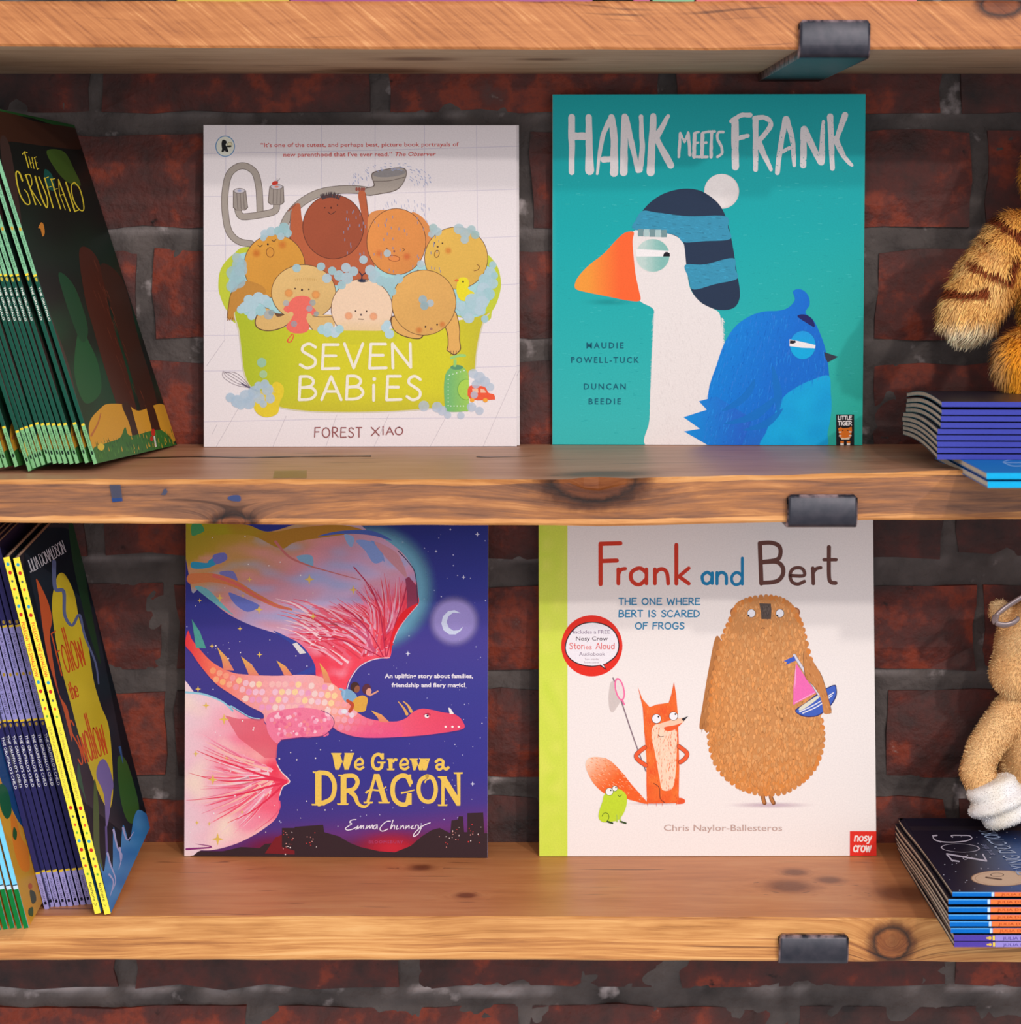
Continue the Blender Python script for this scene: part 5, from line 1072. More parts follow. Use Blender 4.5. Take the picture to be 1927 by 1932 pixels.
    # body
    body = crv([(355, 1190), (362, 1206), (378, 1226), (402, 1250), (436, 1268), (470, 1273), (520, 1275), (565, 1273), (598, 1275), (622, 1286), (640, 1300), (655, 1322), (672, 1342), (694, 1355), (720, 1360), (748, 1361), (766, 1355), (780, 1343), (796, 1337), (814, 1339), (836, 1344), (856, 1347), (868, 1354), (875, 1364), (877, 1372), (868, 1377), (840, 1382), (800, 1387), (760, 1390), (710, 1392), (672, 1390), (640, 1380), (626, 1372), (612, 1386), (590, 1391), (560, 1392), (532, 1396), (524, 1392), (500, 1362), (496, 1346), (470, 1332), (440, 1312), (408, 1290), (380, 1258), (362, 1232), (350, 1216)], True)
    P_.poly([(a, b+2.6) for a, b in body], (70, 54, 130))
    P_.poly(body, lambda x, y: mixc(ramp([(350, (232, 56, 66)), (400, (246, 120, 96)), (480, (244, 160, 160)), (560, (244, 176, 186)), (640, (248, 170, 150)), (700, (244, 110, 134)), (800, (236, 82, 108)), (880, (228, 70, 100))], x), (232, 84, 140), max(0, (y-1345)/60)*(1 if x < 760 else .3)), step=8)
    P_.up()
    for j in range(9):
        for i in range(26):
            x = 402+i*12.4+(j % 2)*6; y = 1262+j*14.5+max(0, x-560)*.10-max(0, 470-x)*.38
            if all(pip(x+dx, y+dy, body) for dx, dy in ((-7, 0), (7, 0), (0, -6), (0, 7))) and x < 735:
                c = random.choice(((246, 214, 208), (248, 190, 186), (244, 196, 214), (250, 214, 160), (248, 170, 170), (240, 160, 196))); c = mixc(c, (238, 100, 140), max(0, (y-1340)/60)+max(0, (x-640)/130)); c = mixc(c, (250, 150, 90), max(0, (470-x)/90))
                P_.ell(x, y, 5.7, 6.4, c, .5, n=8, up=False)
    P_.blob([(505, 1350), (530, 1340), (570, 1335), (605, 1340), (624, 1352), (630, 1366), (622, 1378), (604, 1388), (570, 1390), (536, 1394), (522, 1402), (505, 1380)], (242, 128, 160)); P_.up()
    for _ in range(70):
        x = random.uniform(512, 622); y = random.uniform(1344, 1388); P_.ell(x, y, random.uniform(2.5, 4.5), None, random.choice(((246, 170, 196), (236, 110, 150), (244, 140, 150), (250, 200, 214))), n=8, up=False)
    P_.stroke([(606, 1340), (624, 1349), (631, 1364), (622, 1379), (606, 1389), (570, 1391), (530, 1396)], 1.2, (120, 50, 110))
    for (xa, ya, xb, yb, xc, yc) in ((362, 1168, 372, 1205, 389, 1220), (410, 1221, 424, 1250, 442, 1262), (455, 1238, 472, 1270, 490, 1272), (522, 1246, 538, 1271, 553, 1272), (603, 1250, 614, 1276, 626, 1286), (700, 1340, 718, 1358, 736, 1360)):
        P_.poly([(xa, ya), ((xa+xc)/2+2, (ya+yc)/2-2), (xc, yc+3), (xb-2, yc+2), (xb-5, yb-4)], lambda x, y, a=ya, b=yc: mixc((232, 186, 86), (232, 130, 110), (y-a)/(b-a)) if xa > 390 else (80, 160, 150))
    for pts in ([(752, 1324), (762, 1336), (768, 1347)], [(761, 1323), (770, 1331), (776, 1342)]): P_.stroke(pts, 1.5, (226, 170, 96), w1=6)
    P_.poly([(846, 1335), (850, 1336), (857, 1347), (849, 1347)], (244, 236, 232)); P_.ell(805.5, 1351, 4.2, 3.4, (246, 240, 240), .3); P_.ell(807, 1350, 2, 2, (40, 30, 60)); P_.stroke([(800, 1348), (808, 1346), (812, 1349)], 1.4, (150, 30, 60))
    for x in (841, 854, 866): P_.ell(x, 1371, 2.2, 2, (248, 240, 236))
    # riders
    P_.blob([(644, 1306), (656, 1300), (668, 1306), (674, 1316), (668, 1326), (652, 1324)], (128, 172, 206)); P_.ell(670, 1296, 8.5, 9.5, (74, 46, 42)); P_.ell(674, 1300, 5, 7, (150, 92, 66), .3); P_.ell(692, 1300, 8, 10, (96, 50, 64), .2); P_.ell(696, 1305, 5, 7, (224, 160, 140), .3)
    P_.stroke([(698, 1312), (706, 1308), (713, 1304)], 3, (226, 160, 130)); P_.blob([(670, 1318), (684, 1312), (694, 1318), (692, 1332), (688, 1342), (672, 1342), (664, 1330)], (226, 170, 74)); P_.stroke([(656, 1322), (666, 1330), (660, 1342)], 6, (196, 80, 50)); P_.ell(650, 1342, 6, 4.5, (232, 232, 240)); P_.ell(664, 1349, 5, 5, (236, 214, 226)); P_.stroke([(642, 1300), (650, 1304), (648, 1316)], 4, (150, 190, 222))
    for x, y, r in ((415, 1128, 5.5), (377, 1133, 3), (453, 1186, 3.4), (489, 1150, 6), (459, 1124, 3), (584, 1093, 7), (591, 1163, 5), (667, 1113, 6), (471, 1093, 4), (490, 1235, 4), (400, 1219, 3.4), (374, 1300, 4), (389, 1331, 5), (423, 1357, 7), (402, 1471, 7), (370, 1422, 4.5), (428, 1430, 3), (411, 1583, 8), (372, 1552, 3), (395, 1554, 3), (457, 1532, 3)): star(P_, x, y, r*1.15, (232, 194, 96))
    P_.up()
    for _ in range(60): P_.ell(random.uniform(355, 640), random.uniform(1010, 1580), random.uniform(.7, 1.5), None, (246, 236, 236), n=8, up=False)
    # lettering
    wht = (232, 226, 238)
    P_.text('An uplifting story about families,', 726, 893, 1279, 8, wht, .03); P_.text('friendship and fiery magic!', 739, 878, 1296, 8, wht, .03)
    y_ = (240, 202, 92)
    def S(pts, w, w1=None, sm=True): P_.stroke(pts, w, y_, sm, w1=w1, up=False, cap=not sm or w > 5)
    def bar(x0_, x1_, y, h=3): P_.poly([(x0_, y-h/2), (x1_, y-h/2), (x1_-.8, y+h/2), (x0_+.8, y+h/2)], y_)
    def word(items):
        P_.up()
        for it in items:
            if it[0] == 's': S(*it[1:])
            elif it[0] == 'p': P_.poly(it[1], y_, up=False)
            else: P_.poly([(it[1], it[3]-1.6), (it[2], it[3]-1.6), (it[2]-1, it[3]+1.6), (it[1]+1, it[3]+1.6)], y_, up=False)
    word([('p', [(627, 1421), (641, 1421), (648, 1440), (651, 1421), (664, 1421), (658, 1452), (651, 1452), (646, 1437), (640, 1452), (633, 1452)]), ('b', 625, 645, 1422), ('b', 650, 669, 1422), ('p', [(651, 1424), (656, 1424), (656, 1436), (660, 1424), (667, 1424), (658, 1452), (650, 1452)]),
          ('s', [(672, 1443), (684, 1441), (683, 1433), (677, 1432), (671, 1439), (672, 1448), (680, 1451), (687, 1446)], 4.6),
          ('s', [(722, 1430), (716, 1423), (707, 1426), (703, 1437), (706, 1448), (714, 1451), (720, 1447), (721, 1440)], 6), ('b', 712, 728, 1438.5), ('p', [(720, 1421), (724.5, 1421), (724.5, 1431), (722, 1431)]),
          ('p', [(733, 1432), (741, 1432), (741, 1452), (734, 1452)]), ('b', 730, 742, 1432.5), ('b', 730, 745, 1451.5), ('s', [(741, 1438), (745, 1433), (750, 1434)], 5), ('s', [(758, 1443), (769, 1441), (768, 1434), (762, 1432), (756, 1439), (757, 1448), (765, 1451), (772, 1446)], 4.6),
          ('p', [(776, 1432), (786, 1432), (790, 1444), (794, 1432), (801, 1432), (797, 1453), (791, 1453), (788, 1443), (784, 1453), (780, 1453)]), ('p', [(797, 1432), (804, 1432), (806, 1436), (808, 1432), (811, 1432), (805, 1453), (798, 1453)]), ('b', 773, 789, 1432.5), ('b', 792, 812, 1432.5),
          ('s', [(823, 1437), (829, 1433), (836, 1436), (836, 1446), (842, 1451), (846, 1448)], 5.4), ('s', [(835, 1442), (826, 1443), (824, 1448), (829, 1452), (836, 1448)], 4.6)])
    word([('p', [(595, 1457), (607, 1457), (607, 1518), (595, 1518)]), ('b', 590, 612, 1457), ('b', 588, 614, 1518), ('s', [(602, 1457.5), (620, 1460), (630, 1474), (631, 1492), (624, 1508), (602, 1517)], 8.6), 
          ('p', [(643, 1463), (654, 1463), (654, 1517), (643, 1517)]), ('b', 638, 654, 1463), ('b', 636, 658, 1517), ('s', [(650, 1464), (668, 1464), (675, 1475), (668, 1488), (652, 1492)], 8), ('s', [(660, 1492), (670, 1502), (676, 1516), (688, 1522), (697, 1516)], 10, 3),
          ('p', [(706, 1460), (716, 1460), (733, 1514), (722, 1514), (709, 1470), (697, 1514), (691, 1514)]), ('b', 686, 704, 1514), ('b', 714, 736, 1514), ('s', [(690, 1496), (700, 1490), (718, 1491), (729, 1484)], 4, 2.4),
          ('s', [(775, 1476), (768, 1465), (756, 1464), (744, 1474), (741, 1492), (745, 1508), (756, 1517), (768, 1516), (772, 1500)], 8.6), ('p', [(772, 1461), (776, 1461), (776, 1484), (773, 1484), (768, 1472)]), ('p', [(768, 1496), (777, 1496), (777, 1518), (772, 1518)]), ('s', [(757, 1496), (768, 1494), (783, 1490)], 4, 2),
          ('s', [(806, 1464), (794, 1472), (790, 1488), (794, 1504), (804, 1512), (816, 1510), (822, 1496), (822, 1482), (816, 1468), (806, 1464)], 7.6), ('s', [(812, 1468), (804, 1472), (802, 1477)], 2.6), 
          ('p', [(829, 1466), (842, 1466), (868, 1508), (868, 1520), (862, 1520), (836, 1478)]), ('p', [(833, 1470), (839, 1476), (839, 1519), (833, 1519)]), ('b', 826, 844, 1466), ('b', 826, 845, 1519), ('p', [(862, 1460), (869, 1460), (869, 1520), (864, 1514)]), ('b', 856, 874, 1458.5)])
    w2 = (240, 232, 244)
    for pts in ([(672, 1546), (664, 1547), (660, 1551), (664, 1554), (658, 1558), (652, 1563), (656, 1566), (666, 1564), (673, 1560)], [(672, 1565), (676, 1557), (675, 1564), (682, 1557), (681, 1563), (686, 1557), (686, 1563)], [(690, 1564), (693, 1557), (692, 1563), (698, 1557), (698, 1563), (703, 1556), (703, 1563)],
                [(712, 1556), (706, 1558), (705, 1563), (709, 1563), (712, 1557), (712, 1564)], [(737, 1549), (729, 1550), (721, 1557), (717, 1564), (722, 1568), (732, 1564)], [(742, 1547), (737, 1564), (742, 1557), (745, 1558), (744, 1564)], [(750, 1557), (748, 1564), (752, 1563)], [(755, 1564), (757, 1557), (756, 1562), (761, 1557), (762, 1563)], [(765, 1564), (767, 1557), (767, 1562), (772, 1557), (772, 1563)], [(775, 1561), (780, 1557), (776, 1563), (781, 1563)], [(783, 1563), (785, 1557), (789, 1557)], [(790, 1558), (790, 1563), (796, 1558), (790, 1572), (781, 1578), (783, 1571), (798, 1558), (812, 1552)]):
        P_.stroke(pts, 1.7, w2, up=False)

# ================================================================== FACE-OUT BOOKS
WHITE_ = card((226, 220, 224)); MID_ = Z_MID
T0 = 0.004
M1, w1_, h1_ = face_out((385, 843), (975.5, 842), (386, 236), Z_MID, -0.012-T0, T0)
b1 = book(M1, w1_, h1_, T0, WHITE_, WHITE_, WHITE_, 'white picture book of babies in a green bathtub, front copy on the middle shelf', 'face-out bath picture books')
p = cover_print(M1, w1_, h1_); babies_art(p); art(b1, p, 'cover_artwork')
c_ = copy_tree(b1, M1 @ Matrix.Translation((0.0024, T0+0.0008, -0.0012+0.0012)) @ Matrix.Rotation(math.radians(-0.12), 4, 'Y')); c_['label'] = 'second copy of the white bathtub picture book, peeping out behind the first'
M2, w2_, h2_ = face_out((1042.5, 838.5), (1627.5, 840), (1045.5, 178.5), Z_MID, -0.008-T0, T0)
b2 = book(M2, w2_, h2_, T0, card((40, 170, 172)), plain('orange_black_spine', (196, 108, 60), .4, .4), card((40, 170, 172)), 'teal picture book with a white goose in a striped hat and a blue bird')
p = cover_print(M2, w2_, h2_); goose_art(p); art(b2, p, 'cover_artwork')
M3, w3_, h3_ = face_out((348, 1615), (920, 1618.5), (362.5, 992), Z_LOW, -0.026, T0, h=0.268)
b3 = book(M3, w3_, h3_, T0, card((60, 60, 140)), card((206, 150, 140)), card((206, 196, 226)), 'dark blue night-sky picture book with a pink dragon and yellow title')
p = cover_print(M3, w3_, h3_); dragon_art(p); art(b3, p, 'cover_artwork')
M4, w4_, h4_ = face_out((1018, 1615.5), (1654, 1614.5), (1018, 991), Z_LOW, -0.016, 0.006, h=0.268)
b4 = book(M4, w4_, h4_, 0.006, card((238, 234, 230)), card((196, 206, 90)), card((238, 234, 230)), 'white picture book with a brown bear, red fox and green frog, lime band')
p = cover_print(M4, w4_, h4_); bear_art(p); art(b4, p, 'cover_artwork')

# ================================================================== SPINE-OUT BOOKS ON THE LEFT
def side_frame(O, F, up): return frame(O, F-O, up)
ORD = ['', 'first', 'second', 'third', 'fourth', 'fifth', 'sixth', 'seventh', 'eighth', 'ninth', 'tenth', 'eleventh', 'twelfth', 'thirteenth']
# green-spined books, middle shelf
yO = -0.225
O = at(184, 874, yO); Fp = at(334, 846, -0.018); Fp.z = Z_MID+0.0012; up = at(0, 338, yO)-O
GM = side_frame(O, Fp, up); gw = (Fp-O).length; gh = 0.263; gt = 0.0027
print('green', gw, GM.to_3x3() @ Vector((0, 0, gh))+O)
dkgreen, ltgreen = card((24, 62, 52)), card((120, 176, 130))
p = spine_print(gh, gt); S_ = lambda y: (874-y)/ (704.0) * gh           # photo row -> height on the spine
def sx(y): return gh-S_(y)
p.rect(0, 0, gh, gt, (26, 78, 62)); p.rect(sx(200), 0, sx(502), gt, (128, 186, 142)); p.rect(sx(797), 0, gh, gt, (128, 186, 128))
p.rect(sx(502), .0002, sx(506), gt-.0002, (238, 208, 52)); p.rect(sx(795), .0002, sx(799), gt-.0002, (238, 208, 52))
p.text('THE GRUFFALO', sx(527), sx(594), gt*.74, gt*.52, (240, 240, 226), .012)
p.text('JULIA DONALDSON', sx(330), sx(402), gt*.74, gt*.48, (30, 60, 44)); p.text('AXEL SCHEFFLER', sx(424), sx(490), gt*.74, gt*.48, (30, 60, 44)); p.ell(sx(413), gt*.5, .0014, .0009, (200, 160, 50))
p.text('MACMILLAN', sx(808), sx(848), gt*.74, gt*.48, (24, 50, 36)); p.rect(sx(849), gt*.25, sx(856), gt*.75, (24, 40, 34)); p.ell(sx(512), gt*.5, .0016, .0008, (190, 170, 60))
green_spine = p
def woods_art(p):
    """dark forest cover: yellow hand-lettered title over a leaning tree trunk and a sunlit clearing"""
    P_ = p
    P_.rect(-60, 150, 360, 900, lambda x, y: mixc(mixc((22, 26, 24), (20, 62, 42), max(0, .5+1.4*N3(x, y, 0, .012))*max(0, (y-300)/400)), (16, 20, 18), max(0, (330-y)/300)), step=22)
    P_.poly(crv([(-50, 150), (0, 165), (70, 183), (140, 205), (146, 245), (100, 235), (60, 222), (30, 212), (-50, 200)], True), (34, 84, 40)); P_.poly(crv([(-60, 205), (20, 214), (70, 230), (150, 245), (158, 280), (90, 276), (30, 268), (-60, 258)], True), (58, 34, 24))
    P_.blob([(88, 285), (120, 286), (140, 320), (152, 350), (128, 344), (105, 320)], (62, 88, 34)); P_.blob([(84, 320), (98, 330), (104, 360), (86, 350)], (22, 84, 76)); P_.blob([(0, 270), (18, 275), (40, 420), (20, 400)], (60, 44, 40))
    P_.blob([(60, 500), (82, 560), (130, 690), (160, 820), (180, 872), (150, 872), (120, 760), (90, 640)], (66, 50, 46)) 
    P_.blob([(150, 620), (170, 650), (186, 690), (190, 740), (160, 760), (140, 700)], (24, 84, 48)); P_.blob([(110, 520), (140, 540), (166, 620), (150, 640)], (22, 70, 44))
    P_.poly(crv([(150, 470), (185, 490), (210, 600), (240, 700), (262, 790), (268, 812), (235, 812), (222, 770), (196, 690), (176, 620), (160, 560)], True), (72, 34, 24)); P_.poly(crv([(190, 500), (215, 600), (245, 700), (276, 800), (300, 806), (292, 740), (262, 640), (232, 530)], True), (60, 36, 28))
    P_.up()
    for _ in range(40):
        t = random.random(); x = 165+t*105+random.uniform(-6, 20); y = 500+t*300; P_.stroke([(x-4, y-10), (x+4, y+10)], 1.2, (96, 48, 34), False, up=False, w1=.3)
    P_.poly(crv([(168, 800), (190, 770), (206, 762), (240, 764), (262, 775), (300, 762), (318, 772), (326, 800), (332, 830), (300, 842), (240, 850), (200, 855), (176, 850)], True), (216, 156, 48))
    P_.poly(crv([(230, 764), (245, 700+64), (262, 820), (272, 840), (255, 840), (244, 800)], True), (64, 36, 26)); P_.poly(crv([(275, 760), (288, 764), (300, 800), (308, 836), (294, 838), (284, 800)], True), (64, 36, 26))
    P_.poly(crv([(176, 846), (200, 836), (226, 826), (236, 806), (246, 822), (290, 812), (310, 815), (336, 846), (330, 860), (184, 880), (178, 868)], True), (56, 112, 48)); P_.up()
    for _ in range(110): x = random.uniform(182, 328); y = 872-(x-184)*.18-random.uniform(2, 36); P_.stroke([(x, y), (x-2, y-8)], 1.5, random.choice(((44, 96, 44), (86, 140, 60), (206, 160, 50), (40, 84, 44))), False, up=False, w1=.3)
    P_.blob([(184, 842), (190, 836), (197, 842), (193, 850), (186, 848)], (226, 190, 60)); P_.ell(289, 816, 4, 7, (196, 50, 34)); P_.stroke([(291, 824), (294, 842)], 3, (220, 214, 206), False); P_.ell(286, 828, 3, 5, (190, 46, 34))
    y_ = (226, 206, 62)
    def L(pts, w=2.0, sm=False, w1=None): P_.stroke(pts, w, y_, sm, w1=w1, up=False)
    P_.up()
    L([(42, 291), (46, 286), (51, 288)], 1.6); L([(46, 288), (54, 317)], 2); L([(54, 296), (59, 317)], 1.5); L([(60, 297), (64, 318)], 1.5); L([(56, 308), (62, 307)], 1.4); L([(65, 298), (70, 320)], 1.5); L([(64, 298), (68, 296)], 1.3); L([(66, 308), (70, 307)], 1.3); L([(70, 319), (73, 318)], 1.3)
    L([(42, 341), (36, 326), (30, 326), (32, 346), (38, 368), (48, 384), (56, 384), (52, 366), (46, 358)], 3.2, True, 1.6)
    L([(48, 330), (67, 386)], 2.4); L([(47, 331), (56, 330), (60, 346), (56, 354)], 1.8, True); L([(56, 354), (77, 387)], 1.8)
    L([(66, 333), (77, 370), (88, 392), (88, 372), (73, 334)], 3.0, True, 2.2)
    L([(84, 336), (100, 392)], 2.4); L([(83, 337), (91, 334)], 1.6); L([(89, 354), (96, 352)], 1.6); L([(96, 338), (114, 394)], 2.4); L([(95, 339), (103, 337)], 1.6); L([(101, 358), (108, 356)], 1.6)
    L([(110, 340), (112, 366), (123, 396)], 1.5); L([(110, 339), (120, 366), (132, 398)], 2.4); L([(114, 368), (120, 367)], 1.4); L([(124, 344), (141, 399)], 2.8); L([(141, 399), (149, 396)], 1.8)
    L([(140, 344), (134, 352), (138, 376), (148, 394), (157, 397), (157, 382), (150, 356), (140, 344)], 2.2, True)
    P_.blob([(77, 420), (82, 424), (84, 440), (80, 446), (76, 432), (72, 430)], (204, 130, 50))
    P_.stroke([(172, 822), (184, 800), (190, 780)], 4, (190, 110, 60), w1=2)
p = cover_print(GM, gw, gh); woods_art(p)
g0 = book(GM, gw, gh, gt, dkgreen, dkgreen, dkgreen, 'green-spined paperback at the right end of the leaning row, dark forest cover showing', 'green-spined paperbacks on the middle shelf')
art(g0, green_spine, 'spine_print'); art(g0, p, 'cover_artwork', 'dark forest cover with yellow title')
GO, GF, GU = O.copy(), Fp.copy(), up.copy()
gl = [(168, 872), (150, 873), (139, 874), (128, 873.5), (118, 873), (107.5, 873.5), (97, 872), (86, 876), (77, 879), (68.5, 882), (60.5, 887), (35, 879), (16, 880), (6, 881), (-8, 880), (-17, 881)]
for i, (px, py) in enumerate(gl):
    o = at(px, py, yO+0.0005*math.sin(i*2.3)-(0.0012 if i == 10 else 0)); f_ = GF-GO+o; f_.z = Z_MID+0.0012; M = side_frame(o, f_, GU)
    c = copy_tree(g0, M)
    if i == 10: c['label'] = 'green-spined paperback whose foot hangs lowest, just right of the gap'
    elif i == 11: c['label'] = 'green-spined paperback just left of the dark gap in the leaning row'
    elif i > 11: c['label'] = 'green-spined paperback at the far left edge, %s left of the dark gap' % ORD[i-10]
    else: c['label'] = 'green-spined paperback, %s from the right end of its leaning row' % ORD[i+2]

# yellow-spined books, bottom shelf
O = at(209, 1723, -0.212); Fp = at(283, 1561, -0.02); up = at(47, 1042, -0.212)-O
YM = side_frame(O, Fp, up); yw = (Fp-O).length; yh = up.length; yt = 0.0043
ycard, ncard = card((240, 222, 70)), card((24, 34, 46))
p = spine_print(yh, yt); sy = lambda y: (y-1042)/681*yh
p.rect(0, 0, yh, yt, (248, 230, 72))
p.text('FOLLOW THE SWALLOW', sy(1164), sy(1268), yt*.78, yt*.55, (226, 84, 40), .02)
p.text('JULIA DONALDSON & THOMAS DOCHERTY', sy(1362), sy(1500), yt*.74, yt*.42, (150, 124, 70)); p.text('farshore', sy(1662), sy(1698), yt*.72, yt*.5, (40, 40, 40), .01); p.stroke([(sy(1703), yt*.3), (sy(1708), yt*.5), (sy(1703), yt*.75)], .0004, (40, 40, 40), False)
for y, k in [(1055, 0), (1071, 1), (1087, 2), (1102, 3), (1118, 4), (1134, 0), (1150, 1), (1278, 0), (1295, 1), (1312, 2), (1328, 3), (1343, 4), (1518, 1), (1535, 2), (1551, 3), (1566, 4), (1582, 0), (1599, 1), (1616, 2), (1630, 3), (1646, 4)]:
    c = ((60, 160, 186), (200, 48, 34), (90, 96, 80), (226, 90, 50), (110, 170, 60))[k]; r_ = (.0011, .0012, .0008, .0009, .0008)[k]; p.ell(sy(y), yt*.5, r_*1.2, r_, c)
sp = p
def swallow_art(p):
    P_ = p
    P_.rect(30, 980, 300, 1730, lambda x, y: mixc((20, 32, 44), (26, 46, 58), .5+N3(x, y, 0, .02)), step=30)
    P_.poly(crv([(130, 985), (150, 990), (165, 1110), (190, 1250), (170, 1200), (150, 1120), (136, 1050)], True), (26, 66, 40))
    P_.poly(crv([(104, 1100), (112, 1082), (124, 1086), (140, 1120), (150, 1170), (165, 1210), (176, 1280), (190, 1330), (205, 1370), (212, 1440), (213, 1500), (206, 1528), (196, 1516), (180, 1480), (166, 1440), (150, 1390), (134, 1330), (118, 1270), (104, 1200), (98, 1140)], True), lambda x, y: mixc((222, 204, 50), (206, 190, 44), N3(x, y, 0, .03)+.5), step=14)
    og = (206, 86, 34)
    letters(P_, 'Follow', 116, 170, 1276, 84, 2.5, og, slant=.16, rot=-.42); letters(P_, 'the', 134, 152, 1322, 34, 2.2, og, slant=.16, rot=-.42); letters(P_, 'Swallow', 150, 212, 1446, 88, 2.5, og, slant=.16, rot=-.42)
    P_.poly(crv([(68, 1092), (80, 1112), (92, 1140), (98, 1170), (94, 1200), (102, 1260), (112, 1310), (128, 1340), (136, 1400), (120, 1340), (104, 1290), (90, 1240), (80, 1180), (74, 1130)], True), (198, 92, 48)); P_.stroke([(102, 1060), (104, 1110), (120, 1116), (122, 1160), (136, 1180), (150, 1160), (160, 1200), (180, 1250), (186, 1290)], 8, (96, 112, 156), w1=3)
    P_.blob([(186, 1440), (196, 1432), (206, 1448), (214, 1480), (210, 1500), (206, 1540), (200, 1560), (196, 1500), (182, 1465)], (120, 112, 176)); P_.blob([(222, 1432), (236, 1432), (250, 1470), (262, 1520), (258, 1550), (240, 1548), (226, 1500)], (52, 100, 44)); P_.blob([(148, 1440), (156, 1480), (164, 1520), (158, 1500), (146, 1470)], (22, 88, 62))
    P_.poly(crv([(178, 1470), (186, 1520), (188, 1600), (194, 1640), (180, 1640), (176, 1560)], True), (64, 96, 44)); P_.stroke([(200, 1560), (202, 1620)], 4, (90, 84, 150)); P_.stroke([(226, 1410), (232, 1440)], 5, (50, 100, 160), w1=1)
    P_.poly(crv([(188, 1630), (196, 1644), (202, 1606), (212, 1640), (214, 1560), (226, 1610), (232, 1556), (244, 1588), (252, 1545), (262, 1528), (282, 1542), (284, 1562), (250, 1640), (212, 1724), (206, 1710)], True), lambda x, y: mixc((34, 122, 196), (72, 150, 214), .5+N3(x, y, 0, .04)), step=10)
    for pts in ([(203, 1610), (208, 1630), (218, 1660), (212, 1680)], [(214, 1566), (222, 1600), (230, 1614), (224, 1640)], [(232, 1562), (240, 1585), (252, 1570)], [(206, 1650), (214, 1664), (208, 1690)], [(226, 1600), (228, 1630)]): P_.stroke(pts, 4, (176, 184, 232), w1=1)
    P_.up()
    f = lambda x, y: (x, y)
    letters(P_, 'JULIA DONALDSON', 57, 136, 1082, 24, 1.4, (200, 206, 214), rot=-.53, slant=.2)
p = cover_print(YM, yw, yh); swallow_art(p)
y0_ = book(YM, yw, yh, yt, ncard, ycard, ncard, 'yellow-spined paperback at the right end of the bottom row, dark yellow-splashed cover showing', 'yellow-spined paperbacks')
art(y0_, sp, 'spine_print'); art(y0_, p, 'cover_artwork', 'dark cover with a yellow disc and orange lettering')
YR = YM.to_3x3().to_4x4()
c = copy_tree(y0_, Matrix.Translation(at(190.5, 1722, -0.212)) @ YR); c['label'] = 'yellow-spined paperback standing left of the last one, next to the purple spines'

# purple-spined books
ph_, pt_ = 0.272, 0.0035; pw_ = 0.165
nav = card((34, 32, 70)); p = spine_print(ph_, pt_); sq = lambda y: (y-1010)/697*ph_
p.rect(0, 0, ph_, pt_, (48, 46, 96)); p.rect(sq(1168), 0, sq(1345), pt_, (150, 146, 206)); p.rect(sq(1637), 0, ph_, pt_, (158, 152, 208))
for y in (1167, 1346, 1637): p.rect(sq(y-2), .0002, sq(y+2), pt_-.0002, (226, 190, 50))
p.text('JULIA DONALDSON', sq(1180), sq(1246), pt_*.74, pt_*.5, (34, 32, 60)); p.text('AXEL SCHEFFLER', sq(1270), sq(1334), pt_*.74, pt_*.5, (34, 32, 60)); p.ell(sq(1258), pt_*.5, .0013, .001, (170, 140, 50))
p.text('THE GRUFFALO\u2019S CHILD', sq(1374), sq(1474), pt_*.75, pt_*.55, (240, 238, 240), .012); p.text('MACMILLAN', sq(1650), sq(1690), pt_*.74, pt_*.48, (60, 56, 96)); p.rect(sq(1692), pt_*.25, sq(1698), pt_*.75, (24, 24, 40))
p.ell(sq(1159), pt_*.5, .0014, .0009, (170, 140, 60)); p.ell(sq(1354), pt_*.5, .0014, .0009, (170, 140, 60))
pur = None
pl = [(173.5, 1705), (161.5, 1706), (149.5, 1707), (137.5, 1709), (125.5, 1709), (114, 1710), (103, 1710), (93.5, 1714)]
for i, (px, py) in enumerate(pl):
    M = Matrix.Translation(at_z(px, py, Z_LOW+0.001)) @ YR
    if pur is None:
        pur = book(M, pw_, ph_, pt_, nav, nav, nav, 'purple-spined paperback touching the yellow spines, darkest of its row', 'purple-spined paperbacks on the bottom shelf'); art(pur, p, 'spine_print')
    else:
        c = copy_tree(pur, M)
        c['label'] = 'purple-spined paperback, %s to the left of the yellow spines' % ORD[i+1]

# light blue and green spines at the far left of the bottom shelf
bh, bt = 0.262, 0.0032; bw = 0.18
bc = card((226, 150, 40)); p = spine_print(bh, bt); sb_ = lambda y: bh-(1750-y)/690*bh
p.rect(0, 0, bh, bt, (120, 206, 238)); p.rect(sb_(1674), 0, bh, bt, (16, 118, 52)); p.rect(sb_(1667), 0, sb_(1674), bt, (196, 222, 238)); p.rect(sb_(1665), 0, sb_(1667), bt, (20, 30, 50))
sp = p; Ob = at(54, 1750, -0.245); BM = Matrix.Translation(Ob) @ YR
def autumn_art(p):
    P_ = p
    P_.rect(-120, 1000, 110, 1760, lambda x, y: mixc((226, 148, 36), (214, 170, 60), .5+N3(x, y, 0, .03)), step=30)
    P_.blob([(0, 1380), (20, 1400), (44, 1500), (46, 1560), (20, 1520), (-20, 1400)], (28, 74, 130)); P_.blob([(0, 1480), (14, 1490), (22, 1530), (12, 1545), (0, 1520)], (30, 96, 60))
    P_.blob([(20, 1540), (30, 1545), (40, 1580), (52, 1600), (56, 1640), (40, 1640), (26, 1600)], (228, 130, 34)); P_.blob([(26, 1560), (32, 1570), (30, 1585), (24, 1578)], (44, 90, 40)); P_.blob([(56, 1680), (66, 1684), (68, 1700), (60, 1704)], (70, 74, 40)); P_.blob([(54, 1715), (62, 1712), (62, 1728), (54, 1726)], (60, 84, 40)); P_.ell(57, 1672, 4, 6, (190, 90, 30))
p = cover_print(BM, bw, bh); autumn_art(p)
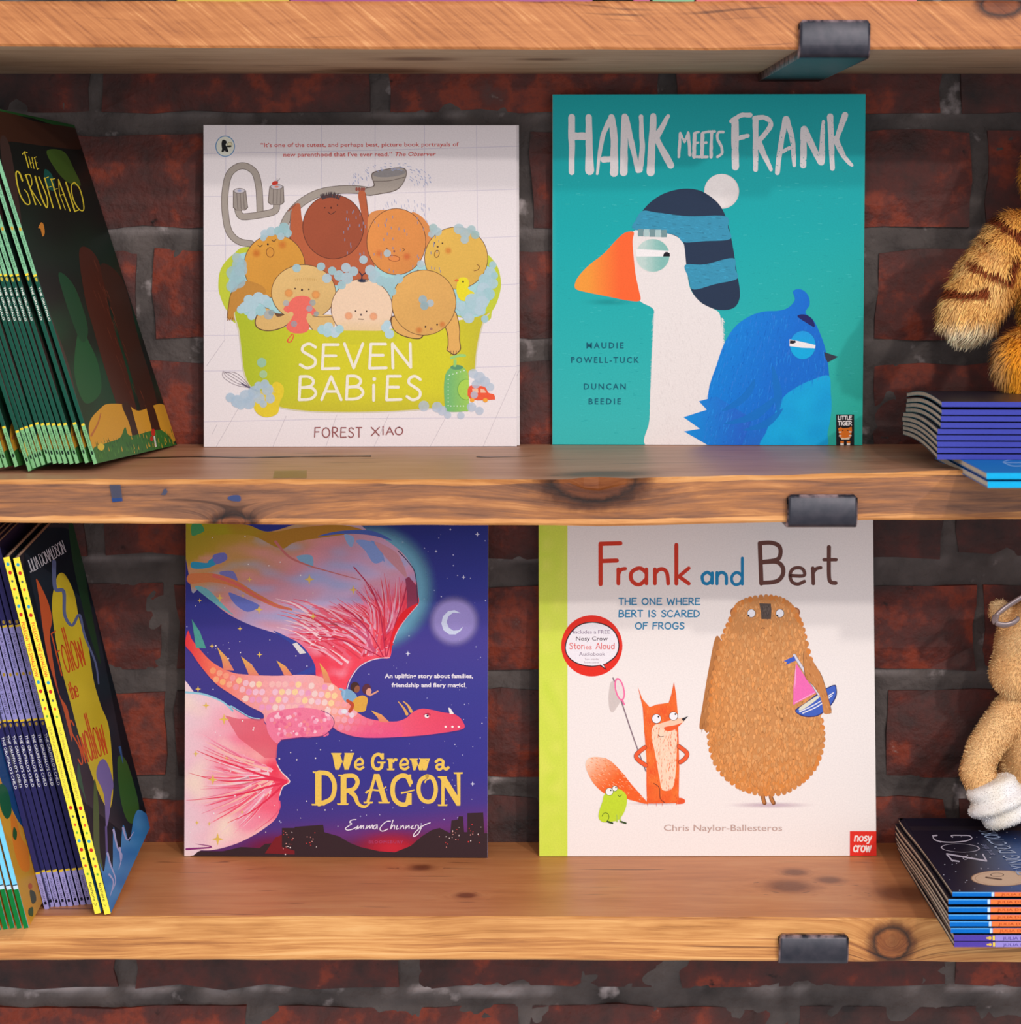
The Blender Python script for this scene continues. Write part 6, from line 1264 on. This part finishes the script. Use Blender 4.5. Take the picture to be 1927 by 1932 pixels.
bb0 = book(BM, bw, bh, bt, bc, card((90, 190, 226)), bc, 'light blue and green spined paperback nearest the purple spines, orange cover edge showing', 'light blue and green spined paperbacks'); art(bb0, sp, 'spine_print'); art(bb0, p, 'cover_artwork', 'orange autumn cover')
for i, (px, py) in enumerate([(41, 1750.5), (28, 1750), (15, 1752), (2, 1754), (-11, 1754)]):
    c = copy_tree(bb0, Matrix.Translation(at(px, py, -0.245-.0006*(i % 2))) @ YR); c['label'] = 'light blue and green spined paperback, %s from the right of its group' % ORD[i+2]

# ================================================================== LYING STACKS ON THE RIGHT
def flat_frame(O, yaw=0.0):
    """book lying on its back, spine towards the viewer, head to the left; O = left front corner of the front cover"""
    ca, sa = math.cos(yaw), math.sin(yaw)
    X = Vector((sa, ca, 0)); Z = Vector((-ca, sa, 0)); Y = Z.cross(X)
    return X, Y, Z
def lying(px, ytop, ybot, yf, h, w, mats, label, group, sprint=None, cover=None, bend=None, yaw=0.0, pages=None):
    a = at(px, ytop, yf); b = at(px, ybot, yf); t = a.z-b.z
    X, Y, Z = flat_frame(a, yaw); O = a - Z*h
    M = Matrix(((X.x, Y.x, Z.x, O.x), (X.y, Y.y, Z.y, O.y), (X.z, Y.z, Z.z, O.z), (0, 0, 0, 1)))
    r = book(M, w, h, t, mats[0], mats[1], mats[2], label, group, bend=bend, pages=pages)
    if sprint: p = spine_print(h, t); sprint(p, t, h); art(r, p, 'spine_print')
    if cover: p = cover_print(M, w, h, bend); cover(p); art(r, p, 'cover_artwork', 'night-blue cover with silver lettering')
    return r, M
blu = card((62, 68, 160), .3); navy_ = card((24, 22, 40))
def blue_sp(p, t, h):
    p.rect(0, 0, h, t, (62, 68, 160)); p.rect(.0578, 0, .0585, t, (26, 34, 80)); p.rect(.0585, 0, h, t, (40, 150, 196)); p.rect(.0592, t*.2, .0602, t*.8, (244, 246, 250)); p.rect(.0612, t*.2, .0622, t*.8, (244, 246, 250))
rows_b = [(1777.4, 758.3, 767.6), (1777.4, 773, 782.6), (1776, 785.2, 794.8), (1775.3, 797.6, 807), (1769.8, 809.5, 818.8), (1767.8, 821.2, 830.6), (1769, 833.4, 842.6), (1769, 845, 854.2), (1769, 857, 866.6)]
for i, (px, ya, yb) in enumerate(rows_b):
    k = 8-i
    bend = (lambda k: (lambda x: 0.0009*k*min(1, x/0.19)**1.3 - 0.0035*math.sin(math.pi*min(1, x/0.2))**1.0*(1 if True else 0)))(k)
    lab = {0: 'topmost blue-spined book lying under the striped plush toy', 8: 'lowest blue-spined book of the stack, resting on the cyan books'}.get(i, 'blue-spined book in the lying stack, %s from the top' % ORD[i+1])
    lying(px, ya, yb, -0.270+0.0004*math.sin(i*1.7), 0.235, 0.195, (navy_, blu, navy_), lab, 'blue-spined books lying on the middle shelf', blue_sp, None, bend, yaw=0.035)
cy = card((10, 160, 210), .35); cyd = card((20, 120, 200), .35)
def cyan_cover(p):
    p.rect(1760, 830, 2400, 900, (20, 124, 200)); p.stroke([(1893, 872), (1904, 868), (1930, 866)], 1.4, (150, 190, 230)); p.stroke([(1893, 872), (1910, 879), (1930, 879)], 1.4, (150, 190, 230)); p.stroke([(1897, 873), (1930, 873)], 1.2, (150, 190, 230), False)
for i, (px, ya, yb, yf) in enumerate([(1862, 892.5, 904, -0.360), (1864, 908.5, 920.5, -0.362)]):
    lying(px, ya, yb, yf, 0.20, 0.20, (cyd, cy, cyd), ['upper cyan book poking out from under the blue stack', 'lower cyan book lying directly on the middle shelf and overhanging its edge'][i], 'cyan books under the blue stack', lambda p, t, h: p.rect(0, 0, h, t, (8, 164, 214)), cyan_cover if i == 0 else None)
# stack with the night-blue cover on the bottom shelf
skb, org_ = (6, 104, 190), (238, 118, 56)
def zog_sp(p, t, h):
    p.rect(0, 0, h, t, skb); p.rect(.0265, 0, .0282, t, (190, 214, 234)); p.rect(.0285, 0, .105, t, (238, 120, 60)); p.text('JULIA DONALDSON', .033, .072, t*.78, t*.52, (150, 50, 24), .006); p.rect(0, 0, .0262, t*.16, (96, 176, 232))
def pur_sp(p, t, h):
    p.rect(0, 0, h, t, (80, 62, 156)); p.rect(.0262, t*.1, .0277, t*.9, (236, 200, 60)); p.rect(.028, 0, .105, t, (150, 134, 204)); p.text('JULIA DONALDSON', .033, .072, t*.78, t*.52, (70, 54, 130), .006); p.ell(.0243, t*.5, .0012, t*.28, (220, 180, 70)); p.ell(.0226, t*.5, .0007, t*.16, (220, 180, 70))
def zog_cover(p):
    P_ = p
    P_.rect(1680, 1490, 2500, 1690, lambda x, y: mixc(mixc((26, 24, 44), (44, 92, 160), max(0, min(1, (x-1830)/90))*max(0, min(1, (y-1540)/60))), (60, 60, 100), max(0, (y-1600)/400)), step=14)
    P_.up()
    for _ in range(70):
        x = random.uniform(1755, 1990); y = random.uniform(1540, 1682)
        if x > 1700+(y-1515)*.6: P_.ell(x, y, random.uniform(.6, 1.5), random.uniform(.4, .9), (210, 214, 232), n=8, up=False)
    si = (206, 204, 222)
    P_.stroke([(1761, 1566), (1764, 1575), (1778, 1580), (1800, 1581), (1823, 1578), (1834, 1572), (1830, 1566), (1822, 1565)], 2.6, si); P_.stroke([(1761, 1566), (1768, 1565)], 3.5, si, False); P_.stroke([(1798, 1569), (1797, 1565), (1822, 1565)], 2.6, si)
    P_.ell(1812.5, 1594, 37, 9.6, si, .04, ring=2.6); P_.stroke([(1787, 1608), (1798, 1622)], 2.8, si, False); P_.stroke([(1787, 1607), (1862, 1622)], 3.2, si, False); P_.stroke([(1862, 1622), (1855, 1608)], 2.8, si, False); P_.stroke([(1798, 1621), (1810, 1623)], 3, si, False); P_.ell(1822, 1615.5, 5, 4, si, ring=1.4)
    P_.ell(1890, 1656.5, 58, 15.6, (150, 110, 84)); P_.ell(1890, 1656.5, 56, 14.6, (222, 190, 160)); P_.ell(1890, 1656.5, 50, 12.6, (168, 120, 90), ring=1); P_.stroke([(1861, 1655), (1890, 1659)], 3, (90, 60, 50), False); P_.ell(1882, 1650, 13, 4, (90, 60, 50), ring=2)
rows_z = [(1797.6, 1683, 1691, 0), (1790, 1696.5, 1705.5, 0), (1790, 1711.5, 1720.5, 0), (1790, 1725.5, 1734, 0), (1792.5, 1738, 1747.5, 0), (1794.5, 1751, 1760, 0), (1800.5, 1764, 1775, 1), (1801, 1777, 1786.5, 1)]
YZ = at_z(1800, 1787, Z_LOW+0.0004).y; print('zog y', YZ)
lbc = card((24, 122, 206), .28); ppc = card((80, 62, 156), .35)
for i, (px, ya, yb, kd) in enumerate(rows_z):
    lab = ['night-blue book with silver lettering on top of the bottom right stack', 'sky-blue and orange spined book, second from the top of the bottom right stack', 'sky-blue and orange spined book, third from the top of the bottom right stack', 'sky-blue and orange spined book, fourth from the top of the bottom right stack',
           'sky-blue and orange spined book, fifth from the top of the bottom right stack', 'lowest sky-blue and orange spined book, on top of the two purple spines', 'upper of the two purple spined books under the bottom right stack', 'lowest book of the bottom right stack, purple spine on the pine shelf'][i]
    kk = 7-i
    bend = (lambda kk: (lambda x: 0.0009*kk*min(1, x/.2)-(0.0018 if kk else 0.0)*math.sin(math.pi*min(1, x/.21))))(kk)
    r_, M_ = lying(px, ya, yb, YZ+0.0005*math.sin(i*2.1), 0.245, 0.235, (navy_, (lbc, ppc)[kd], navy_), lab, 'books lying in the bottom right stack', (zog_sp, pur_sp)[kd], zog_cover if i == 0 else None, bend, yaw=0.0)

    if i == 0:
        lc = lambda x, y: M_.inverted() @ on_plane(x, y, M_.translation, M_.to_3x3() @ Vector((0, -1, 0)))
        a_, b_ = lc(1906, 1634), lc(1941, 1634); p = Print(lambda x, y, d: (x, bend(x)-d, b_.z-y), z0=4e-4)
        p.text('FLYING DOCTORS', a_.x-.024, a_.x+.125, 0.0, a_.z-b_.z, (168, 190, 226), .0); p.text('and the', a_.x+.035, a_.x+.07, -.0165, .005, (130, 140, 180)); art(r_, p, 'cover_lettering', 'pale blue subtitle lettering')

# ================================================================== feet of books on the top shelf
zt_ = at(963, 2, Y_TOP).z
for i, (xa, xb, c, lab) in enumerate([(334, 545, (196, 170, 50), 'mustard yellow book on the top shelf, only its foot in view'), (548, 1118, (150, 50, 120), 'wide purple book on the top shelf, only its foot in view'), (1196, 1226, (170, 40, 110), 'narrow magenta book on the top shelf, only its foot in view'), (1232, 1310, (96, 160, 110), 'green book on the top shelf, only its foot in view'), (1314, 1730, (196, 66, 80), 'wide red book on the top shelf, only its foot in view')]):
    yb_ = Y_TOP+0.012+.001*i; a = at(xa, 0, yb_); b = at(xb, 0, yb_); m = card(c)
    M = frame(Vector((a.x, yb_, zt_+0.0002)), Vector((1, 0, 0)), Vector((0, 0.10, 1)))
    book(M, b.x-a.x, 0.25, 0.004, m, m, m, lab, None)

# ================================================================== PLUSH TOYS
def proj(p):
    v = p-CAM; d = v.dot(_f); return (PCX+FPX*v.x/d, PCY-FPX*v.dot(_u)/d)
def fused(name, blobs, voxel=0.003, smooth=6):
    """one continuous body surface grown from overlapping ellipsoids and limbs"""
    bm = bmesh.new()
    for b in blobs:
        if b[0] == 'e':
            _, c, r, rot = b; M = Matrix.Translation(c) @ Matrix.Rotation(rot, 4, 'Y') @ Matrix.Diagonal((r[0], r[1], r[2], 1))
            bmesh.ops.create_icosphere(bm, subdivisions=3, radius=1.0, matrix=M)
        else:
            _, pts, rad = b; n = 10; P_ = []
            for i in range(len(pts)-1):
                for k in range(n): t = k/n; P_.append((pts[i].lerp(pts[i+1], t), rad[i]+(rad[i+1]-rad[i])*t))
            P_.append((pts[-1], rad[-1]))
            for c, r in P_: bmesh.ops.create_icosphere(bm, subdivisions=2, radius=r, matrix=Matrix.Translation(c))
    me = bpy.data.meshes.new('tmp'); bm.to_mesh(me); bm.free(); o = bpy.data.objects.new('tmp', me); COL.objects.link(o)
    m = o.modifiers.new('r', 'REMESH'); m.mode = 'VOXEL'; m.voxel_size = voxel
    s = o.modifiers.new('s', 'SMOOTH'); s.iterations = smooth; s.factor = 0.6
    dg = bpy.context.evaluated_depsgraph_get(); out = bpy.data.meshes.new_from_object(o.evaluated_get(dg)); out.name = name
    bpy.data.objects.remove(o); bpy.data.meshes.remove(me)
    out.polygons.foreach_set('use_smooth', [True]*len(out.polygons)); return out
def colour_points(me, fn):
    ca = me.color_attributes.new('ink', 'FLOAT_COLOR', 'POINT'); buf = []
    for v in me.vertices: buf.extend(rgb(fn(v.co)))
    ca.data.foreach_set('color', buf)
def pile(me, n, length, width, flow, colfn, mix=0.6, seed=3, jitter=0.35, clump=0.0):
    """thousands of short tapered tufts rooted on the surface"""
    R = random.Random(seed); polys = [(p.center.copy(), p.normal.copy(), p.area, [me.vertices[i].co.copy() for i in p.vertices]) for p in me.polygons]
    tot = sum(p[2] for p in polys); V = []; F = []; Cc = []
    for c, nrm, ar, vv in polys:
        if c.y > -0.03 and False: continue
        k = ar/tot*n; k = int(k)+(1 if R.random() < k-int(k) else 0)
        for _ in range(k):
            a, b, d = R.sample(vv, 3) if len(vv) > 3 else vv; u, w = R.random(), R.random()
            if u+w > 1: u, w = 1-u, 1-w
            p = a+(b-a)*u+(d-a)*w; L_ = length(p)*R.uniform(.6, 1.15)
            j = Vector((R.gauss(0, 1), R.gauss(0, 1), R.gauss(0, 1)))*jitter
            if clump: q = p*(1/clump); j += Vector((N3(q.x, q.y, q.z), N3(q.x+7, q.y, q.z), N3(q.x, q.y+9, q.z)))*0.9
            f = flow(p); t = (f-nrm*f.dot(nrm)); t = t.normalized() if t.length > 1e-4 else nrm
            d0 = (nrm*(1-mix*.6)+t*mix+j*.5).normalized(); d1 = (nrm*(0.7-mix*.6)+t*(mix+.25)+j*.6+Vector((0, 0, -.25))).normalized()
            s = d0.cross(nrm); s = (s if s.length > 1e-3 else nrm.orthogonal()).normalized()*width*.5
            p1 = p+d0*L_*.5; p2 = p1+d1*L_*.5; i0 = len(V)
            V += [p-s, p+s, p1-s*.7, p1+s*.7, p2]; F += [(i0, i0+1, i0+3, i0+2), (i0+2, i0+3, i0+4)]
            c0 = colfn(p, nrm); k_ = R.uniform(.88, 1.1); c0 = tuple(min(255, x*k_) for x in c0[:3]); Cc += [shade(c0, .9), shade(c0, .9), c0, c0, tuple(min(255, x*1.06) for x in c0)]
    m2 = pts_mesh('fur', V, F); ca = m2.color_attributes.new('ink', 'FLOAT_COLOR', 'POINT'); buf = []
    for c in Cc: buf.extend(rgb(c))
    ca.data.foreach_set('color', buf); return m2
def seg_d(x, y, pts):
    best = 1e9
    for (x0_, y0_), (x1_, y1_) in zip(pts, pts[1:]):
        dx, dy = x1_-x0_, y1_-y0_; t = max(0, min(1, ((x-x0_)*dx+(y-y0_)*dy)/(dx*dx+dy*dy or 1))); best = min(best, math.hypot(x-x0_-dx*t, y-y0_-dy*t))
    return best
def ball(name, c, r, m, parent, seg=16):
    bm = bmesh.new(); bmesh.ops.create_uvsphere(bm, u_segments=seg, v_segments=seg//2+2, radius=1.0, matrix=Matrix.Translation(c-parent.matrix_world.translation) @ Matrix.Diagonal((r[0], r[1], r[2], 1)))
    me = bpy.data.meshes.new(name); bm.to_mesh(me); bm.free(); me.polygons.foreach_set('use_smooth', [True]*len(me.polygons)); return part(name, me, m, parent)
def local(me, o):
    me.transform(Matrix.Translation(-o)); return me
PX = 1/2560.0
# --- striped orange cat sitting on the blue stack
A_ = lambda x, y, d: at(x, y, d)
seat_z = at(1777, 756, -0.270).z-.004
blobs = [('e', A_(2025, 560, -0.115), (.040, .038, .058), 0), ('e', A_(2025, 668, -0.115), (.046, .044, .026), 0), ('e', A_(2050, 335, -0.115), (.047, .042, .040), 0),
         ('t', [A_(1975, 452, -0.120), A_(1915, 462, -0.135), A_(1868, 520, -0.150), A_(1828, 590, -0.160)], [.024, .0235, .0225, .0215]),
         ('t', [A_(2085, 452, -0.120), A_(2140, 475, -0.140), A_(2175, 520, -0.150), A_(2215, 590, -0.160)], [.024, .0235, .0225, .0215]),
         ('t', [A_(1990, 690, -0.125), A_(1952, 688, -0.165), A_(1940, 686, -0.190)], [.0200, .0225, .0235]), ('t', [A_(2070, 690, -0.125), A_(2110, 688, -0.165), A_(2125, 686, -0.190)], [.0200, .0225, .0235]),
         ('e', A_(1985, 262, -0.11), (.014, .008, .014), 0), ('e', A_(2115, 262, -0.11), (.014, .008, .014), 0), ('e', A_(2050, 362, -0.150), (.022, .016, .015), 0)]
ST = [([(1822, 441), (1850, 440), (1862, 418), (1874, 413), (1893, 422), (1908, 436), (1930, 449)], 8), ([(1838, 500), (1857, 510), (1878, 519), (1903, 530), (1912, 508), (1917, 490)], 6.5), ([(1776, 546), (1800, 556), (1832, 557), (1862, 551)], 9.5), ([(1862, 456), (1866, 458)], 4),
      ([(1975, 520), (2010, 535), (2060, 525)], 10), ([(1985, 590), (2030, 600), (2075, 590)], 10), ([(1985, 300), (2010, 280), (2030, 300)], 8), ([(2115, 300), (2090, 280), (2070, 300)], 8), ([(2185, 500), (2215, 520), (2235, 510)], 9), ([(2200, 560), (2230, 565), (2255, 550)], 9)]
def cat_col(p, n=None):
    x, y = proj(p); x += 5*N3(p.x, p.y, p.z, 160); y += 5*N3(p.x, p.z, p.y, 170)
    base = mixc((248, 196, 124), (244, 182, 100), .5+N3(p.x, p.y, p.z, 60))
    if x > 1880: base = mixc(base, (238, 164, 66), min(1, (x-1880)/60))
    if y > 640 and x > 1868: base = mixc((226, 170, 106), (244, 158, 44), max(0, min(1, (x-1893)/22)))
    if y > 596 and x < 1880: base = mixc(base, (250, 226, 190), min(1, (y-596)/25))
    for pts, w in ST:
        d = seg_d(x, y, pts)
        w *= 1.25
        if d < w: base = mixc((126, 58, 30), base, max(0, (d-w*.6)/(w*.4)))
    return base
O_ = A_(2025, 690, -0.12); O_.z = seat_z
cat = empty('plush_cat', Matrix.Translation(O_), 'fluffy orange plush toy with brown stripes sitting on the blue books, arm hanging left', 'plush toy')
bme = fused('body', blobs); fur_me = pile(bme, 62000, lambda p: 0.0085 if proj(p)[1] < 600 else 0.0105, .0009, lambda p: Vector((-.45, -.15, -1)), lambda p, n: cat_col(p), mix=.62, clump=.012, jitter=.25)
colour_points(bme, cat_col); part('body', local(bme, O_), FUR, cat); f_ = part('fur', local(fur_me, O_), FUR, cat); f_['kind'] = 'stuff'
BLK = plain('black_glass_eye', (16, 14, 14), .12, .6)
for x in (2022, 2080): ball('eye', A_(x, 318, -0.155), (.004, .003, .0045), BLK, cat)
ball('nose', A_(2050, 350, -0.168), (.006, .004, .004), plain('pink_nose', (120, 62, 50), .5), cat)

# --- cream toy with a white ribbed paw on the night-blue book
ztop = at(1797.6, 1683, YZ).z+0.0002
py_ = at_z(1887, 1563, ztop).y; print('paw y', py_, 'ztop', ztop)
pc = at(1887, 1512, py_+0.004)
yb = -0.060
blobs = [('e', A_(1992, 1222, yb-.01), (.046, .036, .043), 0), ('e', A_(1925, 1268, yb-.018), (.023, .024, .021), 0), ('e', A_(1995, 1440, yb), (.043, .034, .053), 0), ('e', A_(1998, 1478, yb), (.048, .040, .021), 0), ('t', [A_(1930, 1330, yb-.005), A_(1892, 1364, yb-.016), A_(1858, 1410, (yb+py_)/2), A_(1842, 1458, py_+.012), A_(1862, 1488, py_+.008)], [.018, .0145, .013, .0125, .0125]),
         ('e', A_(1886, 1152, yb-.01), (.0085, .006, .0095), .2), ('e', A_(2092, 1152, yb-.01), (.0085, .006, .0095), -.2), ('t', [A_(2070, 1330, yb), A_(2110, 1400, yb-.03), A_(2120, 1480, yb-.06)], [.017, .014, .0125]),
         ('t', [A_(2030, 1490, yb-.02), A_(2070, 1500, yb-.06)], [.017, .015])]
def cream(p, n=None):
    x, y = proj(p); c = mixc((250, 208, 150), (242, 192, 130), .5+1.2*N3(p.x, p.y, p.z, 45))
    return mixc(c, (236, 206, 158), max(0, min(1, (1172-y)/40))) if x < 1910 else c
O_ = A_(1995, 1540, yb); O_.z = ztop
toy = empty('plush_toy', Matrix.Translation(O_), 'cream plush toy with a white ribbed paw sitting on the night-blue book', 'plush toy')
bme = fused('body', blobs, .0026, 5); fm = pile(bme, 60000, lambda p: 0.0030, .0006, lambda p: Vector((-.2, -.2, -1)), cream, mix=.45, clump=.008, jitter=.5, seed=5)
colour_points(bme, cream); part('body', local(bme, O_), FUR, toy); f_ = part('fur', local(fm, O_), FUR, toy); f_['kind'] = 'stuff'
def paw_mesh(c, rx, ry, rz):
    V = []; F = []; nu, nv = 64, 34
    for j in range(nv+1):
        for i in range(nu):
            a = 2*math.pi*i/nu; b = math.pi*j/nv; x, y, z = math.sin(b)*math.cos(a), math.sin(b)*math.sin(a), math.cos(b)
            g = (z*.82+x*-.42)*3.1; k = 1+0.10*math.cos(g*math.pi)*(0.3+.7*(1-abs(y)**2 if y > 0 else 1))+.02*N3(x, y, z, 4)
            V.append(c+Vector((x*rx*k, y*ry*k, z*rz*k)))
    for j in range(nv):
        for i in range(nu): F.append((j*nu+i, j*nu+(i+1) % nu, (j+1)*nu+(i+1) % nu, (j+1)*nu+i))
    me = pts_mesh('paw', V, F, True); bm = bmesh.new(); bm.from_mesh(me); bmesh.ops.remove_doubles(bm, verts=bm.verts[:], dist=1e-5); bmesh.ops.recalc_face_normals(bm, faces=bm.faces[:]); bm.to_mesh(me); bm.free()
    me.polygons.foreach_set('use_smooth', [True]*len(me.polygons)); return me
wcol = lambda p, n=None: mixc((250, 246, 244), (250, 238, 220), .5+N3(p.x, p.y, p.z, 70))
pm = paw_mesh(pc, .0235, .019, .0198); fm = pile(pm, 5000, lambda p: 0.0011, .0005, lambda p: Vector((.6, -.1, -.4)), wcol, mix=.4, jitter=.5, seed=8)
colour_points(pm, wcol); pw = part('paw', local(pm, O_), FUR, toy); pw['label'] = 'white ribbed paw'; f_ = part('paw_fuzz', local(fm, O_), FUR, toy); f_['kind'] = 'stuff'
loop = crv([(2060, 1118), (1990, 1112), (1945, 1120), (1912, 1137), (1886, 1156), (1878, 1167), (1882, 1176), (1897, 1179), (1912, 1175), (1921, 1168)], False, 8); n_ = len(loop)
lp = [at(x, y, yb-.052+.004*math.sin(i/n_*6)) for i, (x, y) in enumerate(loop)]
V, F = tube(lp, 0.0017, 10, 1.7); me = pts_mesh('wire_loop', [v-O_ for v in V], F, True); part('wire_loop', me, plain('grey_wire', (150, 134, 134), .35, .5, metal=.3), toy)['label'] = 'grey wire loop'
for x in (1965, 2020): ball('eye', A_(x, 1205, yb-.049), (.004, .003, .0045), BLK, toy)
ball('nose', A_(1992, 1240, yb-.050), (.006, .004, .004), BLK, toy)
